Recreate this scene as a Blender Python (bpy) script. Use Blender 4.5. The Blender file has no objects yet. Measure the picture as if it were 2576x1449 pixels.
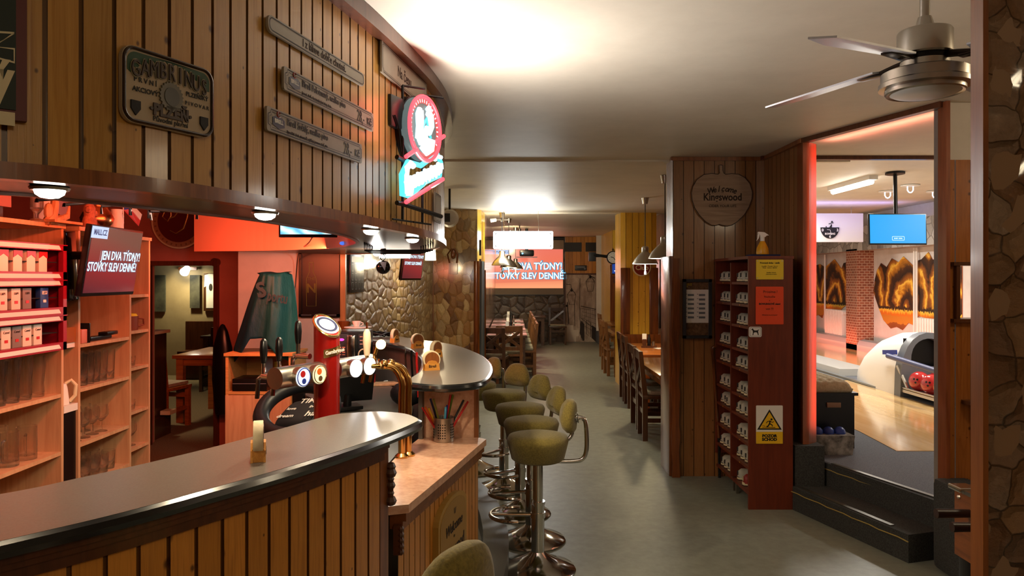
import bpy, bmesh, math, random
from mathutils import Vector, Matrix
random.seed(7)
SC = bpy.context.scene
COL = SC.collection
R = math.radians
PI = math.pi

# ---------------------------------------------------------------- camera, world, exposure
EYE, HOR, FPX = 1.6, 700.0, 1860.0
cam = bpy.data.objects.new('camera', bpy.data.cameras.new('camera'))
COL.objects.link(cam)
cam.location = (0, 0, EYE)
cam.rotation_euler = (R(90), 0, 0)
cam.data.sensor_width = 36
cam.data.lens = 36 * FPX / 2576
cam.data.shift_y = -24.5 / 2576
cam.data.clip_start = 0.05
SC.camera = cam
wd = bpy.data.worlds.new('world')
SC.world = wd
wd.use_nodes = True
wd.node_tree.nodes['Background'].inputs[0].default_value = (1.0, .86, .68, 1)
wd.node_tree.nodes['Background'].inputs[1].default_value = .06
SC.view_settings.view_transform = 'Standard'
SC.view_settings.look = 'None'
SC.view_settings.exposure = 0.5
SC.view_settings.gamma = 1
SC.view_settings.use_curve_mapping = False
try:
    SC.cycles.max_bounces = 10
    SC.cycles.transparent_max_bounces = 16
    SC.cycles.sample_clamp_indirect = 4
except Exception:
    pass

def light(kind, name, loc, energy, col=(1, 1, 1), size=.05, rot=None, parent=None, sy=None, spot=None, blend=.5, target=None):
    d = bpy.data.lights.new(name, kind)
    d.energy = energy
    d.color = col
    if kind == 'AREA':
        d.size = size
        if sy:
            d.shape = 'RECTANGLE'
            d.size_y = sy
    else:
        d.shadow_soft_size = size
    if kind == 'SPOT':
        d.spot_size = R(spot or 120)
        d.spot_blend = blend
    o = bpy.data.objects.new(name, d)
    COL.objects.link(o)
    o.location = loc
    if rot:
        o.rotation_euler = rot
    if target is not None:
        o.rotation_euler = (Vector(target) - Vector(loc)).to_track_quat('-Z', 'Y').to_euler()
    if parent:
        o.parent = parent
    return o

WARM, WHITE, COOL = (1, .80, .52), (1, .95, .86), (.82, .92, 1)
RED = (1, .12, .045)
# area lights where LED strips would sit; pink and white ones added as fill
light('AREA', 'bar_led_light', (-1.3, 2.9, 2.02), 18, (1, .14, .05), .06, sy=1.6, rot=(0, R(88), 0))
light('AREA', 'bar_pink_light', (-1.22, 3.0, 1.84), 4.5, (1, .5, .36), .06, sy=1.6, rot=(0, R(62), 0))
light('AREA', 'bar_wall_led_light', (-1.75, 4.6, 2.05), 2.6, (1, .22, .1), 1.0, sy=.06, rot=(R(84), 0, R(8)))
light('AREA', 'bar_wall_low_led_light', (-1.7, 4.75, 1.78), 19, (1, .16, .06), 1.0, sy=.05, rot=(R(80), 0, R(8)))
light('AREA', 'bar_wall_white_light', (-1.35, 4.3, 1.78), .9, (.92, .9, 1), .6, sy=.05, rot=(R(60), 0, R(12)))
l_ = light('AREA', 'doorway_led_light', (2.53, 4.29, 1.55), 2.2, (1, .07, .01), .04, sy=2.0)
l_.rotation_euler = (R(90), 0, math.atan2(5.21 - 4.29, 2.135 - 2.53) - R(90))
l_.data.spread = R(10)
light('AREA', 'soffit_led_light', (2.42, 4.75, 2.5), 1.5, (1, .3, .2), .04, sy=1.1, rot=(0, R(200), R(17)))
light('AREA', 'lane_wall_led_light', (5.85, 12.3, .42), 15, (1, .22, .13), .08, sy=5.5, rot=(0, R(-115), 0))
light('AREA', 'lane_ceiling_led_light', (4.9, 11.3, 2.45), 6, (.35, .35, 1), 2.0, sy=.1, rot=(R(150), 0, 0))

# ---------------------------------------------------------------- helpers
def V(px, py, Y):                       # point seen at a pixel, at depth Y
    return Vector(((px - 1288) / FPX * Y, Y, EYE + (HOR - py) / FPX * Y))
def G(px, py, z):                       # point seen at a pixel, at height z
    return V(px, py, (EYE - z) * FPX / (py - HOR))
def lin(c):
    return c / 12.92 if c <= .04045 else ((c + .055) / 1.055) ** 2.4
def H(h, a=1):
    return tuple(lin(((h >> s) & 255) / 255) for s in (16, 8, 0)) + (a,)

def spline(pts, n=10, closed=False):
    out = []
    P = [Vector(p) for p in pts]
    m = len(P)
    for i in range(m if closed else m - 1):
        a, b = P[i], P[(i + 1) % m]
        p0 = P[i - 1] if (i > 0 or closed) else a * 2 - b
        p3 = P[(i + 2) % m] if (i + 2 < m or closed) else b * 2 - a
        for k in range(n):
            t = k / n
            out.append(.5 * (2 * a + (b - p0) * t + (2 * p0 - 5 * a + 4 * b - p3) * t * t + (3 * a - p0 - 3 * b + p3) * t ** 3))
    if not closed:
        out.append(P[-1])
    return out

class MB:
    def __init__(s):
        s.bm = bmesh.new()
        s.uv = s.bm.loops.layers.uv.new('UVMap')
    def face(s, vs, uvs=None):
        try:
            f = s.bm.faces.new(vs)
        except ValueError:
            return None
        if uvs:
            for l, u in zip(f.loops, uvs):
                l[s.uv].uv = u
        return f
    def poly(s, pts, uvs=None):
        return s.face([s.bm.verts.new(p) for p in pts], uvs)
    def box(s, c, d, rz=0, rx=0, ry=0, bev=0, taper=None):
        M = Matrix.Translation(c) @ Matrix.Rotation(rz, 4, 'Z') @ Matrix.Rotation(ry, 4, 'Y') @ Matrix.Rotation(rx, 4, 'X')
        v = []
        for z in (-1, 1):
            for x, y in ((-1, -1), (1, -1), (1, 1), (-1, 1)):
                t = taper if (taper and z > 0) else 1
                v.append(s.bm.verts.new(M @ Vector((x * d[0] / 2 * t, y * d[1] / 2 * t, z * d[2] / 2))))
        fs = [s.face([v[i] for i in q]) for q in ((3, 2, 1, 0), (4, 5, 6, 7), (0, 1, 5, 4), (1, 2, 6, 5), (2, 3, 7, 6), (3, 0, 4, 7))]
        if bev:
            es = list({e for f in fs for e in f.edges})
            bmesh.ops.bevel(s.bm, geom=es, offset=bev, segments=2, affect='EDGES', profile=.6)
        return s
    def cyl(s, p0, p1, r0, r1=None, n=16, caps=True):
        r1 = r0 if r1 is None else r1
        p0, p1 = Vector(p0), Vector(p1)
        q = (p1 - p0).to_track_quat('Z', 'Y')
        A = [s.bm.verts.new(p0 + q @ Vector((math.cos(2 * PI * i / n) * r0, math.sin(2 * PI * i / n) * r0, 0))) for i in range(n)]
        B = [s.bm.verts.new(p1 + q @ Vector((math.cos(2 * PI * i / n) * r1, math.sin(2 * PI * i / n) * r1, 0))) for i in range(n)]
        for i in range(n):
            s.face([A[i], A[(i + 1) % n], B[(i + 1) % n], B[i]])
        if caps:
            s.face(A[::-1])
            s.face(B)
        return s
    def tube(s, pts, r, n=8, closed=False, caps=True):
        P = [Vector(p) for p in pts]
        m = len(P)
        rr = r if isinstance(r, (list, tuple)) else [r] * m
        rings = []
        up = None
        for i in range(m):
            if closed:
                t = P[(i + 1) % m] - P[i - 1]
            else:
                t = P[min(i + 1, m - 1)] - P[max(i - 1, 0)]
            t.normalize()
            if up is None:
                up = Vector((0, 0, 1)) if abs(t.z) < .9 else Vector((1, 0, 0))
            x = up.cross(t)
            if x.length < 1e-6:
                x = Vector((1, 0, 0)).cross(t)
            x.normalize()
            up = t.cross(x)
            rings.append([s.bm.verts.new(P[i] + (x * math.cos(2 * PI * k / n) + up * math.sin(2 * PI * k / n)) * rr[i]) for k in range(n)])
        for i in range(m if closed else m - 1):
            A, B = rings[i], rings[(i + 1) % m]
            for k in range(n):
                s.face([A[k], A[(k + 1) % n], B[(k + 1) % n], B[k]])
        if caps and not closed:
            s.face(rings[0][::-1])
            s.face(rings[-1])
        return s
    def lathe(s, prof, n=24, c=(0, 0, 0), M=None, sx=1, sy=1):
        c = Vector(c)
        prev = None
        for (r, z) in prof:
            if r <= 1e-6:
                p = Vector((0, 0, z))
                ring = [s.bm.verts.new(c + (M @ p if M else p))]
            else:
                ring = []
                for i in range(n):
                    p = Vector((math.cos(2 * PI * i / n) * r * sx, math.sin(2 * PI * i / n) * r * sy, z))
                    ring.append(s.bm.verts.new(c + (M @ p if M else p)))
            if prev:
                if len(prev) == 1 and len(ring) > 1:
                    for i in range(n):
                        s.face([prev[0], ring[(i + 1) % n], ring[i]])
                elif len(ring) == 1 and len(prev) > 1:
                    for i in range(n):
                        s.face([prev[i], prev[(i + 1) % n], ring[0]])
                elif len(ring) > 1:
                    for i in range(n):
                        s.face([prev[i], prev[(i + 1) % n], ring[(i + 1) % n], ring[i]])
            prev = ring
        return s
    def sph(s, c, r, n=16, sc=(1, 1, 1), M=None):
        k = n // 2
        prof = [(math.sin(PI * i / k) * r, -math.cos(PI * i / k) * r) for i in range(k + 1)]
        prof[0] = (0, -r)
        prof[-1] = (0, r)
        M2 = Matrix.Diagonal(sc)
        return s.lathe(prof, n, c, (M @ M2) if M else M2)
    def prism(s, pol, a, b, plane='xz'):
        def P(u, v, w):
            return (u, w, v) if plane == 'xz' else (u, v, w)
        A = [s.bm.verts.new(P(u, v, a)) for u, v in pol]
        B = [s.bm.verts.new(P(u, v, b)) for u, v in pol]
        n = len(pol)
        s.face(A)
        s.face(B[::-1])
        for i in range(n):
            s.face([A[i], B[i], B[(i + 1) % n], A[(i + 1) % n]])
        return s
    def ribbon(s, pts, w, y=0, closed=False, d=.0008):       # a drawn line in the xz plane
        P = [Vector((p[0], p[1])) for p in pts]
        m = len(P)
        L, Rr = [], []
        for i in range(m):
            t = (P[(i + 1) % m] - P[i - 1]) if closed else (P[min(i + 1, m - 1)] - P[max(i - 1, 0)])
            if t.length < 1e-9:
                t = Vector((1, 0))
            t.normalize()
            nrm = Vector((-t.y, t.x)) * w / 2
            a, b = P[i] + nrm, P[i] - nrm
            L.append(s.bm.verts.new((a.x, y - d, a.y)))
            Rr.append(s.bm.verts.new((b.x, y - d, b.y)))
        for i in range(m if closed else m - 1):
            j = (i + 1) % m
            s.face([L[i], L[j], Rr[j], Rr[i]])
        return s
    def quad(s, o, u, v, lu=None, lv=None, uo=0, vo=0):         # rectangle with a uv in metres
        o, u, v = Vector(o), Vector(u), Vector(v)
        lu = lu or u.length
        lv = lv or v.length
        return s.poly([o, o + u, o + u + v, o + v], [(uo, vo), (uo + lu, vo), (uo + lu, vo + lv), (uo, vo + lv)])
    def build(s, name, m, parent=None, smooth=True, ang=35, fixn=True, loc=None):
        if fixn:
            bmesh.ops.recalc_face_normals(s.bm, faces=s.bm.faces)
        me = bpy.data.meshes.new(name)
        s.bm.to_mesh(me)
        s.bm.free()
        if smooth:
            me.polygons.foreach_set('use_smooth', [True] * len(me.polygons))
            try:
                me.set_sharp_from_angle(angle=R(ang))
            except Exception:
                pass
        o = bpy.data.objects.new(name, me)
        COL.objects.link(o)
        if m:
            me.materials.append(m)
        if parent:
            o.parent = parent
        if loc:
            o.location = loc
        return o

def tag(o, label=None, cat=None, group=None, kind=None):
    if label: o['label'] = label
    if cat: o['category'] = cat
    if group: o['group'] = group
    if kind: o['kind'] = kind
    return o
def thing(name, label, cat, loc=(0, 0, 0), rz=0, group=None):
    o = bpy.data.objects.new(name, None)
    COL.objects.link(o)
    o.empty_display_size = .05
    o.location = loc
    o.rotation_euler = (0, 0, rz)
    return tag(o, label, cat, group)
def struct(o):
    o['kind'] = 'structure'
    return o
def kids(o):
    return [c for c in KID.get(o.name, [])]
KID = {}
def dup(root, loc, rz=0, label=None, group=None, scale=None):
    if root.name not in KID:
        KID[root.name] = list(root.children)
        for c in KID[root.name]:
            KID[c.name] = list(c.children)
    r = root.copy()
    COL.objects.link(r)
    r.location = loc
    r.rotation_euler = (0, 0, rz)
    if scale: r.scale = scale
    if label: r['label'] = label
    if group: r['group'] = group
    for ch in KID[root.name]:
        c = ch.copy()
        COL.objects.link(c)
        c.parent = r
        for g in KID.get(ch.name, []):
            d = g.copy()
            COL.objects.link(d)
            d.parent = c
    return r
def text(body, size, m, parent, x=0, z=0, y=-.002, align='CENTER', bold=0, sx=1, shear=0, rot=0, ext=.0004, name='lettering', sp=1, line=1):
    d = bpy.data.curves.new(name, 'FONT')
    d.body = body
    d.size = size
    d.align_x = align
    d.align_y = 'CENTER'
    d.offset = bold * size
    d.extrude = ext
    d.resolution_u = 3
    d.shear = shear
    d.space_character = sp
    d.space_line = line
    d.materials.append(m)
    o = bpy.data.objects.new(name, d)
    COL.objects.link(o)
    o.rotation_euler = (R(90), rot, 0)
    o.scale = (sx, 1, 1)
    o.location = (x, y, z)
    o.parent = parent
    TEXTS.append(o)
    return o
TEXTS = []
def flush_texts():                     # letters become plain meshes
    bpy.context.view_layer.update()
    dg = bpy.context.evaluated_depsgraph_get()
    for o in TEXTS:
        me = bpy.data.meshes.new_from_object(o.evaluated_get(dg), depsgraph=dg)
        n, par, ml, dat = o.name.split('.')[0], o.parent, o.matrix_basis.copy(), o.data
        bpy.data.objects.remove(o)
        bpy.data.curves.remove(dat)
        q = bpy.data.objects.new(n, me)
        COL.objects.link(q)
        q.parent = par
        q.matrix_basis = ml
    TEXTS.clear()
def rrect(w, h, r, n=5, cx=0, cz=0):
    out = []
    for (sx, sz, a0) in ((1, 1, 0), (-1, 1, 90), (-1, -1, 180), (1, -1, 270)):
        for k in range(n + 1):
            a = R(a0 + 90 * k / n)
            out.append((cx + sx * (w / 2 - r) + math.cos(a) * r, cz + sz * (h / 2 - r) + math.sin(a) * r))
    return out
def ell(rx, rz, n=32, cx=0, cz=0):
    return [(cx + math.cos(2 * PI * i / n) * rx, cz + math.sin(2 * PI * i / n) * rz) for i in range(n)]
ORD = ['first', 'second', 'third', 'fourth', 'fifth', 'sixth', 'seventh', 'eighth', 'ninth', 'tenth', 'eleventh', 'twelfth']

# ---------------------------------------------------------------- materials
MATS = {}
def mk(name, col, rough=.5, metal=0, coat=0, emit=None, es=0, trans=0, spec=.5, sheen=0, ior=1.45):
    m = bpy.data.materials.new(name)
    m.use_nodes = True
    b = m.node_tree.nodes['Principled BSDF']
    b.inputs['Base Color'].default_value = H(col) if isinstance(col, int) else tuple(col) + (1,)
    b.inputs['Roughness'].default_value = rough
    b.inputs['Metallic'].default_value = metal
    b.inputs['Coat Weight'].default_value = coat
    b.inputs['Coat Roughness'].default_value = .12
    b.inputs['Specular IOR Level'].default_value = spec
    b.inputs['Transmission Weight'].default_value = trans
    b.inputs['IOR'].default_value = ior
    b.inputs['Sheen Weight'].default_value = sheen
    if emit is not None:
        b.inputs['Emission Color'].default_value = H(emit) if isinstance(emit, int) else tuple(emit) + (1,)
        b.inputs['Emission Strength'].default_value = es
    MATS[name] = m
    return m
class NT:
    def __init__(s, m):
        s.m = m
        s.t = m.node_tree
        s.b = s.t.nodes['Principled BSDF']
    def n(s, typ, **kw):
        nd = s.t.nodes.new(typ)
        for k, v in kw.items():
            if k.startswith('i_'):
                key = k[2:].replace('_', ' ')
                nd.inputs[int(key) if key.isdigit() else key].default_value = v
            else:
                setattr(nd, k, v)
        return nd
    def l(s, a, b):
        s.t.links.new(a, b)
    def math(s, op, a, b=None, clamp=False):
        nd = s.n('ShaderNodeMath', operation=op, use_clamp=clamp)
        for i, x in enumerate((a, b)):
            if x is None: continue
            if isinstance(x, (int, float)): nd.inputs[i].default_value = x
            else: s.l(x, nd.inputs[i])
        return nd.outputs[0]
    def ramp(s, fac, stops, interp='LINEAR'):
        nd = s.n('ShaderNodeValToRGB')
        cr = nd.color_ramp
        cr.interpolation = interp
        while len(cr.elements) < len(stops):
            cr.elements.new(.5)
        for e, (p, c) in zip(cr.elements, stops):
            e.position = p
            e.color = H(c) if isinstance(c, int) else tuple(c) + (1,)
        s.l(fac, nd.inputs[0])
        return nd.outputs[0]
    def mix(s, a, b, f, mode='MIX'):
        nd = s.n('ShaderNodeMix', data_type='RGBA', blend_type=mode)
        for k, x in ((0, f), (6, a), (7, b)):
            if isinstance(x, (int, float)) and k == 0: nd.inputs[0].default_value = x
            elif isinstance(x, int): nd.inputs[k].default_value = H(x)
            else: s.l(x, nd.inputs[k])
        return nd.outputs[2]
    def coord(s, kind='Object', scale=(1, 1, 1), rot=(0, 0, 0), loc=(0, 0, 0)):
        tc = s.n('ShaderNodeTexCoord')
        mp = s.n('ShaderNodeMapping')
        mp.inputs['Scale'].default_value = scale
        mp.inputs['Rotation'].default_value = rot
        mp.inputs['Location'].default_value = loc
        s.l(tc.outputs[kind], mp.inputs[0])
        return mp.outputs[0]
    def noise(s, vec, scale=5, detail=4, rough=.55, dist=0):
        nd = s.n('ShaderNodeTexNoise')
        nd.inputs['Scale'].default_value = scale
        nd.inputs['Detail'].default_value = detail
        nd.inputs['Roughness'].default_value = rough
        nd.inputs['Distortion'].default_value = dist
        s.l(vec, nd.inputs['Vector'])
        return nd.outputs['Fac']
    def bump(s, h, strength=.3, dist=.01):
        nd = s.n('ShaderNodeBump')
        nd.inputs['Strength'].default_value = strength
        nd.inputs['Distance'].default_value = dist
        s.l(h, nd.inputs['Height'])
        s.l(nd.outputs[0], s.b.inputs['Normal'])
    def base(s, c):
        s.l(c, s.b.inputs['Base Color'])

def pine(name, light_c, mid_c, dark_c, rough=.34, coat=.25, var=.25):
    m = mk(name, light_c, rough, coat=coat)
    q = NT(m)
    tc = q.n('ShaderNodeTexCoord')
    sp = q.n('ShaderNodeSeparateXYZ')
    q.l(tc.outputs['UV'], sp.inputs[0])
    u, v = sp.outputs[0], sp.outputs[1]
    fl = q.math('FLOOR', u)
    wn = q.n('ShaderNodeTexWhiteNoise', noise_dimensions='1D')
    q.l(fl, wn.inputs['W'])
    rnd = wn.outputs['Value']
    cb = q.n('ShaderNodeCombineXYZ')
    q.l(q.math('MULTIPLY', u, 1.6), cb.inputs[0])
    q.l(q.math('ADD', q.math('MULTIPLY', v, .9), q.math('MULTIPLY', rnd, 40)), cb.inputs[1])
    q.l(q.math('MULTIPLY', rnd, 17), cb.inputs[2])
    g = q.noise(cb.outputs[0], 4, 5, .6, .6)
    c = q.ramp(g, [(.3, mid_c), (.55, light_c), (.75, mid_c)])
    kb = q.n('ShaderNodeCombineXYZ')
    q.l(u, kb.inputs[0])
    q.l(q.math('ADD', q.math('MULTIPLY', v, 11), q.math('MULTIPLY', rnd, 9)), kb.inputs[1])
    vo = q.n('ShaderNodeTexVoronoi', voronoi_dimensions='2D')
    vo.inputs['Scale'].default_value = 1
    q.l(kb.outputs[0], vo.inputs['Vector'])
    vs = q.n('ShaderNodeSeparateColor')
    q.l(vo.outputs['Color'], vs.inputs[0])
    size = q.math('MULTIPLY', q.math('MAXIMUM', q.math('SUBTRACT', vs.outputs[0], .68), 0), .55)
    d = q.math('DIVIDE', vo.outputs['Distance'], q.math('MAXIMUM', size, .001))
    k = q.ramp(d, [(.35, (1, 1, 1)), (1, (0, 0, 0))])
    c = q.mix(c, dark_c, q.math('MULTIPLY', k, .85))
    c = q.mix(c, dark_c, q.math('MULTIPLY', q.math('GREATER_THAN', q.math('FRACT', u), .981), .8))  # stained seams, also darkened in the colour to deepen the groove shade
    bright = q.math('ADD', q.math('MULTIPLY', rnd, var), 1 - var / 2)
    hs = q.n('ShaderNodeHueSaturation')
    q.l(bright, hs.inputs['Value'])
    q.l(c, hs.inputs['Color'])
    q.base(hs.outputs[0])
    q.bump(g, .12, .004)
    return m
def wood(name, a, b, rough=.4, coat=.2, axis=2, sc=1.0, bump=.1):
    m = mk(name, a, rough, coat=coat)
    q = NT(m)
    s = [14 * sc] * 3
    s[axis] = 1.1 * sc
    vec = q.coord('Object', s)
    g = q.noise(vec, 2.2, 5, .6, .8)
    q.base(q.ramp(g, [(.32, b), (.62, a)]))
    q.bump(g, bump, .004)
    return m
def stone(name, cols, mortar, scale, rough=.3, coat=.5, bump=.6, edge=.05, dist=.25, stretch=1.0, wob=.35):
    m = mk(name, cols[0], rough, coat=coat)
    q = NT(m)
    vec = q.coord('UV', (1, stretch, 1))
    nz = q.n('ShaderNodeTexNoise')
    nz.inputs['Scale'].default_value = scale * .8
    q.l(vec, nz.inputs['Vector'])
    mx = q.n('ShaderNodeVectorMath', operation='SCALE')
    mx.inputs['Scale'].default_value = wob / scale
    q.l(nz.outputs['Color'], mx.inputs[0])
    ad = q.n('ShaderNodeVectorMath', operation='ADD')
    q.l(vec, ad.inputs[0])
    q.l(mx.outputs[0], ad.inputs[1])
    def vor(feat):
        v = q.n('ShaderNodeTexVoronoi', voronoi_dimensions='2D', feature=feat)
        v.inputs['Scale'].default_value = scale
        v.inputs['Randomness'].default_value = .85
        q.l(ad.outputs[0], v.inputs['Vector'])
        return v
    f1, de = vor('F1'), vor('DISTANCE_TO_EDGE')
    sc_ = q.n('ShaderNodeSeparateColor')
    q.l(f1.outputs['Color'], sc_.inputs[0])
    n = len(cols)
    c = q.ramp(sc_.outputs[0], [(i / max(1, n - 1), cc) for i, cc in enumerate(cols)])
    fine = q.noise(vec, scale * 5, 6, .65)
    c = q.mix(c, 0x3a2a1a, q.math('MULTIPLY', q.math('SUBTRACT', 1, fine), .45), 'MULTIPLY')
    e = q.ramp(de.outputs['Distance'], [(edge * .3, (0, 0, 0)), (edge, (1, 1, 1))])
    q.base(q.mix(mortar, c, e))
    hgt = q.math('ADD', q.math('MULTIPLY', q.math('MINIMUM', de.outputs['Distance'], .22), 3.2), q.math('MULTIPLY', fine, .5))
    q.bump(hgt, bump, .02)
    return m
def noisy(name, a, b, scale, rough=.8, bump=0, bd=.004, coat=0, detail=6, kind='Object', spec=.5, stretch=(1, 1, 1), sheen=0):
    m = mk(name, a, rough, coat=coat, spec=spec, sheen=sheen)
    q = NT(m)
    g = q.noise(q.coord(kind, stretch), scale, detail, .65)
    q.base(q.ramp(g, [(.35, b), (.65, a)]))
    if bump:
        q.bump(g, bump, bd)
    return m
def brick(name, a, b, mortar, scale, kind='UV'):
    m = mk(name, a, .8)
    q = NT(m)
    bt = q.n('ShaderNodeTexBrick')
    bt.inputs['Color1'].default_value = H(a)
    bt.inputs['Color2'].default_value = H(b)
    bt.inputs['Mortar'].default_value = H(mortar)
    bt.inputs['Scale'].default_value = scale
    bt.inputs['Mortar Size'].default_value = .03
    q.l(q.coord(kind), bt.inputs['Vector'])
    q.base(bt.outputs['Color'])
    return m
def glow(name, col, es):
    return mk(name, (0, 0, 0), .5, emit=col, es=es)

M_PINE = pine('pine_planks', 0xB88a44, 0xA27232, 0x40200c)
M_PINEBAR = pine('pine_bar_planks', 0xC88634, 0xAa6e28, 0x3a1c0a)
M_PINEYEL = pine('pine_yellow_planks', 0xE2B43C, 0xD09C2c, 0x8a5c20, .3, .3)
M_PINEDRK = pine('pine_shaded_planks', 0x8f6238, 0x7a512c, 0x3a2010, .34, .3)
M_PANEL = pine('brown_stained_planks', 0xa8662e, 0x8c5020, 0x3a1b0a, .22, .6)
M_TRIM = wood('trim_wood', 0x8a5228, 0x6a3a1a, .35, .3)
M_TRIMDK = wood('dark_trim_wood', 0x5a3018, 0x45230f, .35, .3)
M_TRIMLT = wood('light_trim_wood', 0xB9854e, 0xa2703c, .4, .2)
M_BARK = wood('bark_edge_wood', 0x7d4218, 0x4a220b, .25, .6, 2, .6, .35)
M_CHAIR = wood('chair_wood', 0x7a4f28, 0x5c3818, .35, .3)
M_CHAIRDK = wood('dark_chair_wood', 0x4a2c16, 0x331c0d, .32, .4)
M_TABLE = wood('table_wood', 0x8a5a2c, 0x6a401c, .22, .5, 1)
M_TABLEDK = wood('dark_table_wood', 0x5c4030, 0x44302a, .25, .4, 1)
M_TABLERED = wood('orange_table_wood', 0xB0662c, 0x8a4a1c, .32, .3, 0)
M_BEECH = wood('beech_board', 0xCFA57c, 0xbd9068, .5, .1)
M_DISPLAYW = wood('plywood', 0xC69a5c, 0xb08448, .5, .1, 0, 2)
M_MAHOG = wood('mahogany_board', 0x6e2c16, 0x5c2210, .45, .1)
M_OAKSIGN = wood('oak_sign', 0xA58a70, 0x8c725a, .55, 0, 0)
M_STONE_GLOSS = stone('lacquered_stone', [0x8a6a40, 0xc0a270, 0xa08050, 0xd8c090, 0x70542f, 0xab8a5a], 0x4a3820, 5.2, .16, .9, .9, .06, stretch=1.9, wob=.5)
M_STONE_BIG = stone('flagstone', [0x8a5c2c, 0xc8a060, 0x9a6a34, 0xdcc088, 0x6a4522, 0xb88848, 0x7a5a3a], 0x7a5a34, 11, .28, .6, .7, .025, stretch=.62, wob=.7)
M_STONE_DARK = stone('dark_stone', [0x5a4334, 0x7a6048, 0x4a372b, 0x8a7258, 0x64503c], 0x33271e, 5, .22, .8, .7, .05)
M_STONE_COL = stone('polished_rubble', [0x8a6444, 0x9c7a58, 0x744e34, 0xa89078, 0x86603e], 0x4a3422, 13, .16, 1, 1.0, .04, wob=.8)
M_STONE_PALE = stone('pale_stone', [0xb8b4ac, 0x9a968e, 0xd0ccc4, 0x8a8680], 0x6a665f, 6, .7, 0, .4, .05)
M_CEIL = noisy('ceiling_paint', 0xE2D8C4, 0xD8CEBA, 3, .5, .05, .01)
M_CEILB = noisy('lane_ceiling_paint', 0xDCD2C4, 0xd2c8ba, 3, .6)
M_WHITE = noisy('white_paint', 0xD8CFC4, 0xcdc4b9, 4, .7)
M_REDWALL = noisy('red_wall_paint', 0xB06A5C, 0xa46054, 4, .7)
M_BEIGE = noisy('beige_wall_paint', 0x9a8a68, 0x8f7f5e, 4, .8)
M_FLOOR = noisy('floor_vinyl', 0x84877b, 0x74776c, 14, .42, .03, .002, detail=8)
M_CARPET = noisy('grey_carpet', 0x6d7078, 0x474a52, 160, .95, .4, .004)
M_CARPETDK = noisy('black_carpet', 0x444442, 0x242424, 140, .95, .5, .004)
M_CARPETTAN = noisy('tan_carpet', 0x8a7a5c, 0x6a5c44, 90, .95, .3, .004)
M_LANE = wood('lane_maple', 0xE2BE84, 0xd0a668, .12, .6, 1, .35, 0)
M_LAM = noisy('grey_laminate', 0x655f58, 0x58524c, 220, .3, 0, coat=0, detail=3)
M_LAMDK = noisy('dark_laminate', 0x565650, 0x4a4a45, 200, .35)
M_BLACKEDGE = mk('black_edging', 0x101214, .22, coat=.4)
M_UNDER = noisy('brown_laminate', 0x4a3828, 0x3c2c1e, 60, .34, coat=.1)
M_MARBLE = noisy('pink_marble', 0xe8c0a4, 0xcf9a7c, 34, .28, coat=.3, detail=10)
M_CHROME = mk('chrome', 0xd8d8d6, .12, 1)
M_STEEL = mk('brushed_steel', 0xb8b2a8, .3, 1)
M_BRASS = mk('brass', 0xc89a58, .18, 1)
M_GOLD = mk('gold_rim', 0xd8b878, .25, 1)
M_COPPER = mk('copper', 0xc87848, .25, 1)
M_BLACK = mk('black_plastic', 0x0c0c0e, .3)
M_BLACKM = mk('black_metal', 0x101012, .4, .3)
M_DARK = mk('dark_void', 0x060505, .8)
M_WHITEP = mk('white_plastic', 0xe4e0da, .4)
M_INK = mk('black_ink', 0x14110e, .6)
M_INKBR = mk('brown_ink', 0x2e1d10, .7)
M_PAPER = mk('white_paper', 0xe0dcd6, .7)
M_PLATE = noisy('grey_sign_plate', 0x8f8674, 0x857c6b, 8, .45)
M_GREEN = noisy('olive_stool_fabric', 0x8a7c3a, 0x6a5e2a, 120, .95, .5, .004, sheen=.3)
M_GREY = mk('grey_plastic', 0x6a6e74, .4)
M_DKGREY = mk('dark_grey_plastic', 0x2c2e32, .4)
M_GLASS = mk('clear_glass', 0xffffff, .02, trans=1, ior=1.45)
q = NT(M_GLASS)
tr_ = q.n('ShaderNodeBsdfTransparent')
mx_ = q.n('ShaderNodeMixShader')
mx_.inputs[0].default_value = .28
q.l(q.b.outputs[0], mx_.inputs[1])
q.l(tr_.outputs[0], mx_.inputs[2])
q.l(mx_.outputs[0], [n_ for n_ in q.t.nodes if n_.type == 'OUTPUT_MATERIAL'][0].inputs[0])
M_RED = mk('red_plastic', 0xb01818, .4)
M_RUBY = mk('red_enamel', 0x8c100c, .28, coat=.5)
M_REDPAPER = mk('orange_red_paper', 0xe0481c, .6)
M_YELPAPER = mk('yellow_paper', 0xe0c028, .5)
M_YELLOW = mk('yellow_sign', 0xe8b81a, .5)
M_BLUE = mk('blue_plastic', 0x243a9a, .4)
M_BLUEDK = mk('navy_fabric', 0x16204a, .8)
M_ORANGE = mk('orange_plastic', 0xe06a1c, .4)
M_LEATHER = mk('black_leather', 0x15171c, .42)
M_CREAM = mk('cream', 0xd8cda8, .6)
M_LAMPON = glow('lamp_glow', (1, .93, .78), 14)
M_TUBEON = glow('tube_glow', (.95, 1, .96), 7)
M_SIGNON = glow('lightbox_glow', (.97, 1, .98), 4.5)
M_NEONRED = glow('red_neon', (1, .05, .07), 2.2)
M_NEONWHITE = glow('white_neon', (.62, .95, 1), 1.5)
M_NEONCYAN = glow('cyan_neon', (.08, .62, .8), 1.2)
M_SCRWHITE = glow('screen_white', (.72, .92, 1), 1.0)
M_SCRBLUEINK = glow('screen_navy', (.02, .06, .2), .5)
M_SCRTAG = glow('screen_tag', (.55, .68, 1), .75)
M_TVBLUE = glow('tv_blue', (0, .36, .85), .8)
M_TVICE = mk('tv_ice', (0, 0, 0), .3)
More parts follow.
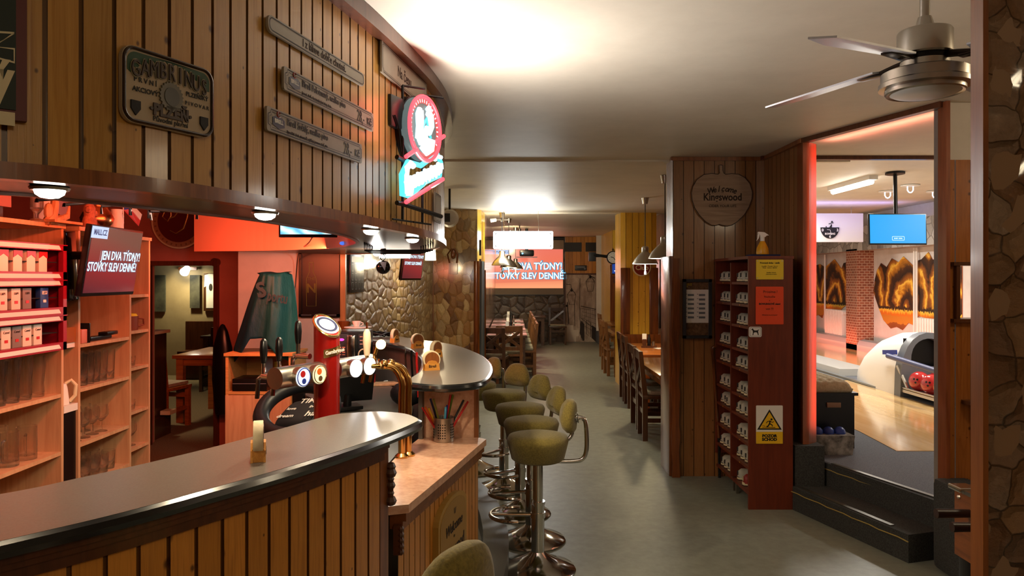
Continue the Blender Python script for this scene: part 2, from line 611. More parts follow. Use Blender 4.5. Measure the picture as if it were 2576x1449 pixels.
# ================================================================ the shell
HC = 2.58
def quadstruct(name, m, quads):
    b = MB()
    for q in quads:
        b.quad(*q)
    return struct(b.build(name, m, smooth=False, fixn=False))
def slab(name, m, boxes):
    b = MB()
    for c, d in boxes:
        b.box(c, d)
    return struct(b.build(name, m, smooth=False))
def planks(b, path, z0, z1, pitch=.07, groove=.009, depth=.007, start=0, jit=0):
    P = [Vector((p[0], p[1])) for p in path]
    cum = [0]
    for i in range(1, len(P)):
        cum.append(cum[-1] + (P[i] - P[i - 1]).length)
    def at(s):
        s = min(max(s, 0), cum[-1])
        for i in range(1, len(P)):
            if s <= cum[i] or i == len(P) - 1:
                t = (s - cum[i - 1]) / max(1e-9, cum[i] - cum[i - 1])
                d = (P[i] - P[i - 1]).normalized()
                return P[i - 1].lerp(P[i], t), Vector((d.y, -d.x))
    n = max(1, int(round(cum[-1] / pitch)))
    ss = [cum[-1] * i / n for i in range(n + 1)]
    for i in range(1, n):
        ss[i] += random.uniform(-jit, jit)
    zf0 = z0 if callable(z0) else (lambda s: z0)
    zf1 = z1 if callable(z1) else (lambda s: z1)
    for i in range(n):
        a, b_ = ss[i] + groove / 2, ss[i + 1] - groove / 2
        pa, na = at(a)
        pb, nb = at(b_)
        u = start + i
        za, zb, zc, zd = zf0(a), zf0(b_), zf1(b_), zf1(a)
        b.poly([(pa.x, pa.y, za), (pb.x, pb.y, zb), (pb.x, pb.y, zc), (pa.x, pa.y, zd)], [(u + .02, za), (u + .98, zb), (u + .98, zc), (u + .02, zd)])
        if i < n - 1:
            c = ss[i + 1] + groove / 2
            pc, nc = at(c)
            m1, m2 = pb - nb * depth, pc - nc * depth
            z2, z3 = zf0(c), zf1(c)
            for (s0, s1) in ((pb, m1), (m1, m2), (m2, pc)):
                b.poly([(s0.x, s0.y, zb), (s1.x, s1.y, z2), (s1.x, s1.y, z3), (s0.x, s0.y, zc)], [(u + .985, zb), (u + .99, z2), (u + .99, z3), (u + .985, zc)])
    return b
def offset(path, d):
    P = [Vector((p[0], p[1])) for p in path]
    out = []
    for i in range(len(P)):
        t = (P[min(i + 1, len(P) - 1)] - P[max(i - 1, 0)]).normalized()
        out.append(P[i] + Vector((t.y, -t.x)) * d)       # +d = to the right of the path
    return out
def band(b, path, d0, d1, z0, z1):                            # a rectangular moulding along a path
    A, B = offset(path, d0), offset(path, d1)
    vs = [[b.bm.verts.new((p.x, p.y, z)) for p in X] for X, z in ((A, z0), (B, z0), (B, z1), (A, z1))]
    for i in range(len(path) - 1):
        for k in range(4):
            b.face([vs[k][i], vs[k][i + 1], vs[(k + 1) % 4][i + 1], vs[(k + 1) % 4][i]])
    b.face([v[0] for v in vs])
    b.face([v[-1] for v in vs][::-1])
    return b

# floors
quadstruct('floor', M_FLOOR, [((-1.55, -1.5, 0), (6, 0, 0), (0, 20.5, 0))])
quadstruct('floor_back_room', M_CARPETTAN, [((-7, -1.5, 0), (5.45, 0, 0), (0, 14, 0))])
b = MB()
b.prism([(2.19, 5.17), (2.49, 4.24), (2.6, 4.0), (3.6, 3.2), (8, 3.2), (8, 19), (2.1, 19), (2.1, 5.45)], .0, .32, 'xy')
struct(b.build('floor_lane_room', M_CARPET, smooth=False))
# lanes: approach and lane one, lane two
b = MB()
b.prism([(2.845, 5.47), (6.9, 5.47), (6.9, 6.2), (4.2, 6.9), (4.2, 17.5), (2.9, 17.5), (2.9, 6.18)], .318, .324, 'xy')
b.prism([(4.86, 8.8), (6.15, 8.8), (6.15, 17.5), (4.86, 17.5)], .318, .325, 'xy')
struct(b.build('floor_lane_boards', M_LANE, smooth=False))
# steps
du = Vector((.28, -.95)).normalized()
nn = Vector((du.y, -du.x)) * -1              # towards the lane room
def stepbox(b, p, q, z0, z1, depth):
    p, q = Vector(p), Vector(q)
    d = (q - p).normalized()
    m = Vector((-d.y, d.x)) * depth
    pol = [p, q, q + m, p + m]
    return b.prism([(v.x, v.y) for v in pol], z0, z1, 'xy')
b = MB()
stepbox(b, (1.936, 5.13), (2.225, 4.15), 0, .16, .30)
stepbox(b, (2.165, 5.18), (2.455, 4.20), 0, .319, .04)
tq = NT(M_CARPETDK)
struct(b.build('floor_steps', M_CARPETDK, smooth=False))
b = MB()
for (p, q, z) in (((1.93, 5.12), (2.219, 4.14), .125), ((2.172, 5.15), (2.45, 4.25), .275)):
    n_ = 14
    b.tube([(p[0] + (q[0] - p[0]) * i / n_, p[1] + (q[1] - p[1]) * i / n_, z + .003 * math.sin(i * 2.1)) for i in range(n_ + 1)], .0035, 6)
struct(b.build('trim_step_cord', mk('yellow_cord', 0xa08a48, .8)))
b = MB()
for (p, q, z) in (((1.966, 5.10), (2.20, 4.30), .163), ((2.20, 5.1), (2.475, 4.28), .323)):
    v = Vector(q) - Vector(p)
    b.box(((p[0] + q[0]) / 2 + .012, (p[1] + q[1]) / 2, z), (.03, v.length, .006), rz=math.atan2(v.y, v.x) - PI / 2)
struct(b.build('trim_step_nosing', mk('nosing_metal', 0x6a675f, .4, .8), smooth=False))
# ceilings
b = MB()
b.quad((-7, -1.5, HC), (10.2, 0, 0), (0, 5.62, 0))
b.quad((-7, 4.12, HC), (9.1, 0, 0), (0, 2.02, 0))
b.poly([(2.1, 4.12, HC), (2.46, 4.12, HC), (2.1, 5.2, HC)])
b.quad((-7, 6.14, HC - .012), (9.5, 0, 0), (0, 4.86, 0))
b.quad((-7, 11.0, HC + .06), (9.5, 0, 0), (0, 8, 0))
b.box((-2, 6.14, HC + .03), (9.6, .04, .09))
b.box((-2, 11.0, HC + .03), (9.6, .08, .1))
struct(b.build('ceiling', M_CEIL, smooth=False, fixn=False))
b = MB()
b.quad((2.1, 5.95, 2.76), (6, 0, 0), (0, 13, 0))
b.poly([(2.0, 5.2, HC + .002), (2.44, 4.1, HC + .002), (8, 4.1, HC + .002), (8, 5.95, HC + .002), (2.0, 5.95, HC + .002)])
b.quad((2.0, 5.95, HC), (6, 0, 0), (0, 0, .19))
struct(b.build('ceiling_lane_room', M_CEILB, smooth=False, fixn=False))
b = MB()
b.box((5, 5.94, 2.567), (6, .05, .03))
struct(b.build('trim_lane_beam', M_TRIMDK, smooth=False))
b = MB()
b.box((2.215, 4.65, 2.565), (.05, 1.16, .035), rz=math.atan2(-1.06, .335) + PI / 2)
struct(b.build('trim_opening_header', M_TRIMDK, smooth=False))

# left rooms: red wall with the doorway, pink wall, back room
b = MB()
D0, D1, DT = V(372, 0, 7.1).x, V(552, 0, 7.1).x, 1.752
b.quad((-7, 7.1, 0), (D0 + 7, 0, 0), (0, 0, HC))
b.quad((D0, 7.1, DT), (D1 - D0, 0, 0), (0, 0, HC - DT))
b.quad((D1, 7.1, 0), (-2.36 - D1, 0, 0), (0, 0, HC))
b.quad((-7, -1.5, 0), (0, 8.6, 0), (0, 0, HC))
b.quad((D0, 7.1, 0), (0, .12, 0), (0, 0, DT))
b.quad((D1, 7.22, 0), (0, -.12, 0), (0, 0, DT))
b.quad((D0, 7.22, DT), (D1 - D0, 0, 0), (0, -.12, 0))
struct(b.build('wall_bar_red', M_REDWALL, smooth=False, fixn=False))
b = MB()
b.quad((-2.37, 6.4, 0), (.93, 0, 0), (0, 0, HC))
b.quad((-2.37, 7.1, 0), (0, -.7, 0), (0, 0, HC))
struct(b.build('wall_bar_pink', M_WHITE, smooth=False, fixn=False))
b = MB()
w = .035
for x in (D0 + w / 2, D1 - w / 2):
    b.box((x, 7.08, DT / 2), (w, .08, DT))
b.box(((D0 + D1) / 2, 7.08, DT - .01), (D1 - D0, .08, .045))
b.cyl((D1 - .02, 7.03, DT + .0), (D1 - .02, 7.08, DT + .0), .04, n=16)
struct(b.build('door_1_frame', M_TRIMDK))
b = MB()
b.quad((-7, 12.2, 0), (6.2, 0, 0), (0, 0, HC))
b.quad((-1.6, 7.1, 0), (0, 5.1, 0), (0, 0, HC))
b.quad((-7, 7.1, 0), (0, 5.1, 0), (0, 0, HC))
b.quad((-7, 7.235, 0), (D0 + 7, 0, 0), (0, 0, HC))
b.quad((D1, 7.235, 0), (-1.6 - D1, 0, 0), (0, 0, HC))
struct(b.build('wall_back_room', M_BEIGE, smooth=False, fixn=False))
# stone walls behind the bar end
S0, S1 = Vector((-1.445, 6.38)), Vector((-1.105, 10.4))
quadstruct('wall_bar_stone', M_STONE_GLOSS, [((S0.x, S0.y, 0), (S1.x - S0.x, S1.y - S0.y, 0), (0, 0, HC))])
quadstruct('wall_bar_flagstone', M_STONE_BIG, [((S1.x, 10.4, 0), (.615, 0, 0), (0, 0, HC))])
b = MB()
b.box((-1.452, 6.37, HC / 2), (.045, .05, HC))
struct(b.build('trim_bar_corner', M_TRIMLT, smooth=False))
b = MB()
b.box((S1.x - .005, 10.385, HC / 2), (.02, .03, HC))
struct(b.build('trim_stone_corner', M_TRIM, smooth=False))
# pillar between bar and dining room, with grey door leaf below
b = MB()
planks(b, [(-.49, 10.385), (-.445, 10.39), (-.405, 11.0)], 0, HC, .16, .006)
struct(b.build('wall_pillar_yellow', M_PINEYEL, smooth=False))
b = MB()
b.box((-.433, 10.55, .92), (.05, .30, 1.84), rz=R(-4))
o = struct(b.build('door_2', mk('grey_door', 0x5a6468, .5), smooth=False))
b = MB()
b.cyl((-.493, 10.3, 0), (-.493, 10.3, 1.84), .045, .04, 12)
b.cyl((-.40, 10.75, 0), (-.40, 10.75, 1.72), .022, .02, 8)
struct(b.build('trim_bark_post', M_BARK))
# dining room
quadstruct('wall_dining_left', M_STONE_DARK, [((-.42, 11.0, 0), (0, 7.7, 0), (0, 0, HC + .1))])
b = MB()
YB = 18.6
XD0, XD1 = V(1421, 0, YB).x, V(1500, 0, YB).x
b.quad((-.6, YB, 0), (XD0 + .6, 0, 0), (0, 0, HC + .1))
struct(b.build('wall_dining_back_stone', M_STONE_DARK, smooth=False, fixn=False))
b = MB()
planks(b, [(XD0, YB - .02), (2.5, YB - .02)], 1.72, HC + .08, .1, .008)
planks(b, [(XD1 + .02, YB - .02), (2.5, YB - .02)], 0, 1.72, .1, .008)
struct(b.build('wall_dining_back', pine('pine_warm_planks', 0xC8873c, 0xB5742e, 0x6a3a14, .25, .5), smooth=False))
b = MB()
for (x0, x1, y0, y1) in ((1419, 1463, 610, 633), (1473, 1520, 610, 633)):
    p, q = V(x0, y0, YB - .03), V(x1, y1, YB - .03)
    b.box(((p.x + q.x) / 2, YB - .03, (p.z + q.z) / 2), (q.x - p.x, .02, p.z - q.z))
struct(b.build('window_1', mk('dark_louvre', 0x241a14, .4), smooth=False))
b = MB()
planks(b, [(2.4, 19), (2.4, 6.3)], 0, HC + .1, .1, .008)
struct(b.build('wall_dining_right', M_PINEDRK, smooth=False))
# far yellow panelled wall and second pillar
b = MB()
P0, P1 = V(1541, 0, 16).x, 2.4
planks(b, [(P0, 16.0), (P1, 16.0)], 0, HC + .06, .1, .008)
planks(b, [(P0, 18.6), (P0, 16.0)], 0, HC + .06, .2, .008)
struct(b.build('wall_dining_nook', M_PINEYEL, smooth=False))
b = MB()
b.box((P0 - .01, 15.97, .95), (.09, .05, 1.9))
struct(b.build('trim_nook_bark', M_BARK))
b = MB()
C2a, C2b = V(1562, 0, 10.9).x, V(1652, 0, 10.9).x
planks(b, [(C2a, 11.5), (C2a, 10.9), (C2b, 10.9), (C2b, 11.5)], 0, HC, .095, .008)
struct(b.build('wall_pillar_dining', M_PINEYEL, smooth=False))
b = MB()
for x, w in ((C2a + .06, .14), (C2b - .05, .13)):
    b.box((x, 10.87, .88), (w, .05, 1.75), bev=.012)
struct(b.build('trim_pillar_bark', M_BARK))
# pillar one: the cider pillar
XA, YA = 1.294, 5.975
b = MB()
planks(b, [(XA + .02, 6.3), (XA, YA), (2.03, YA), (2.05, 5.2)], 0, HC, .082, .006)
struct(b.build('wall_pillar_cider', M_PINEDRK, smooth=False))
b = MB()
pp, qq = V(1675, 640, 5.94), V(1709, 1197, 5.94)
b.prism([(pp.x + .05 + .006 * math.sin(i * 1.7), 0 + i * .11) for i in range(17)] + [(qq.x + .008 * math.sin(i * 2.3 + 1), i * .11) for i in range(16, -1, -1)], 5.935, 5.972)
b.box((XA - .008, 6.14, .89), (.035, .34, 1.78), bev=.008)
struct(b.build('trim_cider_bark', M_BARK))
b = MB()
b.box((1.66, YA - .01, 2.563), (.76, .03, .03))
b.box((2.03, 5.55, 2.563), (.03, .75, .03))
struct(b.build('trim_cider_cornice', M_TRIM, smooth=False))
# jamb of the lane opening (left) and wall right of it
b = MB()
b.prism([(2.03, 5.16), (2.075, 5.165), (2.155, 5.235), (2.19, 5.42), (2.06, 5.42)], .44, HC - .03, 'xy')
struct(b.build('door_3_jamb', wood('jamb_wood', 0x8a4a26, 0x703818, .3, .5), smooth=False))
b = MB()
b.box((2.06, 5.28, .22), (.20, .34, .44))
struct(b.build('baseboard_opening', M_CARPETDK, smooth=False))
XJ = V(2366, 0, 4.12).x
b = MB()
b.box((XJ + .008, 4.1, 1.45), (.022, .08, 2.25))
struct(b.build('trim_opening_right', wood('red_trim_wood', 0x8a4a2a, 0x6e3418, .35, .3), smooth=False))
nx0, nx1, nz0, nz1 = V(2403, 0, 4.12).x, V(2520, 0, 4.12).x, V(0, 806, 4.12).z, V(0, 664, 4.12).z
b = MB()
zp = V(0, 402, 4.12).z
x0 = XJ + .02
planks(b, [(x0, 4.12), (nx0, 4.12)], 0, zp, .085, .006)
planks(b, [(nx0, 4.12), (nx1, 4.12)], 0, nz0, .085, .006, start=30)
planks(b, [(nx0, 4.12), (nx1, 4.12)], nz1, zp, .085, .006, start=30)
planks(b, [(nx1, 4.12), (4.2, 4.12)], 0, zp, .085, .006, start=50)
struct(b.build('wall_lane_panelled', M_PANEL, smooth=False))
b = MB()
b.quad((x0, 4.125, zp), (2.2, 0, 0), (0, 0, HC - zp))
for (a, c, z0, z1) in ((x0, nx0, 0, HC), (nx1, 8, 0, HC), (nx0, nx1, 0, nz0), (nx0, nx1, nz1, HC)):
    b.quad((c, 4.22, z0), (a - c, 0, 0), (0, 0, z1 - z0))
struct(b.build('wall_lane_upper', M_WHITE, smooth=False, fixn=False))
b = MB()
t = .02
b.box(((nx0 + nx1) / 2, 4.16, nz1), (nx1 - nx0 + .06, .16, t))
b.box(((nx0 + nx1) / 2, 4.16, nz0), (nx1 - nx0 + .06, .16, t))
b.box((nx0, 4.16, (nz0 + nz1) / 2), (t, .14, nz1 - nz0))
b.box((nx0 + .045, 4.2, (nz0 + nz1) / 2), (.02, .03, nz1 - nz0))
struct(b.build('window_2_frame', M_TRIMDK, smooth=False))
# lane room walls
MUX = 6.4
b = MB()
b.quad((MUX, 19, .32), (0, -16, 0), (0, 0, 2.45))
b.quad((2.05, 18, .32), (5, 0, 0), (0, 0, 2.45))
b.quad((2.46, 6.3, .32), (0, 12, 0), (0, 0, 2.45))
b.quad((8, 4.2, 0), (-2, 0, 0), (0, 0, HC))
struct(b.build('wall_lane_mural', noisy('lane_white_paint', 0xD8D2CC, 0xcac4be, 3, .7), smooth=False, fixn=False))
b = MB()
b.quad((MUX - .3, 19, 2.09), (0, -16, 0), (0, 0, .42))
b.quad((MUX, 19, 2.09), (0, -16, 0), (-.3, 0, 0))
b.quad((MUX - .3, 19, 2.51), (0, -16, 0), (.3, 0, 0))
struct(b.build('wall_lane_stone_band', M_STONE_PALE, smooth=False, fixn=False))
b = MB()
b.quad((6.1, 13.5, .32), (0, -.42, 0), (0, 0, 1.8))
b.quad((6.1, 13.08, .32), (.3, 0, 0), (0, 0, 1.8))
struct(b.build('wall_lane_brick_pier', brick('red_brick', 0x9a5a40, 0x7c4632, 0xb89a84, 5.5), smooth=False, fixn=False))
# near polished stone pillar on the right
b = MB()
cx0, cx1 = V(2474, 0, 1.65).x, 1.42
NX, NZ = 22, 90
for j in range(1):
    g = [[None] * (NZ + 1) for _ in range(NX + 1)]
    for i in range(NX + 1):
        for k in range(NZ + 1):
            x = cx0 + (cx1 - cx0) * i / NX
            z = HC * k / NZ
            dy = .012 * math.sin(x * 37 + math.sin(z * 9) * 2) * math.sin(z * 31 + math.sin(x * 13)) + random.uniform(-.004, .004)
            g[i][k] = b.bm.verts.new((x, 1.655 + dy * min(1, i / 2), z))
    for i in range(NX):
        for k in range(NZ):
            f = b.face([g[i][k], g[i + 1][k], g[i + 1][k + 1], g[i][k + 1]])
            for l in f.loops:
                l[b.uv].uv = (l.vert.co.x, l.vert.co.z)
b.prism([(1.064, 1.66), (1.42, 1.66), (1.46, 2.0), (1.3, 2.02), (1.07, 1.69)], 0, HC, 'xy')
struct(b.build('wall_pillar_near', M_STONE_COL))
b = MB()
tx = V(2444, 0, 1.65).x
b.box((1.057, 1.672, HC / 2), (.012, .045, HC))
struct(b.build('trim_pillar_near', M_TRIM, smooth=False))
b = MB()
b.box((2.43, 3.95, .25), (.20, .32, .50), bev=.04)
struct(b.build('trim_step_post', M_CARPETDK))
# closing walls behind the camera
b = MB()
b.quad((-7, -1.5, 0), (10.2, 0, 0), (0, 0, HC))
b.quad((3.2, -1.5, 0), (0, 5.6, 0), (0, 0, HC))
struct(b.build('wall_behind', M_PINEDRK, smooth=False, fixn=False))

# ================================================================ bar canopy
ZB = 1.80
cpx = [(0, 445), (131, 456), (212, 463), (291, 471), (363, 479), (429, 487), (490, 495), (548, 504), (599, 511), (647, 518), (727, 531), (800, 542), (861, 551), (913, 560)]
cp = []
for (x, y) in cpx:
    v = G(x, y, ZB)
    cp.append((v.x, v.y))
cp = [cp[0], cp[2], cp[4], cp[6], cp[8], cp[10]] 
CAN = [(-1.9, .82), (-1.45, 1.1)] + cp + [(-.56, 2.66), (-.505, 2.95), (-.455, 3.25), (-.418, 3.55), (-.392, 3.95), (-.417, 4.56), (-.475, 4.95), (-.62, 5.35), (-.87, 5.75), (-1.22, 6.02), (-1.43, 6.12)]
CANP = [Vector((p[0], p[1])) for p in spline([(x, y, 0) for x, y in CAN], 12)]
INN = [(-2.3, 1.05), (-1.75, 1.32), (-1.198, 1.73), (-1.137, 1.86), (-.905, 2.447), (-.815, 3.05), (-.79, 3.5), (-.854, 4.04), (-.98, 4.42), (-1.15, 4.75), (-1.38, 4.96), (-1.75, 5.2), (-2.3, 5.35)]
INP = [Vector((p[0], p[1])) for p in spline([(x, y, 0) for x, y in INN], 8)]
canopy = thing('bar_canopy', 'curved pine clad canopy hanging from the ceiling over the bar', 'bar canopy', (-.7, 3, ZB))
CO = Vector((-.7, 3, ZB))
def under(o):                       # parent a world-space part to the canopy
    o.parent = canopy
    o.location = -CO
    return o
b = MB()
planks(b, CANP, ZB + .028, 2.53, .069, .010, .008)
under(b.build('cladding', M_PINE, smooth=False))
b = MB()
band(b, CANP, .012, -.03, ZB - .004, ZB + .03)
under(b.build('lower_trim', M_TRIM, smooth=False))
b = MB()
band(b, CANP, .05, -.03, 2.52, HC - .002)
under(b.build('cornice', M_TRIMDK, smooth=False))
b = MB()
A = [b.bm.verts.new((p.x, p.y, ZB)) for p in offset(CANP, -.02)]
B_ = [b.bm.verts.new((p.x, p.y, ZB)) for p in INP]
ring = A + B_[::-1]
b.face(ring)
under(b.build('underside', M_UNDER, smooth=False))
b = MB()
band(b, INP, .02, 0, ZB - .006, HC - .01)
under(b.build('inner_wall', mk('plum_board', 0x8a5a4c, .4), smooth=False))

b = MB()
b.box((-1.285, 2.9, 2.02), (.012, 1.6, .02))
under(b.build('led_strip', glow('red_led', (1, .1, .03), 3), smooth=False))
def canhit(px, off=0.0):               # where a pixel column meets the canopy face
    k = (px - 1288) / FPX
    P = offset(CANP, off) if off else CANP
    for i in range(1, len(P)):
        f0, f1 = P[i - 1].x - k * P[i - 1].y, P[i].x - k * P[i].y
        if f0 <= 0 < f1 and P[i].y > .9:
            t = f0 / (f0 - f1)
            return P[i - 1].lerp(P[i], t)
    return None
def cansign(name, label, cat, pxl, pxr, yt, yb, off=.014, grp=None):
    a, c = canhit(pxl, off), canhit(pxr, off)
    w = (c - a).length
    rz = math.atan2(c.y - a.y, c.x - a.x)
    zt, zb = EYE + (HOR - yt) / FPX * a.y, EYE + (HOR - yb) / FPX * a.y
    t = thing(name, label, cat, ((a.x + c.x) / 2, (a.y + c.y) / 2, (zt + zb) / 2), rz, grp)
    return t, w, zt - zb

# ================================================================ bar counters
ZC = 1.12
def gp(lst, z=ZC):
    out = []
    for x, y in lst:
        v = G(x, y, z)
        out.append((v.x, v.y))
    return out
FR = [(-1.5, .72), (-1.2, 1.045)] + gp([(0, 1361), (310, 1288), (550, 1223), (674, 1189), (785, 1156), (916, 1113), (999, 1082), (1040, 1064)])
TIP = gp([(1052, 1056), (1043, 1049), (1015, 1040)])
BK = gp([(953, 1035), (891, 1038), (829, 1045), (705, 1079), (550, 1121), (377, 1163), (195, 1203), (0, 1243)]) + [(-1.45, 1.36), (-1.78, .98)]
FRP = [Vector((p.x, p.y)) for p in spline([(x, y, 0) for x, y in FR], 6)]
OUTL = [Vector((p.x, p.y)) for p in spline([(x, y, 0) for x, y in FR + TIP + BK], 5)]
def counter(name, label, outl, z=ZC):
    t = thing(name, label, 'bar counter', (outl[0].x, outl[0].y, 0))
    o = -Vector(t.location)
    def put(ob):
        ob.parent = t
        ob.location = o
        return ob
    b = MB()
    b.prism([(p.x, p.y) for p in outl], z - .034, z, 'xy')
    put(b.build('top', M_LAM, smooth=False))
    b = MB()
    b.tube([(p.x, p.y, z - .018) for p in outl], .0175, 8, closed=True)
    put(b.build('edge_strip', M_BLACKEDGE))
    return t, put
barf, put = counter('bar_counter', 'near curved bar counter with grey top and pine clad front', OUTL)
FRW = [p for p in offset(FRP, -.045)]
cut = [i for i, p in enumerate(FRW) if p.y < 2.33]
FRW = FRW[:cut[-1] + 1]
b = MB()
planks(b, FRW, 0.0, 1.035, .069, .010, .008)
put(b.build('cladding', M_PINEBAR, smooth=False))
b = MB()
band(b, FRW, .016, -.03, 1.03, 1.055)
band(b, FRW, .026, -.03, 1.055, 1.07)
band(b, FRW, .034, -.05, 1.07, 1.087)
put(b.build('moulding', M_TRIMDK, smooth=False))
e = FRW[-1]
b = MB()
ed = (FRW[-1] - FRW[-3]).normalized()
en = Vector((-ed.y, ed.x))
pe = e + ed * .03
b.prism([(e.x, e.y), (e.x + ed.x * .05, e.y + ed.y * .05), (e.x + ed.x * .05 + en.x * .2, e.y + ed.y * .05 + en.y * .2), (e.x + en.x * .2, e.y + en.y * .2)], .0, 1.086, 'xy')
put(b.build('end_panel', M_TRIM, smooth=False))
b = MB()
ee = e + ed * .056 - en * .005
for (z, r) in ((.995, .017), (.975, .02), (.955, .012), (.935, .016), (.91, .012), (.885, .02)):
    b.sph((ee.x, ee.y, z), r, 8, (1, 1, .9))
b.cyl((ee.x, ee.y, .87), (ee.x, ee.y, 1.0), .009)
put(b.build('carved_bracket', M_TRIMDK))
b = MB()
bkp = [Vector((p[0], p[1])) for p in BK[::-1]]
band(b, offset([Vector((p.x, p.y)) for p in spline([(p.x, p.y, 0) for p in bkp], 4)], .03), 0, .02, 0, 1.086)
put(b.build('back_panel', M_TRIMDK, smooth=False))

FAR_OUT = gp([(1027, 961), (1074, 966), (1126, 967.5), (1184, 963), (1217, 954), (1231, 937), (1233, 923), (1226, 908), (1203, 890), (1155, 871), (1107, 861), (1062, 855), (1004, 846.5)]) + [(-1.38, 6.75)]
FAR_IN = [(-1.4, 6.3)] + gp([(926, 854), (996, 866), (1037, 878), (1062, 898), (1066, 913), (1059, 933), (1037, 949)])
FOUT = [Vector((p.x, p.y)) for p in spline([(x, y, 0) for x, y in FAR_OUT], 5)]
FOL = FOUT + [Vector((p.x, p.y)) for p in spline([(x, y, 0) for x, y in FAR_IN], 5)]
barg, put = counter('bar_counter', 'far curved bar counter with grey top ending at the stone wall', FOL)
side = [p for p in FOUT if (p.x > -.2 or p.y > 4.2)]
side = offset([p for i, p in enumerate(FOUT) if p.y > 3.62 and i > 18], -.07)
b = MB()
planks(b, side, 0, 1.086, .07, .008)
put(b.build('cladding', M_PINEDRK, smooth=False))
b = MB()
inr = offset([Vector((p.x, p.y)) for p in spline([(x, y, 0) for x, y in FAR_IN], 5)], -.03)
band(b, inr, 0, -.02, 0, 1.086)
put(b.build('inner_panel', mk('grey_inner_panel', 0x57534e, .5), smooth=False))
b = MB()
b.box(((-.445 - .185) / 2, 3.66, .95), (.27, .06, .27))
put(b.build('marble_panel', M_MARBLE, smooth=False))
b = MB()
b.box((-.175, 3.655, .94), (.022, .07, .30))
put(b.build('panel_trim', M_TRIM, smooth=False))

mar = thing('serving_counter', 'low pink marble serving counter between the two bar counters', 'counter', (-.35, 3.1, 0))
def putm(o):
    o.parent = mar
    o.location = (.35, -3.1, 0)
    return o
b = MB()
mo = [Vector((p[0], p[1])) for p in [(-.356, 2.55), (-.24, 3.06), (-.125, 3.585)]]
b.prism([(p.x, p.y) for p in mo] + [(-.16, 3.62), (-.45, 3.62), (-.5, 3.3), (-.54, 2.75), (-.44, 2.52)], .79, .82, 'xy')
o = putm(b.build('marble_top', M_MARBLE, smooth=False))
fas = offset(spline([(p.x, p.y, 0) for p in mo], 6), -.04)
b = MB()
planks(b, fas, 0, .735, .055, .006)
putm(b.build('cladding', M_PINEBAR, smooth=False))
b = MB()
band(b, fas, .018, -.03, .73, .76)
band(b, fas, .03, -.03, .76, .79)
putm(b.build('moulding', M_TRIM, smooth=False))
b = MB()
b.box((fas[0].x + .003, fas[0].y - .01, .70), (.03, .03, .1))
for k in range(5):
    b.sph((fas[0].x + .012, fas[0].y - .016, .66 + k * .02), .013, 8)
putm(b.build('carved_bracket', M_TRIMDK))
st = thing('footrest_step', 'low grey curved footrest ledge along the foot of the bar', 'footrest', (-.1, 4, 0))
b = MB()
fp = spline([(p[0], p[1], 0) for p in [(-.75, 1.75), (-.45, 2.35), (-.28, 3.0), (-.165, 3.7), (-.155, 4.4), (-.3, 5.2), (-.65, 5.9)]], 8)
band(b, fp, .125, -.02, 0, .12)
o = b.build('ledge', M_LAMDK, st, smooth=False, loc=(.1, -4, 0))
wt = thing('back_worktop', 'dark grey worktop inside the bar holding the red beer tower', 'worktop', (-.9, 4, 0))
b = MB()
WP = [(-.53, 2.93), (-.49, 3.7), (-.56, 4.1), (-.6, 4.5), (-.82, 5.25), (-1.24, 5.95), (-1.42, 6.25), (-1.42, 5.0), (-1.04, 4.4), (-.79, 3.75), (-.785, 3.2), (-.83, 3.12), (-.83, 2.95), (-.72, 2.72)]
b.prism(WP, .785, .82, 'xy')
b.build('top', M_LAMDK, wt, smooth=False, loc=(.9, -4, 0))
b = MB()
wi = [(-.6, 3.05), (-.62, 4.4), (-.9, 5.3), (-1.38, 6.1), (-1.38, 5.1), (-1.0, 4.4), (-.77, 3.75), (-.76, 3.2), (-.8, 3.1), (-.8, 3.0)]
b.prism(wi, 0, .785, 'xy')
b.build('cabinet', M_BEECH, wt, smooth=False, loc=(.9, -4, 0))
# ================================================================ lamps
def downlight(px, py, label, e=14):
    p = G(px, py, ZB)
    t = thing('canopy_downlight', label, 'lamp', (p.x, p.y, ZB), 0, 'downlights under the bar canopy')
    b = MB()
    b.lathe([(.036, 0), (.04, -.004), (.037, -.01), (.03, -.01)], 20)
    b.build('rim', M_STEEL, t)
    b = MB()
    b.lathe([(.031, -.009), (.028, -.018), (.018, -.025), (0, -.028)], 18)
    b.build('bulb', M_LAMPON, t)
    light('SPOT', 'downlight_light', (0, 0, -.045), e, WARM, .035, parent=t, spot=165, blend=.4)
    return t
downlight(125, 468, 'glowing round downlight above the cigarette shelves', 8)
downlight(667, 531, 'glowing round downlight above the black tub chair', 16)
downlight(933, 574, 'glowing round downlight left of the neon sign', 20)
downlight(1038, 597, 'glowing round downlight directly below the neon sign', 18)

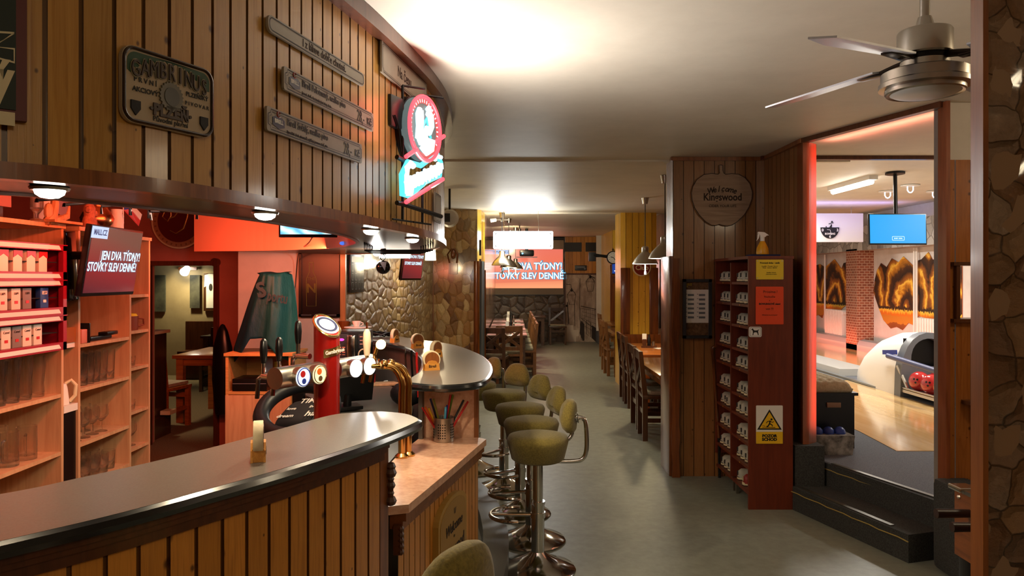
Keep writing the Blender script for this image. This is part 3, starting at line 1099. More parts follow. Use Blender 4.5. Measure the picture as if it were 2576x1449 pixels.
def pendant(px, y, z, label, lit=0, group='pendant lamps over the dining tables', Rr=.155, rod=.09):
    Y = y
    X = (px - 1288) / FPX * Y
    zc = (HC + .06 if Y > 11 else HC - .012)
    t = thing('pendant_lamp', label, 'lamp', (X, Y, z), 0, group)
    b = MB()
    b.lathe([(Rr, 0), (Rr * .98, .012), (Rr * .82, .06), (Rr * .5, .115), (Rr * .3, .14), (.042, .15), (.042, .2), (.03, .215), (0, .215)], 28)
    b.build('lamp_shade', M_STEEL, t)
    b = MB()
    b.lathe([(Rr * .97, .002), (Rr * .8, .055), (Rr * .48, .11), (0, .125)], 28)
    b.build('shade_lining', M_LAMPON if lit > 8 else M_WHITEP, t)
    b = MB()
    b.cyl((0, 0, .21), (0, 0, zc - z - .02), .005, n=6)
    b.build('cord', M_DKGREY, t)
    b = MB()
    b.lathe([(0, zc - z - .075), (.03, zc - z - .075), (.045, zc - z - .002), (0, zc - z - .002)], 16)
    b.build('ceiling_cup', M_STEEL, t)
    b = MB()
    b.cyl((0, 0, -rod), (0, 0, .08), .008, n=8)
    b.cyl((0, 0, -rod - .035), (0, 0, -rod), .013, n=8)
    b.build('bulb', mk('warm_bulb', (0, 0, 0), emit=(1, .85, .6), es=3 if lit else .25) if 'warm_bulb%d' % bool(lit) not in MATS else MATS['warm_bulb%d' % bool(lit)], t)
    if lit:
        light('SPOT', 'pendant_light', (0, 0, .03), lit, (1, .78, .42), .05, parent=t, spot=150, blend=.5)
    return t
MATS['warm_bulb1'] = glow('warm_bulb_lit', (1, .85, .6), 3)
MATS['warm_bulb0'] = mk('warm_bulb_off', 0xd8d0c0, .4)
pendant(1263, 10.9, 1.79, 'unlit steel cone pendant nearest the lit hanging sign', 0)
pendant(1280, 12.9, 1.785, 'lit steel cone pendant with white bulb rod, second behind the hanging sign', 45)
pendant(1297, 15.2, 1.79, 'steel cone pendant farthest from the bar, in front of the projector picture', 30)
pendant(1623, 8.9, 1.77, 'lit steel cone pendant with hanging bulb rod above the right tables', 42)
pendant(1673, 6.95, 1.785, 'steel cone pendant half hidden behind the cider pillar', 16)

# lit hanging sign
a, c = V(1241, 604, 10.7), V(1391, 604, 10.7)
t = thing('hanging_light_sign', 'glowing white rectangular sign box hanging by wires from the ceiling', 'lightbox sign', ((a.x + c.x) / 2, 10.7, a.z))
W, Hh = c.x - a.x, 44 / FPX * 10.7
b = MB()
b.prism(rrect(W, Hh, .02), -.05, .05)
b.build('box', M_SIGNON, t)
faint = glow('faint_sign_print', (.7, .74, .74), 1.2)
text('Gambrinus', .12, faint, t, 0, -.01, -.052, bold=.01, sx=1.15)
b = MB()
for sx in (-1, 1):
    for sz in (-1, 1):
        b.ribbon([(sx * (W / 2 - .045), sz * (Hh / 2 - .03)), (sx * (W / 2 - .03), sz * (Hh / 2 - .045))], .012, -.051)
b.build('corner_marks', M_GREY, t, smooth=False)
b = MB()
for x in (-.28, .22):
    b = MB()
    b.tube([(x, 0, Hh / 2), (x + .006, 0, Hh / 2 + .1), (x - .004, 0, Hh / 2 + .2), (x, 0, HC - .012 - a.z)], .004, 6)
    b.build('hanging_wire', M_STEEL, t)
light('AREA', 'lightbox_light', (0, -.08, 0), 10, (.98, 1, .96), W, sy=Hh, rot=(R(-90), 0, 0), parent=t)
light('AREA', 'lightbox_back_light', (0, .08, 0), 10, (1, .93, .75), W, sy=Hh, rot=(R(90), 0, 0), parent=t)
light('AREA', 'lightbox_top_light', (0, 0, Hh / 2 + .01), 2.2, (1, .95, .8), W, sy=.08, rot=(R(180), 0, 0), parent=t)

# fluorescent tube in the lane room
t = thing('fluorescent_lamp', 'glowing fluorescent batten on the lane room ceiling', 'lamp', (4.06, 8.85, 2.72))
b = MB()
b.box((0, 0, .015), (.1, 1.1, .05))
b.build('batten', M_WHITEP, t, smooth=False)
b = MB()
b.cyl((0, -.5, -.03), (0, .5, -.03), .03, n=12)
b.build('tube', glow('tube_bright', (1, 1, .9), 16), t)
light('AREA', 'tube_light', (0, 0, -.08), 46, (1, .95, .84), .1, sy=1.0, parent=t)
t = thing('fluorescent_lamp', 'white fluorescent batten over the near lane approach', 'lamp', (5.2, 6.9, 2.72))
b = MB()
b.box((0, 0, .015), (.1, 1.1, .05))
b.build('batten', M_WHITEP, t, smooth=False)
b = MB()
b.cyl((0, -.5, -.03), (0, .5, -.03), .03, n=12)
b.build('tube', MATS['tube_bright'], t)
light('AREA', 'tube_light', (0, 0, -.08), 46, (1, .93, .82), .1, sy=1.0, parent=t)
t = thing('fluorescent_lamp', 'fluorescent batten cut by the left edge of the lane opening', 'lamp', (4.06, 11.3, 2.72))
b = MB()
b.box((0, 0, .015), (.1, 1.1, .05))
b.build('batten', M_WHITEP, t, smooth=False)
b = MB()
b.cyl((0, -.5, -.03), (0, .5, -.03), .03, n=12)
b.build('tube', MATS['tube_bright'], t)
light('AREA', 'tube_light', (0, 0, -.08), 46, (1, .95, .86), .1, sy=1.0, parent=t)
# ring lamps
for (px, py, lab) in ((2233, 480, 'small loop lamp on lane ceiling, the one nearest the fluorescent batten'), (2290, 465, 'small loop lamp on lane ceiling directly above the blue screen'), (2353, 480, 'small loop lamp on lane ceiling beside the right door trim')):
    Y = 1.16 * FPX / (HOR - py)
    t = thing('loop_lamp', lab, 'lamp', ((px - 1288) / FPX * Y, Y, 2.755), 0, 'loop lamps on the lane room ceiling')
    b = MB()
    b.lathe([(0, 0), (.11, 0), (.11, -.012), (.1, -.016), (0, -.016)], 20)
    b.build('plate', M_WHITEP, t)
    b = MB()
    b.tube([(-.036, 0, -.016), (-.036, 0, -.06), (-.02, 0, -.085), (0, 0, -.092), (.02, 0, -.085), (.036, 0, -.06), (.036, 0, -.016)], .007, 8)
    b.build('tube', glow('loop_glow', (.85, .85, 1), 2.5) if 'loop_glow' not in MATS else MATS['loop_glow'], t)

# wall light in the back room
p = V(457, 675, 11.9)
t = thing('wall_spotlight', 'small lit wall spotlight in the room behind the bar doorway', 'lamp', (p.x, 12.15, p.z))
b = MB()
b.box((0, -.02, 0), (.3, .04, .05))
b.build('bracket', M_TRIMDK, t)
b = MB()
b.cyl((0, -.05, 0), (0.02, -.2, -.06), .05, .07)
b.build('lamp_head', M_LAMPON, t)
light('SPOT', 'wall_spot_light', (0.02, -.24, -.05), 40, (1, .82, .45), .05, parent=t, target=(0.05, .1, -.5), spot=140)
light('SPOT', 'back_room_light', (-4.3, 8.6, 2.5), 60, (1, .75, .45), .15, target=(-4.0, 8.9, 0), spot=80, blend=.5)
# wall lamp on the flagstones
p = V(1083, 638, 8.3)
t = thing('wall_lamp', 'white glowing shade lamp in front of the flagstone wall', 'lamp', (p.x, p.y, p.z))
b = MB()
b.lathe([(.062, -.075), (.058, 0), (.052, .07), (.03, .085), (0, .085)], 18)
b.build('lamp_shade', glow('shade_glow', (1, .88, .6), 5), t)
b = MB()
b.tube([(0, 0, .08), (-.02, .02, .16), (-.12, .05, .2), (-.19, .05, .2)], .008, 6)
b.build('arm', M_BLACKM, t)
light('POINT', 'wall_lamp_light', (0, 0, -.1), 17, (1, .8, .48), .06, parent=t)
# ball spot and tube under the far end of the canopy
p = V(948, 633, 5.05)
t = thing('ball_lamp', 'bright glass ball lamp hanging under the far end of the canopy', 'lamp', (p.x, p.y, p.z))
b = MB()
b.sph((0, 0, 0), .032, 14)
b.build('bulb', M_LAMPON, t)
b = MB()
b.cyl((0, 0, .03), (0, 0, ZB - p.z), .014, n=10)
b.build('socket', M_BLACKM, t)
light('POINT', 'ball_light', (0, 0, -.06), 10, WHITE, .03, parent=t)
p = V(975, 633, 5.4)
t = thing('strip_lamp', 'short white strip lamp under the canopy before the stone wall', 'lamp', (p.x, p.y, ZB - .02))
b = MB()
b.box((.05, 0, 0), (.24, .04, .035))
b.build('housing', M_WHITEP, t)
b = MB()
b.cyl((-.06, 0, -.022), (.16, 0, -.022), .012, n=10)
b.build('tube', M_LAMPON, t)

# ================================================================ neon sign on the canopy
ax = Vector((.37, .93)).normalized()
NC = Vector((-.382, 3.17, 2.24))
neon = thing('neon_sign', 'lit red and white neon beer sign with oval emblem on the canopy', 'neon sign', NC, math.atan2(ax.y, ax.x))
b = MB()
b.prism(ell(.135, .135, 40), -.004, .03)
b.build('oval_panel', mk('neon_panel', 0x3a4644, .4, emit=(.3, .4, .4), es=.25), neon)
b = MB()
b.prism(ell(.142, .142, 40), .03, .07)
b.build('oval_housing', M_BLACK, neon)
b = MB()
b.tube([(x, -.012, z) for x, z in ell(.136, .136, 40)], .0085, 8, closed=True)
b.build('oval_tube', M_NEONRED, neon)
b = MB()
b.ribbon(ell(.118, .118, 40), .022, -.006, True)
b.build('emblem_band', glow('neon_pinkish', (1, .16, .14), .55), neon, smooth=False)
b = MB()
for i in range(26):
    aa = R(215 - i * 9.6)
    x, z = math.cos(aa) * .118, math.sin(aa) * .118
    b.ribbon([(x - math.cos(aa) * .007, z - math.sin(aa) * .007), (x + math.cos(aa) * .007, z + math.sin(aa) * .007)], .0055, -.0075)
b.build('emblem_lettering', M_NEONWHITE, neon, smooth=False)
b = MB()
b.tube([(x, -.012, z) for x, z in [(-.05, .075), (-.065, .05), (-.06, 0), (-.068, -.05), (-.05, -.07), (-.045, -.03), (-.035, .03), (-.04, .07)]], .012, 8)
b.tube([(x, -.012, z) for x, z in [(.02, .075), (.045, .06), (.05, .02), (.03, -.01), (.01, .0), (-.012, -.02), (0, -.05), (.03, -.05), (.06, -.045), (.05, -.08), (.01, -.1), (-.03, -.08), (-.02, -.06), (.03, -.075)]], .016, 8)
b.tube([(.015, -.012, .085), (.03, -.012, .098), (.045, -.012, .088)], .009, 8)
b.build('emblem_figure', M_NEONWHITE, neon)
b = MB()
b.tube([(x, -.006, z) for x, z in [(-.045, .06), (-.05, .0), (-.03, -.03), (.005, .03), (.02, .05), (.03, .02), (.06, -.03)]], .006, 6)
b.build('emblem_outline', M_NEONCYAN, neon)
sc = thing('script_holder', None, None, (0, 0, 0))
COL.objects.unlink(sc)
bpy.data.objects.remove(sc)
slope = .36
b = MB()
P = [(-.165, -.30), (-.168, -.235), (-.15, -.185), (-.12, -.165), (-.105, -.185)]
b.tube([(x, -.01, z) for x, z in [(-.10, -.175), (-.125, -.165), (-.155, -.19), (-.168, -.25), (-.155, -.295), (-.125, -.29), (-.115, -.26), (-.14, -.255)]], .013, 8)
pts = []
for i in range(64):
    s_ = i / 63
    x = -.12 + s_ * .27
    pts.append((x, -.01, -.245 + (x + .12) * slope + .022 * math.sin(i * 1.35)))
b.tube(pts, .0125, 8)
b.tube([(.09, -.01, -.12), (.105, -.01, -.1), (.15, -.01, -.1)], .01, 8)
b.build('script_tube', M_NEONWHITE, neon)
b = MB()
b.tube([(-.175, .0, -.30), (-.18, .0, -.22), (-.13, .0, -.16), (-.02, .0, -.16), (.13, .0, -.085), (.165, .0, -.12), (.155, .0, -.18), (.02, .0, -.225), (-.12, .0, -.30)], .012, 8, closed=True)
b.build('script_glow_tube', M_NEONCYAN, neon)
b = MB()
b.cyl((-.165, -.012, -.145), (-.075, -.012, -.1), .009, n=10)
b.cyl((.085, -.012, -.045), (.175, -.012, -.0), .009, n=10)
b.cyl((-.165, -.012, -.33), (.165, -.012, -.195), .009, n=10)
b.build('red_bar_tube', M_NEONRED, neon)
b = MB()
b.tube([(-.2, .01, -.335), (-.16, .01, -.335), (.19, .01, -.36)], .01, 8)
b.cyl((-.2, .01, -.15), (-.15, .01, -.155), .01, n=8)
for x in (-.12, .05):
    b.cyl((x, .03, .16), (x, .03, -.40), .006, n=8)
    b.cyl((x - .08, .03, -.40), (x + .08, .03, -.40), .004, n=8)
    b.cyl((x, .03, .16), (x + .1, -.02, .165), .005, n=8)
b.tube([(-.2, .02, .02), (-.17, .02, -.02), (-.15, .02, -.12)], .004, 6)
b.build('frame', M_BLACKM, neon)
b = MB()
b.box((-.17, .05, .04), (.1, .05, .13), bev=.008)
b.build('transformer', M_BLACK, neon)
light('AREA', 'neon_white_light', (0, -.06, -.30), 15, (1, .95, .92), .30, sy=.16, rot=(R(-128), 0, 0), parent=neon)
light('POINT', 'neon_glow_light', (0, -.12, -.2), .5, (.75, .95, 1), .08, parent=neon)
light('POINT', 'neon_red_light', (0, -.08, .05), 1.2, (1, .15, .12), .1, parent=neon)
# ================================================================ signs on the canopy
def frame2(b, w, h, r, y, lw=.0035, notch=.02):
    n = notch
    def nt(w, h):
        out = []
        for sx, sz, seq in ((1, 1, 0), (-1, 1, 1), (-1, -1, 0), (1, -1, 1)):
            p = [(sx * w / 2, sz * (h / 2 - n)), (sx * (w / 2 - n * .75), sz * (h / 2 - n * .75)), (sx * (w / 2 - n), sz * h / 2)]
            out += p if seq == 0 else p[::-1]
        return out
    b.ribbon(nt(w, h), lw, y, True)
    return b
def pricesign(name, label, cat, px, yt, yb, off=.014, bend=0, small=False):
    t, w, h = cansign(name, label, cat, px[0], px[1], yt, yb, off)
    b = MB()
    b.prism(rrect(w, h, .008), -.004, .004)
    b.build('plate', M_PLATE, t)
    b = MB()
    frame2(b, w - .012, h - .012, 0, -.0042, .003, .014)
    frame2(b, w - .026, h - .026, 0, -.0042, .0015, .012)
    b.build('border', M_INK, t, smooth=False)
    return t, w, h

# big green poster cut by the left edge
t, w, h = cansign('beer_poster', 'large dark green painted beer poster board with red frame on canopy', 'poster', 0, 66, -95, 300, .012)
W2 = .9
t.location = (Vector(t.location) + Matrix.Rotation(t.rotation_euler.z, 3, 'Z') @ Vector(((w - W2) / 2, 0, 0)))
b = MB()
b.box((0, 0, 0), (W2, .02, h))
b.build('frame', mk('dark_red_frame', 0x5a1a16, .5), t, smooth=False)
b = MB()
b.box((-.006, -.008, .006), (W2 - .026, .012, h - .026))
b.build('board', mk('poster_green', 0x1c2a22, .6), t, smooth=False)
xr = W2 / 2
b = MB()
b.prism([(xr - .06, h / 2), (xr - .06, h / 2 - .24), (xr - .3, h / 2 - .34), (xr - .5, h / 2 - .34), (xr - .5, h / 2)], -.0155, -.013)
b.build('painted_scene', noisy('poster_scene', 0x7a6848, 0x3a2c24, 12, .7), t, smooth=False)
b = MB()
zz = lambda y: (300 - y) / 405 * h - h / 2 + .002
b.ribbon([(xr - .2, zz(112)), (xr - .022, zz(79)), (xr - .057, zz(123)), (xr - .022, zz(120)), (xr - .022, zz(155)), (xr - .068, zz(147)), (xr - .058, zz(126)), (xr - .2, zz(137))], .004, -.0145)
b.build('outline_letters', M_CREAM, t, smooth=False)
text('ký', .098, M_CREAM, t, xr - .058, zz(200), -.0155, bold=.03, sx=.75)
text('L', .155, M_CREAM, t, xr - .055, zz(250), -.0155, bold=.04, sx=.8)

# embossed green and cream plate
t, w, h = cansign('tin_beer_sign', 'embossed green and cream tin beer sign with rounded corners', 'tin sign', 303, 533, 105, 302, .016)
b = MB()
b.prism(rrect(w, h, .03), -.004, .006)
b.build('plate', mk('sign_cream', 0xa8967a, .5), t)
b = MB()
b.tube([(x, -.005, z) for x, z in rrect(w - .010, h - .010, .027, 6)], .0042, 8, closed=True)
b.build('rolled_rim', mk('sign_dark_rim', 0x2c1e14, .25, coat=.6), t)
b = MB()
top = [(x, z) for x, z in rrect(w - .026, h - .026, .022, 5) if z > 0]
arc = []
for i in range(15):
    u = i / 14
    x = -(w - .026) / 2 + (w - .026) * u
    z0 = .03 + .045 * math.sin(PI * u) - .035 * u * 0
    arc.append((x, z0))
    if i < 14:
        arc.append((x + (w - .026) / 28, z0 - .002 + .0225 * (math.sin(PI * (u + .5 / 14)) - math.sin(PI * u)) - .006))
b.prism(sorted(top, key=lambda p: p[0])[:6][::1] and [p for p in top] + arc, -.0052, -.004)
b.build('green_field', mk('sign_green', 0x2c4a30, .5), t, smooth=False)
body = 'GAMBRINUS'
for i, chx in enumerate(body):
    u = (i - 4) / 4
    text(chx, .054, mk('letter_outline', 0x8a8268, .5) if 'letter_outline' not in MATS else MATS['letter_outline'], t, u * w * .375, h * .27 - .012 * u * u, -.0062, bold=.045, sx=.62 if chx != 'I' else .8, ext=.0006)
    text(chx, .054, mk('sign_letter_brown', 0x3c2c20, .4) if 'sign_letter_brown' not in MATS else MATS['sign_letter_brown'], t, u * w * .375, h * .27 - .012 * u * u, -.0075, bold=.0, sx=.62 if chx != 'I' else .8, ext=.003)
text('P R V N Í', .0155, M_INK, t, -w * .27, .012, -.0058, bold=.02)
text('AKCIOVÝ', .0155, M_INK, t, -w * .27, -.010, -.0058, bold=.02)
text('PLZEŇSKÝ', .0145, M_INK, t, w * .3, .010, -.0058, bold=.02)
text('P I V O V A R', .0125, M_INK, t, w * .3, -.012, -.0058, bold=.02)
text('·PLZEŇ·', .036, MATS['sign_letter_brown'], t, 0, -h * .27, -.007, bold=.05, ext=.002, sx=.95)
text('Původní plnění', .016, M_INK, t, 0, -h * .39, -.0058, bold=.015)
b = MB()
cogs = []
for i in range(48):
    rr_ = .034 if i % 2 else .03
    cogs.append((math.cos(2 * PI * i / 48) * rr_, math.sin(2 * PI * i / 48) * rr_ * 1.05 - .008))
b.prism(cogs, -.009, -.004)
b.build('cap_emblem', mk('emblem_grey', 0x57503c, .35, coat=.4), t)
b = MB()
b.prism(ell(.021, .022, 20, 0, -.008), -.0105, -.008)
b.build('emblem_centre', mk('emblem_dark', 0x363226, .35, coat=.4), t)
b = MB()
for sx, z0 in ((-w * .37, -.05), (w * .38, -.05)):
    b = MB()
    b.prism([(sx - .012, z0 + .014), (sx + .012, z0 + .014), (sx + .012, z0 - .004), (sx, z0 - .019), (sx - .012, z0 - .004)], -.008, -.004)
    b.build('shield', M_INK, t, smooth=False)

# price plates
t, w, h = cansign('slogan_sign', 'long narrow grey slogan plate with rounded ends, topmost on the canopy', 'sign', 671, 914, 33, 76)
b = MB()
b.prism(rrect(w, h, h * .42, 6), -.004, .004)
b.build('plate', M_PLATE, t)
b = MB()
b.ribbon(rrect(w - .014, h - .012, h * .35, 6), .003, -.0042, True)
b.build('border', M_INK, t, smooth=False)
text('I z láhve dobře chutná.', .034, M_INKBR, t, .02, 0, -.0048, bold=.012, sx=.95)
def birell(lab, px, yt, yb, l1, l2):
    t, w, h = pricesign('price_sign', lab, 'sign', px, yt, yb)
    b = MB()
    b.prism([(-.032, -.012), (-.032, .008), (-.018, .014), (.018, .014), (.032, .008), (.032, -.012), (0, -.02)], -.0055, -.004)
    o = b.build('logo_badge', mk('navy_badge', 0x1c2840, .4) if 'navy_badge' not in MATS else MATS['navy_badge'], t, loc=(-w / 2 + .06, 0, 0))
    b = MB()
    b.tube([(-w / 2 + .06 + math.cos(a) * .008, -.005, .021 + math.sin(a) * .008) for a in [R(30 + 30 * k) for k in range(11)]], .002, 6)
    b.build('logo_swirl', mk('logo_red', 0x8a2c1c, .5) if 'logo_red' not in MATS else MATS['logo_red'], t)
    text('BIRELL', .016, M_PAPER, t, -w / 2 + .06, 0, -.006, bold=.03)
    text(l1, .0285, M_INK, t, -w / 2 + .105, .009, -.0048, 'LEFT', bold=.012, sx=.9)
    text(l2, .0125, M_INKBR, t, -w / 2 + .105, -.019, -.0048, 'LEFT', bold=.012)
    text('28,-', .06, M_INK, t, w / 2 - .115, -.004, -.0048, bold=-.004, sx=.7)
    text('Kč', .034, M_INK, t, w / 2 - .04, -.006, -.0048, bold=.02)
birell('grey price plate, the middle one, for dark non-alcoholic beer', (711, 937), 165, 224, 'Birell Polotmavý, nealko pivo', 'Jemná chuť s karamelovými tóny sladu')
birell('grey price plate, the lowest one, for pale non-alcoholic beer', (668, 908), 265, 327, 'Birell Světlý, nealko pivo', 'Speciální druh pivovarů zajišťuje jemnou chuť piva')
t, w, h = pricesign('tap_sign', 'pale plate reading on tap, up against the canopy cornice', 'sign', (958, 1072), 98, 181)
text('Na čepu', .062, M_INKBR, t, -.03, -.005, -.0048, bold=.012, sx=.9)
for (px, yt, yb, lab) in (((1093, 1108), 482, 556, 'narrow grey price plate below the neon sign on the bulge of canopy'), ((1106, 1117), 300, 350, 'grey plate edge-on beside the neon oval on the canopy')):
    t, w, h = pricesign('price_sign', lab, 'sign', px, yt, yb)

# ================================================================ shelf units behind the bar
SH = {}
def shelf_unit(label, X, y0, y1, zs, top=1.838, depth=.3, cat='shelf unit'):
    t = thing('shelf_unit', label, cat, (X - depth / 2, (y0 + y1) / 2, 0))
    w = y1 - y0
    for s in (-1, 1):
        b = MB()
        b.box((0, s * (w / 2 - .009), top / 2), (depth, .018, top))
        b.build('side_panel', M_BEECH, t, smooth=False)
    b = MB()
    b.box((-depth / 2 + .004, 0, top / 2), (.008, w - .036, top))
    b.build('back_panel', M_BEECH, t, smooth=False)
    b = MB()
    b.box((.003, 0, top + .009), (depth + .01, w + .01, .02))
    b.build('top_board', M_BEECH, t, smooth=False)
    for z in zs:
        b = MB()
        b.box((.002, 0, z - .009), (depth - .008, w - .037, .018))
        b.build('shelf', M_BEECH, t, smooth=False)
    return t
U1 = shelf_unit('wide beech shelf unit holding cigarettes and tall beer glasses', -2.15, 2.5, 3.545, [1.277, 1.049, .773, .5])
for z in (1.585, 1.429):
    b = MB()
    b.box((.002, .44, z - .009), (.29, .13, .018))
    b.build('small_shelf', M_BEECH, U1, smooth=False)
U2 = shelf_unit('beech shelf unit with the tilted red television before it', -2.15, 3.665, 4.175, [1.272, 1.05, .776, .56, .3])
U3 = shelf_unit('narrow beech shelf unit next to the doorway', -2.3, 4.43, 4.70, [1.5, 1.28, 1.057, .79, .566, .3])
# cigarette trays
for k in range(3):
    z = 1.279 + k * .157
    t = thing('cigarette_display', 'red framed cigarette tray, ' + ['bottom', 'middle', 'top'][k] + ' of the stack of three', 'display tray', (-2.14, 2.98, z), 0, 'cigarette trays on the wide shelf unit')
    b = MB()
    Lh = .365
    b.box((.12, 0, .1545), (.02, 2 * Lh, .004))
    for (zc, hh) in ((.0175, .035), (.143, .026)):
        b.box((.115, 0, zc), (.022, 2 * Lh, hh))
    b.box((.115, Lh - .013, .0785), (.022, .026, .157))
    b.box((0, Lh - .002, .0785), (.23, .004, .157))
    b.build('frame', M_REDFR if 'M_REDFR' in globals() else mk('crimson_frame', 0x8c1026, .4), t, smooth=False)
    M_REDFR = MATS['crimson_frame']
    b = MB()
    b.prism([(-Lh, .018), (Lh - .06, .018), (Lh - .045, .0), (-Lh, .0)], 0, .001)
    o = b.build('white_band', M_PAPER, t, smooth=False)
    o.rotation_euler = (0, 0, R(90))
    o.location = (.128, 0, .008)
    o2 = o.copy()
    COL.objects.link(o2)
    o2.location = (.128, 0, .134)
    b = MB()
    b.box((.0, 0, .078), (.2, 2 * Lh - .06, .004))
    b.box((-.1, 0, .078), (.004, 2 * Lh - .02, .15))
    b.box((.0, 0, .148), (.2, 2 * Lh - .02, .004))
    b.build('tray_interior', M_DARK, t, smooth=False)
    packs = [[('w', .2), ('w', .13), ('w', -.0), ('g', .065)], [('b', .245), ('w', .06), ('g', .13), ('w', -.02)], [('r', .235), ('r', .155), ('r', .07), ('r', -.015)]][k]
    for (c, y) in packs:
        cols = {'w': 0xd8cdbc, 'g': 0x77706a, 'b': 0x25488a, 'r': 0xe8dcc8}
        names = {'w': 'white', 'g': 'grey', 'b': 'blue', 'r': 'red and white'}
        lab = names[c] + ' cigarette pack in the ' + ['bottom', 'middle', 'top'][k] + ' tray, %s from the red end' % ORD[sum(1 for q__ in packs if q__[1] > y)]
        p = thing('cigarette_pack', lab, 'cigarette pack', (-2.05, 2.98 + y, z + .035), R(90), 'cigarette packs in the red trays')
        b = MB()
        b.box((0, 0, .044), (.056, .022, .088), bev=.002)
        b.build('pack', mk('pack_' + c, cols[c], .5) if 'pack_' + c not in MATS else MATS['pack_' + c], p)
        if c == 'r':
            b = MB()
            b.prism([(-.028, .088), (.028, .088), (.028, .058), (0, .072), (-.028, .058)], -.013, -.0115)
            o = b.build('red_top', M_RED, p, smooth=False)
            pass
        else:
            b = MB()
            b.box((0, -.0118, .03), (.02, .001, .012))
            b.box((0, -.0118, .066), (.034, .001, .014)) if c == 'b' else None
            o = b.build('printed_mark', M_RED if c != 'b' else M_PAPER, p, smooth=False)
            pass
            text({'w': 'L&M', 'g': 'L&M', 'b': 'L&M'}[c] if k == 1 else 'Camel', .014, M_INKBR if c != 'b' else M_BLUEDK, p, 0, .066, -.0125)

# glasses
def glassware(name, prof, M=None, handle=None, n=14):
    t = thing(name, None, None)
    b = MB()
    b.lathe(prof, n)
    b.build('glass_body', M_GLASS, t, ang=50)
    if handle:
        b = MB()
        b.tube(handle, .006, 6)
        b.build('handle', M_GLASS, t)
    return t
def wall_prof(outer, th=.0035, base=.012):
    o = [(0, 0)] + outer
    inn = [(max(r - th, .001), z) for r, z in outer if z > base]
    return o + inn[::-1] + [(0, base)]
g_tall = glassware('beer_glass', wall_prof([(.028, 0), (.03, .02), (.027, .06), (.034, .13), (.038, .19)]))
g_mug = glassware('beer_mug', wall_prof([(.042, 0), (.043, .02), (.043, .15)], .005), None, [(.043, 0, .12), (.075, 0, .12), (.085, 0, .1), (.082, 0, .05), (.07, 0, .03), (.043, 0, .028)])
g_slim = glassware('long_glass', wall_prof([(.024, 0), (.026, .05), (.03, .16)]))
g_gob = glassware('goblet', [(0, 0), (.032, 0), (.03, .004), (.006, .01), (.006, .055), (.02, .065), (.036, .09), (.038, .115), (.034, .145), (.032, .145), (.035, .115), (.033, .092), (.015, .07), (0, .066)])
g_tum = glassware('tumbler', wall_prof([(.03, 0), (.034, .05), (.036, .10)]))
g_shot = glassware('shot_glass', wall_prof([(.018, 0), (.022, .03), (.024, .06)]))
FIRSTG = set()
def place(proto, x, y, z, label, cat, group, rz=0):
    if proto.name not in FIRSTG:
        FIRSTG.add(proto.name)
        KID[proto.name] = list(proto.children)
        proto.location = (x, y, z)
        proto.rotation_euler = (0, 0, rz)
        tag(proto, label, cat, group)
        return proto
    r = dup(proto, (x, y, z), rz, label, group)
    r['category'] = cat
    return r
def rows(proto, X, ys, z, cols, name, shelf, cat, group, dx=.09, rz=0, jit=.006):
    for i, y in enumerate(ys):
        for c in range(cols):
            lab = '%s on %s, %s from doorway, %s row' % (name, shelf, ORD[len(ys) - 1 - i], ['front', 'second', 'third'][c])
            place(proto, X - .06 - c * dx + random.uniform(-jit, jit), y + random.uniform(-jit, jit), z, lab, cat, group, rz + random.uniform(-.2, .2))
rows(g_tall, -2.15, [2.93 + .085 * i for i in range(7)], 1.05, 2, 'tall curved beer glass', 'shelf under the cigarettes', 'glass', 'tall beer glasses on the wide shelf unit', .1)
rows(g_mug, -2.16, [3.0 + .125 * i for i in range(4)], .774, 2, 'clear handled beer mug', 'the wide unit', 'mug', 'beer mugs on the wide shelf unit', .13, R(-60))
rows(g_tum, -2.15, [3.0 + .09 * i for i in range(5)], .501, 2, 'low tumbler', 'lowest wide shelf', 'glass', 'tumblers on the wide shelf unit', .1)
rows(g_slim, -2.15, [3.73 + .064 * i for i in range(6)], 1.051, 2, 'slim long glass', 'shelf under the television', 'glass', 'long glasses on the middle shelf unit', .085)
rows(g_gob, -2.15, [3.73 + .085 * i for i in range(4)], .777, 2, 'stemmed goblet', 'the middle unit', 'glass', 'goblets on the middle shelf unit', .1)
rows(g_tum, -2.15, [3.73 + .08 * i for i in range(5)], .561, 2, 'low tumbler', 'lowest middle unit shelf', 'glass', 'tumblers on the middle shelf unit', .09)
rows(g_shot, -2.3, [4.48 + .06 * i for i in range(3)], 1.058, 1, 'small shot glass', 'the narrow unit', 'glass', 'shot glasses on the narrow shelf unit', .06)
rows(g_gob, -2.3, [4.5 + .08 * i for i in range(2)], .567, 1, 'stemmed goblet', 'the narrow unit', 'glass', 'goblets on the narrow shelf unit')
rows(g_shot, -2.3, [4.5 + .08 * i for i in range(2)], .791, 1, 'small stemless glass', 'lower narrow unit board', 'glass', 'small glasses on the narrow shelf unit')
t = thing('clay_mug', 'brown clay mug on the narrow shelf unit', 'mug', (-2.36, 4.58, 1.281))
b = MB()
b.lathe(wall_prof([(.04, 0), (.042, .03), (.042, .085)], .006), 16)
b.build('cup', mk('brown_clay', 0x7a3a20, .5), t)
b = MB()
b.tube([(.03, .03, .07), (.05, .055, .065), (.05, .058, .03), (.03, .03, .02)], .006, 6)
b.build('handle', MATS['brown_clay'], t)
b = MB()
b.lathe([(0, .08), (.04, .08), (.03, .1), (0, .105)], 14)
b.build('contents', M_YELPAPER, t)
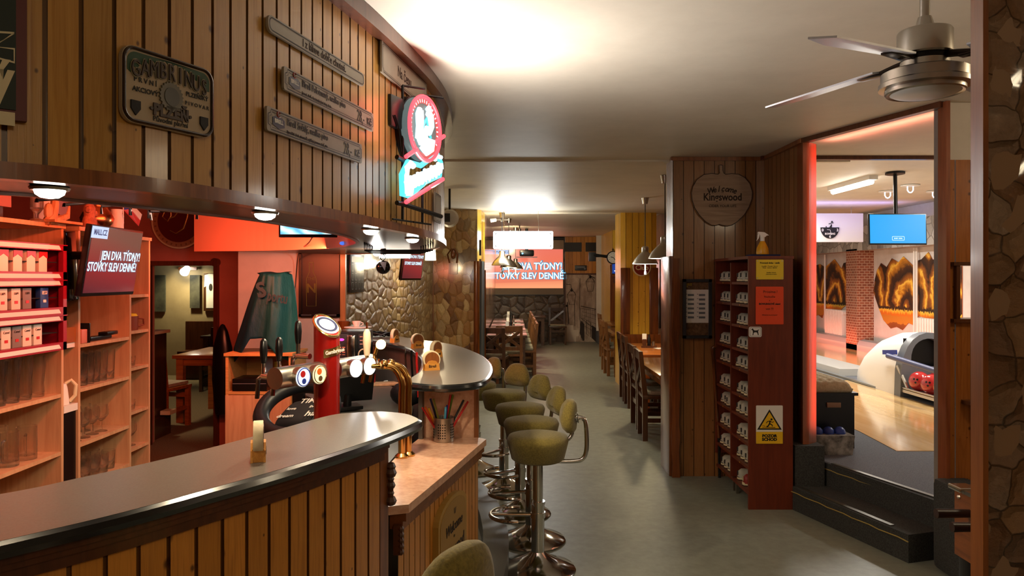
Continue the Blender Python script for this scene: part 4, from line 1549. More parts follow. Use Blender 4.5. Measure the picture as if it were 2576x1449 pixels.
# small things on the side shelves of the wide unit
t = thing('napkin_fan', 'orange folded paper napkins on the upper small shelf', 'napkins', (-2.2, 3.43, 1.585))
b = MB()
for k in range(4):
    b.poly([(0, -.06 + k * .03, 0), (.03, -.03 + k * .03, .001), (-.01 + k * .006, -.05 + k * .03, .06 - k * .012)])
b.build('paper', mk('peach_paper', 0xd89a70, .7), t, smooth=False)
t = thing('ashtray', 'white oval ashtray on the small shelf beside the cigarettes', 'ashtray', (-2.2, 3.44, 1.43))
b = MB()
b.lathe([(0, 0), (.045, 0), (.055, .022), (.05, .024), (.042, .012), (0, .01)], 20, sx=.8, sy=1.1)
b.build('dish', M_WHITEP, t)
b = MB()
b.prism(ell(.022, .006, 16), 0, .001)
o = b.build('mark', M_INKBR, t)
o.rotation_euler = (0, 0, R(90))
o.location = (.042, 0, .012)
t = thing('lighter_box', 'black counter box of lighters beside the lowest cigarette tray', 'lighter box', (-2.2, 3.43, 1.278))
b = MB()
b.box((0, 0, .02), (.1, .10, .04))
b.build('box', M_BLACK, t, smooth=False)
for k, (y, c) in enumerate(((-.03, M_DKGREY), (0, M_ORANGE), (.03, M_DKGREY))):
    b = MB()
    b.box((.02, y, .06), (.012, .02, .06), bev=.004)
    b.box((.02, y, .097), (.012, .02, .014))
    b.build('lighter', c, t)
text('VAPO', .022, M_PAPER, t, 0, 0, 0)
TEXTS[-1].rotation_euler = (R(90), 0, R(90))
TEXTS[-1].location = (.052, 0, .018)
# on top of the wide unit
ZT = 1.858
t = thing('tobacco_box', 'orange lit framed tobacco advertising box on top of shelf unit', 'advertising box', (-2.2, 2.9, ZT + .045))
b = MB()
b.box((0, -.05, .085), (.12, .62, .17))
b.build('case', mk('brown_case', 0x8a4a30, .5), t, smooth=False)
b = MB()
b.box((.061, -.085, .098), (.002, .49, .125))
b.build('panel', M_PAPER, t, smooth=False)
for (s, z, sz) in (('TECHNOLOGIE', .125, .019), ('ZAHŘÍVANÉHO', .105, .019), ('TABÁKU', .085, .019), ('nejlepší technologie nahřívání', .045, .012)):
    text(s, sz, M_INKBR, t, 0, 0, 0, 'RIGHT')
    TEXTS[-1].rotation_euler = (R(90), 0, R(90))
    TEXTS[-1].location = (.0635, .135, z)
for (y, w_, c, lab) in ((2.86, .2, mk('ochre_box', 0xb88420, .5), 'ochre carton under the tobacco advertising box'), (3.03, .13, M_DKGREY, 'dark grey carton under the tobacco advertising box')):
    t = thing('carton', lab, 'carton', (-2.18, y, ZT))
    b = MB()
    b.box((0, 0, .021), (.1, w_, .042), bev=.002)
    b.build('box', c, t)
    b = MB()
    b.box((.0505, 0, .021), (.001, w_ * .7, .014))
    b.build('label_strip', M_INKBR, t, smooth=False)
def tallglass(loc, lab):
    t = thing('trophy_glass', lab, 'glass', loc)
    b = MB()
    b.lathe([(0, 0), (.03, 0), (.028, .006), (.008, .014), (.008, .03), (.026, .055), (.03, .15), (.027, .15), (.023, .06), (0, .045)], 16)
    b.build('bowl', M_GLASS, t)
tallglass((-2.14, 3.33, ZT), 'tall footed glass on shelf top between box and driftwood')
tallglass((-2.3, 3.16, ZT), 'footed glass standing behind the tobacco advertising box')
t = thing('driftwood_stand', 'carved driftwood stand holding a round dark plate on shelf top', 'ornament', (-2.14, 3.49, ZT))
b = MB()
b.tube([(0, -.09, 0), (0, -.05, .03), (.01, -.045, .09), (0, -.03, .15)], [.02, .025, .018, .012], 8)
b.tube([(0, -.1, .0), (0, -.02, .012), (0, .06, .04), (0, .075, .09)], [.014, .02, .018, .01], 8)
b.sph((0, -.075, .05), .035, 10, (.5, .8, 1.2))
b.box((0, 0, .006), (.1, .22, .012))
b.build('wood', wood('driftwood', 0xc08a5c, 0x9a6438, .6, 0, 2, 1), t)
b = MB()
b.lathe([(0, 0), (.052, 0), (.055, .006), (0, .008)], 20, (.0, .015, .095), Matrix.Rotation(R(90), 3, 'Y'))
b.build('plate', mk('slate_plate', 0x6a4a4c, .6), t)
t = thing('picture_board', 'pale orange lit card leaning behind the driftwood stand', 'card', (-2.3, 3.62, ZT))
b = MB()
b.box((0, 0, .09), (.01, .12, .18))
b.build('card', M_PAPER, t, smooth=False)
t = thing('black_tray', 'round black tray standing on edge behind the copper jug', 'tray', (-2.4, 3.86, ZT + .11))
b = MB()
b.lathe([(0, 0), (.1, 0), (.105, .014), (.1, .014), (.095, .004), (0, .004)], 28, (0, 0, 0), Matrix.Rotation(R(90), 3, 'Y'))
b.build('tray', M_BLACKM, t)
b = MB()
b.lathe([(.1, .006), (.107, .006), (.107, .013), (.1, .013)], 28, (0, 0, 0), Matrix.Rotation(R(90), 3, 'Y'))
b.build('rim', M_STEEL, t)
# on top of the middle unit
t = thing('clay_figurine', 'small clay figurine of a seated figure left of the copper jug', 'figurine', (-2.16, 3.78, ZT))
b = MB()
b.lathe([(0, 0), (.04, 0), (.042, .03), (.03, .06), (.034, .1), (.02, .125), (.012, .13), (.022, .15), (.02, .17), (0, .182)], 14, sx=.8)
b.sph((.01, -.03, .09), .018, 8)
b.sph((.01, .028, .075), .018, 8)
b.build('figure', noisy('terracotta', 0xb86a48, 0x8a4a30, 40, .7, .5), t)
t = thing('copper_jug', 'bellied copper jug with wide neck on the middle shelf unit', 'jug', (-2.2, 3.92, ZT))
b = MB()
b.lathe([(0, 0), (.05, 0), (.075, .03), (.082, .06), (.07, .09), (.045, .12), (.043, .15), (.058, .2), (.054, .2), (.04, .152), (0, .14)], 28)
b.build('body', M_COPPER, t)
b = MB()
b.tube([(0, .055, .18), (0, .1, .16), (0, .105, .11), (0, .075, .08)], .007, 8)
b.build('handle', M_COPPER, t)
t = thing('cup', 'white handled porcelain cup right of the copper jug', 'cup', (-2.17, 4.06, ZT))
b = MB()
b.lathe(wall_prof([(.03, 0), (.036, .05), (.026, .09), (.03, .12)], .004), 18)
b.build('cup_body', M_WHITEP, t)
b = MB()
b.tube([(.0, .03, .1), (.0, .065, .09), (.0, .062, .05), (.0, .034, .03)], .006, 8)
b.build('handle', M_WHITEP, t)
t = thing('greeting_card', 'orange printed card standing between copper jug and flag', 'card', (-2.27, 4.02, ZT))
b = MB()
b.box((0, 0, .085), (.006, .1, .17), rx=0)
b.build('card', M_ORANGE, t, smooth=False)
t = thing('small_flag', 'small white, red and blue paper flag leaning out over the cup', 'flag', (-2.15, 4.09, ZT + .12))
Mf = Matrix.Rotation(R(-28), 4, 'X')
def fl(name, pts, m):
    b = MB()
    vs = []
    for yo in (0, .0012):
        vs.append([b.bm.verts.new(Mf @ Vector((yo + .012 * math.sin(u * 14), u, w))) for u, w in pts])
    b.face(vs[0])
    b.face(vs[1][::-1])
    return b.build(name, m, t, smooth=False)
fl('white_stripe', [(.05, .04), (0, .08), (.17, .08), (.17, .04)], M_PAPER)
fl('red_stripe', [(.05, .04), (.17, .04), (.17, 0), (0, 0)], M_RED)
fl('blue_wedge', [(0, 0), (.05, .04), (0, .08)], M_BLUE)
b = MB()
b.cyl((0, 0, -.12), (0, 0, .09), .003, n=6)
b.build('stick', M_WHITEP, t)
# narrow gap between the units: boards, ledges and kettle imitating a mirror strip's reflections
def gapbox(nm, z0, z1, m, x=-2.27, d=.16):
    b = MB()
    b.box((x, 3.605, (z0 + z1) / 2), (d, .112, z1 - z0))
    struct(b.build(nm, m, smooth=False))
gapbox('wall_gap_reflection_lower', 0, .95, M_BLACK, -2.24)
gapbox('wall_gap_reflection_grey', .985, 1.26, mk('gap_grey', 0x6a645c, .6), -2.33)
gapbox('wall_gap_reflection_wood', 1.285, 1.36, M_PANEL, -2.24)
gapbox('wall_gap_reflection_dark', 1.585, 1.83, M_DARK, -2.33)
quadstruct('wall_gap_reflection_stone', M_STONE_BIG, [((-2.34, 3.60, 1.36), (.18, 0.0, 0), (0, 0, .23))])
t = thing('reflection_ledge', 'narrow white ledge imitating a reflection in the gap between the shelf units', 'ledge', (-2.21, 3.605, .967))
b = MB()
b.box((0, 0, 0), (.12, .112, .034))
b.build('board', M_WHITEP, t, smooth=False)
t = thing('reflection_ledge', 'thin pale ledge imitating a reflection above the white kettle in the gap', 'ledge', (-2.22, 3.605, 1.272))
b = MB()
b.box((0, 0, 0), (.11, .112, .024))
b.build('board', M_WHITEP, t, smooth=False)
t = thing('reflection_kettle', 'small white kettle with loop handle imitating a reflection between the shelf units', 'kettle', (-2.195, 3.60, .985))
b = MB()
b.lathe([(0, 0), (.034, 0), (.034, .02), (.027, .08), (.022, .1), (0, .106)], 22)
b.build('body', M_WHITEP, t)
b = MB()
b.tube([(.01, .015, .1), (.03, .03, .115), (.048, .04, .09), (.045, .038, .04), (.025, .025, .012)], .009, 8)
b.build('handle', M_CREAM, t)
t = thing('black_gap_panel', 'tall glossy black panel hanging in the gap between shelf units', 'loudspeaker', (-2.17, 3.603, 1.66))  # plain black panel for an unidentified dark shape in the gap
b = MB()
b.box((0, 0, 0), (.06, .085, .34), rx=R(5), bev=.01)
b.build('cabinet', mk('gloss_black', 0x050505, .08, coat=1), t)
t = thing('letter_rack', 'small black holder with pink packet on the middle unit', 'holder', (-2.19, 3.72, 1.273))
b = MB()
b.box((0, .03, .05), (.1, .006, .1), bev=.002)
b.build('holder', M_BLACK, t)
b = MB()
b.box((.01, 0, .035), (.06, .05, .07), bev=.004)
b.build('packet', mk('pink_packet', 0xc87a68, .5), t)
t = thing('remote_control', 'dark bundled remote controls lying on the middle unit', 'remote control', (-2.2, 3.95, 1.273))
b = MB()
b.box((0, -.03, .012), (.05, .2, .02), bev=.005)
b.box((.01, .06, .03), (.05, .13, .02), rz=.1, bev=.005)
b.build('casing', M_BLACK, t)
t = thing('matchbox', 'small white price tag box on the board edge under the lighter box', 'tag', (-2.165, 3.46, 1.278))
b = MB()
b.box((.012, 0, .008), (.02, .03, .014))
b.build('tag_card', M_PAPER, t, smooth=False)

# ================================================================ televisions
def tvpic(name, kind):
    m = mk(name, (.02, .01, .01), .12)
    q = NT(m)
    vec = q.coord('Generated')
    sp = q.n('ShaderNodeSeparateXYZ')
    q.l(vec, sp.inputs[0])
    if kind == 'red':
        c = q.ramp(q.math('ADD', sp.outputs[2], q.math('MULTIPLY', sp.outputs[0], .25)), [(.0, (.12, .02, .03)), (.4, (.34, .03, .035)), (.8, (.30, .08, .06)), (1, (.24, .10, .07))])
        es = .55
    elif kind == 'ice':
        wv = q.n('ShaderNodeTexWave', bands_direction='DIAGONAL')
        wv.inputs['Scale'].default_value = 1.6
        wv.inputs['Distortion'].default_value = 6
        q.l(vec, wv.inputs['Vector'])
        c = q.ramp(wv.outputs['Fac'], [(0, (.12, .42, .75)), (.6, (.4, .8, 1)), (1, (.75, 1, 1))])
        es = 1.1
    else:
        nz = q.noise(vec, 1.4, 2)
        c = q.ramp(q.math('ADD', q.math('MULTIPLY', sp.outputs[2], -.8), q.math('MULTIPLY', nz, .6)), [(.0, (.72, .13, .07)), (.25, (.85, .2, .12)), (.6, (.95, .34, .2))])
        c = q.ramp(q.math('SUBTRACT', sp.outputs[2], q.math('MULTIPLY', sp.outputs[0], .06)), [(0, (.95, .36, .17)), (.12, (.88, .28, .14)), (.14, (.80, .2, .11)), (.7, (.82, .17, .10)), (1, (.8, .17, .12))])
        es = .75
    q.l(c, q.b.inputs['Emission Color'])
    q.b.inputs['Emission Strength'].default_value = es
    return m
M_TVRED, M_TVICE2, M_PROJ = tvpic('tv_red', 'red'), tvpic('tv_ice2', 'ice'), tvpic('projector_picture', 'proj')
def tvset(name, label, loc, rz, w, h, m, tilt=0, bez=.012):
    t = thing(name, label, 'television', loc, rz)
    t.rotation_euler = (R(tilt), 0, rz)
    b = MB()
    b.box((0, .018, 0), (w, .03, h), bev=.006)
    b.box((0, .045, -.02), (w * .6, .04, h * .6), bev=.01)
    b.build('casing', M_BLACK, t)
    b = MB()
    b.box((0, .002, .003), (w - 2 * bez, .004, h - 2.4 * bez))
    b.build('screen', m, t, smooth=False)
    return t
def advert(t, w, h, s=1):
    text('MALL.CZ', .042 * s, M_SCRBLUEINK, t, -w * .36, h * .40, -.004, sx=.8, bold=.02)
    b = MB()
    b.box((-w * .36, -.0012, h * .40), (.17 * s, .001, .062 * s))
    b.build('logo_box', M_SCRTAG, t, smooth=False)
    for dx, mm, yy, bo in ((.006 * s, M_SCRBLUEINK, -.002, .05), (0, M_SCRWHITE, -.004, .012)):
        text('JEN DVA TÝDNY!', .068 * s, mm, t, w * .10 + dx, h * .08, yy, bold=bo, sx=.86)
        text('STOVKY SLEV DENNĚ!', .068 * s, mm, t, -w * .03 + dx, -h * .085, yy, bold=bo, sx=.80)
a, c = V(224, 660, 3.34), V(349, 660, 3.84)
a, c = Vector((-1.93, 3.36, 0)), Vector((-1.955, 3.875, 0))
rz = math.atan2(c.y - a.y, c.x - a.x)
t = tvset('television', 'red screen television tilted in front of the middle shelf unit', ((a.x + c.x) / 2, (a.y + c.y) / 2, 1.68), rz, .52, .335, M_TVRED, 9)
advert(t, .52, .335, .88)
b = MB()
b.tube([(0, .06, 0), (0, .14, .01), (0, .2, .0)], .02, 8)
b.build('wall_arm', M_BLACKM, t)
a, c = V(1016, 650, 6.55), V(1066, 650, 6.9)
rz = math.atan2(c.y - a.y, c.x - a.x)
wtv = (c - a).length
t = tvset('television', 'red screen television hanging in front of the lacquered stone wall', ((a.x + c.x) / 2, (a.y + c.y) / 2, 1.765), rz, wtv, .37, M_TVRED, 8)
advert(t, wtv, .37, .58)
b = MB()
b.cyl((0, .03, .1), (0, .03, .8), .015, n=8)
b.build('ceiling_pole', M_BLACKM, t)
a, c = V(700, 597, 4.2), V(846, 597, 4.2)
t = tvset('television', 'pale blue screen television hanging inside the canopy ring', ((a.x + c.x) / 2, 4.2, a.z + .105), 0, c.x - a.x, .21, M_TVICE2, 0)
b = MB()
b.cyl((0, .03, .09), (0, .03, HC - a.z - .11), .012, n=8)
b.build('ceiling_pole', M_BLACKM, t)
# ================================================================ on the red and pink walls
p = V(452, 557, 7.08)
t = thing('round_sign', 'round dark red emblem sign on the red wall above the doorway', 'sign', p)
b = MB()
b.prism(ell(.262, .262, 48), -.02, .02)
b.build('rim_board', mk('sign_tan', 0xa07a5c, .5), t)
b = MB()
b.tube([(x, -.02, z) for x, z in ell(.255, .255, 48)], .008, 8, closed=True)
b.build('outer_rim', M_CREAM, t)
b = MB()
b.prism(ell(.2, .2, 48), -.026, -.018)
b.build('red_disc', mk('sign_maroon', 0x5a1a14, .4), t)
b = MB()
b.tube([(x, -.03, z) for x, z in [(-.13, .09), (-.15, .04), (-.1, .0), (-.07, .05), (-.07, .12), (-.03, .13), (-.0, .09), (-.04, .04), (-.08, .03)]], .007, 6)
b.tube([(x, -.03, z) for x, z in [(.14, .13), (.1, .1), (.08, .02), (.05, -.07), (-.02, -.12), (-.08, -.09)]], .007, 6)
b.tube([(x, -.03, z) for x, z in [(.04, .12), (.09, .14), (.16, .13)]], .006, 6)
b.build('monogram', M_GOLD, t)
b = MB()
for i in range(30):
    a_ = 2 * PI * i / 30
    b.ribbon([(math.cos(a_) * .218, math.sin(a_) * .218), (math.cos(a_) * .237, math.sin(a_) * .237)], .014, -.0205)
b.build('rim_lettering', mk('sign_brown', 0x7a5a40, .6), t, smooth=False)

p = V(607, 574, 6.4)
t = thing('security_camera', 'white dome security camera at the corner of the pink wall', 'camera', (p.x, 6.4, p.z))
b = MB()
b.lathe([(0, -.06), (.03, -.055), (.038, -.03), (.04, 0), (0, 0)], 18, (0, 0, 0), Matrix.Rotation(R(-90), 3, 'X') @ Matrix.Rotation(R(180), 3, 'X'))
b.cyl((0, 0, 0), (0, -.03, 0), .04, n=18)
b.sph((0, -.045, 0), .034, 14)
b.build('housing', M_WHITEP, t)
b = MB()
b.sph((.008, -.072, -.004), .014, 12)
b.build('lens', M_BLACK, t)

# black framed poster with a bottle
a, c = V(752, 632, 6.36), V(854, 797, 6.36)
W, Hh = c.x - a.x, a.z - c.z
t = thing('framed_poster', 'black framed poster with an outlined yellow green bottle on pink wall', 'poster', ((a.x + c.x) / 2, 6.37, (a.z + c.z) / 2))
b = MB()
for (x, z, w_, h_) in ((0, Hh / 2 - .012, W, .024), (0, -Hh / 2 + .012, W, .024), (-W / 2 + .012, 0, .024, Hh), (W / 2 - .012, 0, .024, Hh)):
    b.box((x, 0, z), (w_, .04, h_))
b.build('frame', M_BLACK, t, smooth=False)
b = MB()
b.box((0, .005, 0), (W - .03, .01, Hh - .03))
b.build('print', mk('poster_black', 0x141012, .3), t, smooth=False)
ol = mk('bottle_outline', 0x6a7428, .5)
b = MB()
bot = [(-.03, -.2), (-.032, .02), (-.03, .05), (-.012, .11), (-.012, .17), (-.014, .18), (-.014, .195), (.014, .195), (.014, .18), (.012, .17), (.012, .11), (.03, .05), (.032, .02), (.03, -.2)]
b.ribbon([(x * 1.35 - .07, z * .95) for x, z in bot], .004, -.001, True)
b.build('bottle_outline', ol, t, smooth=False)
text('N', .11, mk('bottle_label', 0x5a5a18, .5), t, -.07, -.04, -.002, bold=.02)
text('THE', .035, MATS['bottle_label'], t, -.07, .045, -.002)
b = MB()
b.box((-.11, -.021, -Hh / 2 + .016), (.09, .002, .006))
b.box((.11, -.021, -Hh / 2 + .016), (.08, .002, .006))
b.build('caption_strip', M_GREY, t, smooth=False)
b = MB()
b.box((.0, 6.385, V(0, 628, 6.36).z), (.52, .04, .03))
b.build('x', None)
bpy.data.objects.remove(bpy.data.objects['x'])
b = MB()
b.box(((V(770, 0, 6.37).x + V(862, 0, 6.37).x) / 2, 6.37, 1.842), (.34, .05, .035))
struct(b.build('trim_poster_rail', M_TRIMLT, smooth=False))
# cable from the pale blue television
t = thing('television_cable', 'thin black cable hanging from the pale blue television past the poster', 'cable', V(785, 598, 4.23))
o_ = Vector(t.location)
b = MB()
b.tube(spline([V(785, 598, 4.23) - o_, V(775, 612, 4.6) - o_, V(756, 628, 5.4) - o_, V(750, 640, 6.2) - o_, V(745, 690, 6.36) - o_, V(740, 760, 6.37) - o_], 6), .004, 6)
b.build('cable', M_BLACK, t)
# menu board on the lacquered stone
sd = (S1 - S0).normalized()
pm = S0 + sd * .28
t = thing('menu_board', 'black board with drawn glasses hanging on the lacquered stone wall', 'menu board', (pm.x + .02, pm.y, V(0, 688, pm.y).z), math.atan2(sd.y, sd.x))
b = MB()
b.box((0, 0, 0), (.42, .02, .34), bev=.003)
b.build('board', mk('chalk_black', 0x22262a, .3), t)
b = MB()
for r_ in range(3):
    for k in range(4):
        x, z = -.15 + k * .1, .05 - r_ * .08
        b.ribbon([(x - .025, z + .03), (x - .02, z - .03), (x + .02, z - .03), (x + .025, z + .03)], .006, -.011, True)
b.build('drawn_glasses', M_GREY, t, smooth=False)
b = MB()
b.box((0, -.0112, .125), (.36, .001, .05))
b.build('heading', M_GREY, t, smooth=False)
# relief and speaker by the flagstones
p = V(1140, 676, 10.36)
t = thing('cast_plaque', 'dark cast iron plaque hanging by a chain on the flagstone wall', 'plaque', (p.x, 10.36, p.z))
b = MB()
b.prism(rrect(.12, .16, .02), -.015, .02)
for k in range(4):
    b.box((-.036 + k * .024, -.018, .0), (.012, .01, .11))
b.build('plaque', M_TRIMDK, t)
b = MB()
b.tube([(-.05, 0, .08), (-.08, 0, .2), (-.03, -.02, .27), (.03, -.02, .27), (.06, 0, .2), (.05, 0, .08)], .012, 6)
b.sph((-.0, -.03, .2), .05, 10, (.7, .5, 1.3))
b.build('horse_head', M_BARK, t)
p = V(1131, 549, 8.0)
t = thing('wall_speaker', 'white round wall speaker peeping out behind the canopy tip', 'loudspeaker', (p.x, 8.0, p.z))
b = MB()
b.lathe([(0, -.05), (.08, -.04), (.1, 0), (.09, .06), (0, .07)], 22, (0, 0, 0), Matrix.Rotation(R(-90), 3, 'X'))
b.build('housing', M_WHITEP, t)
b = MB()
b.box((-.02, -.075, .0), (.06, .03, .09))
b.build('grille', M_DKGREY, t, smooth=False)
b = MB()
b.cyl((0, 0, .05), (0, 0, HC - p.z - .012), .012, n=8)
b.build('ceiling_rod', M_BLACKM, t)
p = V(1206, 622, 10.38)
for (y, h_, lab) in ((623, .22, 'small dark framed notice high on the yellow pillar'), (664, .14, 'small brown framed notice low on the yellow pillar')):
    q = V(1206, y, 10.37)
    t = thing('framed_notice', lab, 'notice', (-.447, 10.38, q.z), R(5))
    b = MB()
    b.box((0, 0, 0), (.03, .012, h_))
    b.build('frame', M_TRIMDK if h_ < .2 else M_DKGREY, t, smooth=False)

# ================================================================ plywood cabinet with flag-draped boxes
Yc = 5.3
xa, xb = V(566, 0, Yc).x, V(732, 0, Yc).x
zt = V(0, 889, Yc).z
zm = V(0, 986, Yc).z
t = thing('plywood_cabinet', 'light plywood cabinet with open top shelf under the teal flag', 'cabinet', ((xa + xb) / 2, Yc + .2, 0))
w = xb - xa
b = MB()
b.box((0, 0, zt - .01), (w + .02, .4, .02))
b.build('top_board', M_DISPLAYW, t, smooth=False)
for s in (-1, 1):
    b = MB()
    b.box((s * (w / 2 - .01), .0, zt / 2 - .01), (.02, .38, zt - .02))
    b.build('side_panel', M_DISPLAYW, t, smooth=False)
b = MB()
b.box((0, 0, zm - .01), (w - .04, .38, .02))
b.build('shelf', M_DISPLAYW, t, smooth=False)
b = MB()
b.box((0, .185, zt / 2), (w - .04, .01, zt - .04))
b.build('back_panel', M_DISPLAYW, t, smooth=False)
b = MB()
b.box((-.005, -.185, (zm - .02) / 2), (w - .01, .02, zm - .03))
b.build('front_panel', M_BEECH, t, smooth=False)
p = V(625, 985, Yc)
t = thing('game_console', 'black box shaped console in the open shelf of plywood cabinet', 'console', (p.x, Yc + .13, zm + .001))
b = MB()
b.box((0, 0, .045), (.25, .22, .09), bev=.006)
b.build('casing', M_BLACK, t)
b = MB()
b.box((-.0, -.112, .055), (.24, .002, .004))
b.build('slot', M_GREY, t, smooth=False)
p = V(663, 905, Yc)
t = thing('till_display', 'small lit picture card between the tap handles on the cabinet shelf', 'card', (p.x, Yc + .28, zm + .001))
b = MB()
b.box((-.05, 0, .13), (.05, .006, .16))
b.build('card', mk('card_blue', 0x9ab0d0, .5), t, smooth=False)
b = MB()
b.box((.015, 0, .12), (.05, .006, .13))
b.build('yellow_card', mk('card_yellow', 0xa0a030, .5), t, smooth=False)
b = MB()
b.box((-.0, .01, .02), (.18, .05, .04))
b.build('stand', M_WHITEP, t, smooth=False)
# coat at the corner
p = V(557, 990, 6.9)
t = thing('hanging_coat', 'black coat hanging on the red wall right of doorway', 'coat', (p.x - .02, 6.98, 1.0))
b = MB()
b.lathe([(0, -.7), (.07, -.68), (.1, -.35), (.09, -.05), (.05, .1), (.02, .16), (0, .17)], 14, sx=1, sy=.6)
b.build('cloth', M_BLACK, t)
# the draped boxes and the flag
p = V(672, 889, Yc)
t = thing('gaming_machine', 'box shaped machine on the plywood cabinet hidden under a teal flag', 'machine', (p.x, Yc + .2, zt))
b = MB()
b.box((0, .05, .28), (.17, .13, .54), bev=.02)
b.build('casing', M_DKGREY, t)
fx, fy = p.x, Yc + .2
flag = thing('draped_flag', 'teal printed flag draped over the machine on the plywood cabinet', 'flag', (fx, fy, zt))
def fm():
    m = mk('teal_flag', 0x1c5a66, .55, spec=.25)
    q = NT(m)
    sp = q.n('ShaderNodeSeparateXYZ')
    q.l(q.coord('Generated'), sp.inputs[0])
    g = q.noise(q.coord('Object', (1, 1, 1)), 6, 3)
    c = q.ramp(sp.outputs[0], [(.25, 0x0a2a3c), (.6, 0x0e4048), (1, 0x124e46)])
    q.base(c)
    q.bump(q.noise(q.coord('Object', (6, 6, 2)), 3, 4), .5, .02)
    return m
b = MB()
NU, NV = 72, 30
def flagpt(u, v):
    # u around the front half from left to right, v from the top centre downwards
    x0 = -.11 + .22 * u
    zt0 = .585 + .004 * math.sin(u * 9)
    # hem height along u : long point left, short middle, long right
    hem = [(0, .02), (.08, -.075), (.18, .0), (.26, .1), (.42, .105), (.5, .08), (.62, .02), (.72, -.04), (.85, -.07), (.95, -.05), (1, .05)]
    for (a_, ha), (b_, hb) in zip(hem, hem[1:]):
        if a_ <= u <= b_:
            hz = ha + (hb - ha) * (u - a_) / (b_ - a_)
    if v < .12:
        s_ = v / .12
        return Vector((x0 * (.8 + .2 * s_) + (.01 if u > .5 else -.01), .06 - s_ * .19 * (1 - .3 * abs(u - .5)), zt0 - .012 * s_ * s_))
    s_ = (v - .12) / .88
    z = zt0 - .012 - (zt0 - .012 - hz) * s_
    drop = (zt0 - z) / .6
    spread = 1 + (1.55 - .75 * u) * drop ** (.75 - .1 * u)
    y = -.155 + .06 * abs(u - .5) * 2 - .05 * drop + .10 * (2 * abs(u - .5)) ** 3
    y += .022 * min(1, drop * 1.6) * math.sin(u * 15 + .6 + drop * 1.2) + .004 * math.sin(u * 37 + drop * 5)
    return Vector((x0 * spread - .035 * drop * (1 - u), y, z))
g = [[b.bm.verts.new(flagpt(i / NU, k / NV)) for k in range(NV + 1)] for i in range(NU + 1)]
for i in range(NU):
    for k in range(NV):
        b.face([g[i][k], g[i][k + 1], g[i + 1][k + 1], g[i + 1][k]])
fo = b.build('cloth', fm(), flag, ang=80)
md = fo.modifiers.new('thick', 'SOLIDIFY')
md.thickness = .003
dkteal = mk('teal_print', 0x0a2a34, .7)
text('S', .15, dkteal, flag, -.05, .45, -.178, rot=R(-12), bold=.03)
text('portu', .11, dkteal, flag, .07, .40, -.186, rot=R(10), bold=.02, sx=.6)

# ================================================================ beer tower
Tw = Vector((-.764, 3.05, .82))
t = thing('beer_tower', 'red cylindrical beer tower with slanted emblem top and chrome side arms', 'beer tap', Tw)
b = MB()
n = 36
rt = .0525
dn = Vector((.75, -.66)).normalized()
A = [b.bm.verts.new((math.cos(2 * PI * i / n) * rt, math.sin(2 * PI * i / n) * rt, 0)) for i in range(n)]
def topz(x, y):
    return .585 - (x * dn.x + y * dn.y) / rt * .042
Bt = [b.bm.verts.new((v.co.x, v.co.y, topz(v.co.x, v.co.y))) for v in A]
for i in range(n):
    b.face([A[i], A[(i + 1) % n], Bt[(i + 1) % n], Bt[i]])
b.face(Bt)
b.build('column', M_RUBY, t)
b = MB()
b.tube([(math.cos(2 * PI * i / n) * rt, math.sin(2 * PI * i / n) * rt, topz(math.cos(2 * PI * i / n) * rt, math.sin(2 * PI * i / n) * rt)) for i in range(n)], .0055, 8, closed=True)
b.build('gold_rim', M_GOLD, t)
b = MB()
q_ = Vector((dn.x * .042 / rt, dn.y * .042 / rt, 1)).normalized()
Mq = q_.to_track_quat('Z', 'Y').to_matrix()
b.lathe([(0, .002), (.05, .002), (.05, .0), (0, 0)], 30, (0, 0, .587), Mq @ Matrix.Diagonal((1.05, 1.05, 1)))
b.build('emblem_disc', mk('emblem_lit', 0xe8e0d0, .4, emit=(1, .95, .85), es=.9), t)
b = MB()
b.lathe([(.034, .003), (.045, .003), (.045, .0035), (.034, .0035)], 30, (0, 0, .588), Mq)
b.sph((-.005, .005, .589), .016, 10, (1.2, 1, .15), Mq)
b.build('emblem_print', M_BLUEDK, t)
b = MB()
b.sph((-.012, .012, .591), .01, 10, (1, 1, .2), Mq)
b.build('emblem_red', M_RED, t)
lg = thing('x', None, None)
bpy.data.objects.remove(lg)
b = MB()
for i in range(9):
    pass
ns = []
for i in range(13):
    a_ = math.atan2(dn.y, dn.x) - R(48) + R(96) * i / 12
    ns.append(a_)
for i in range(12):
    pts = []
    for a_, z in ((ns[i], 0), (ns[i + 1], 0), (ns[i + 1], .034), (ns[i], .034)):
        k = (ns.index(a_) if a_ in ns else 0)
        pts.append((math.cos(a_) * (rt + .002), math.sin(a_) * (rt + .002), .455 + z + k * .0016))
    b.poly(pts)
b.build('logo_plate', M_GOLD, t)
lp = text('Gambrinus', .021, M_PAPER, t, math.cos(ns[6]) * (rt + .0125), 0, 0, bold=.03)
lp.rotation_euler = (R(90), R(-7), ns[6] + PI / 2)
lp.location = (math.cos(ns[6]) * (rt + .0045), math.sin(ns[6]) * (rt + .0045), .482)
aa = Vector((.47, .88, 0)).normalized()
na = Vector((.88, -.47, 0))
ro = Matrix.Rotation(math.atan2(aa.y, aa.x), 3, 'Z')
zA = .40
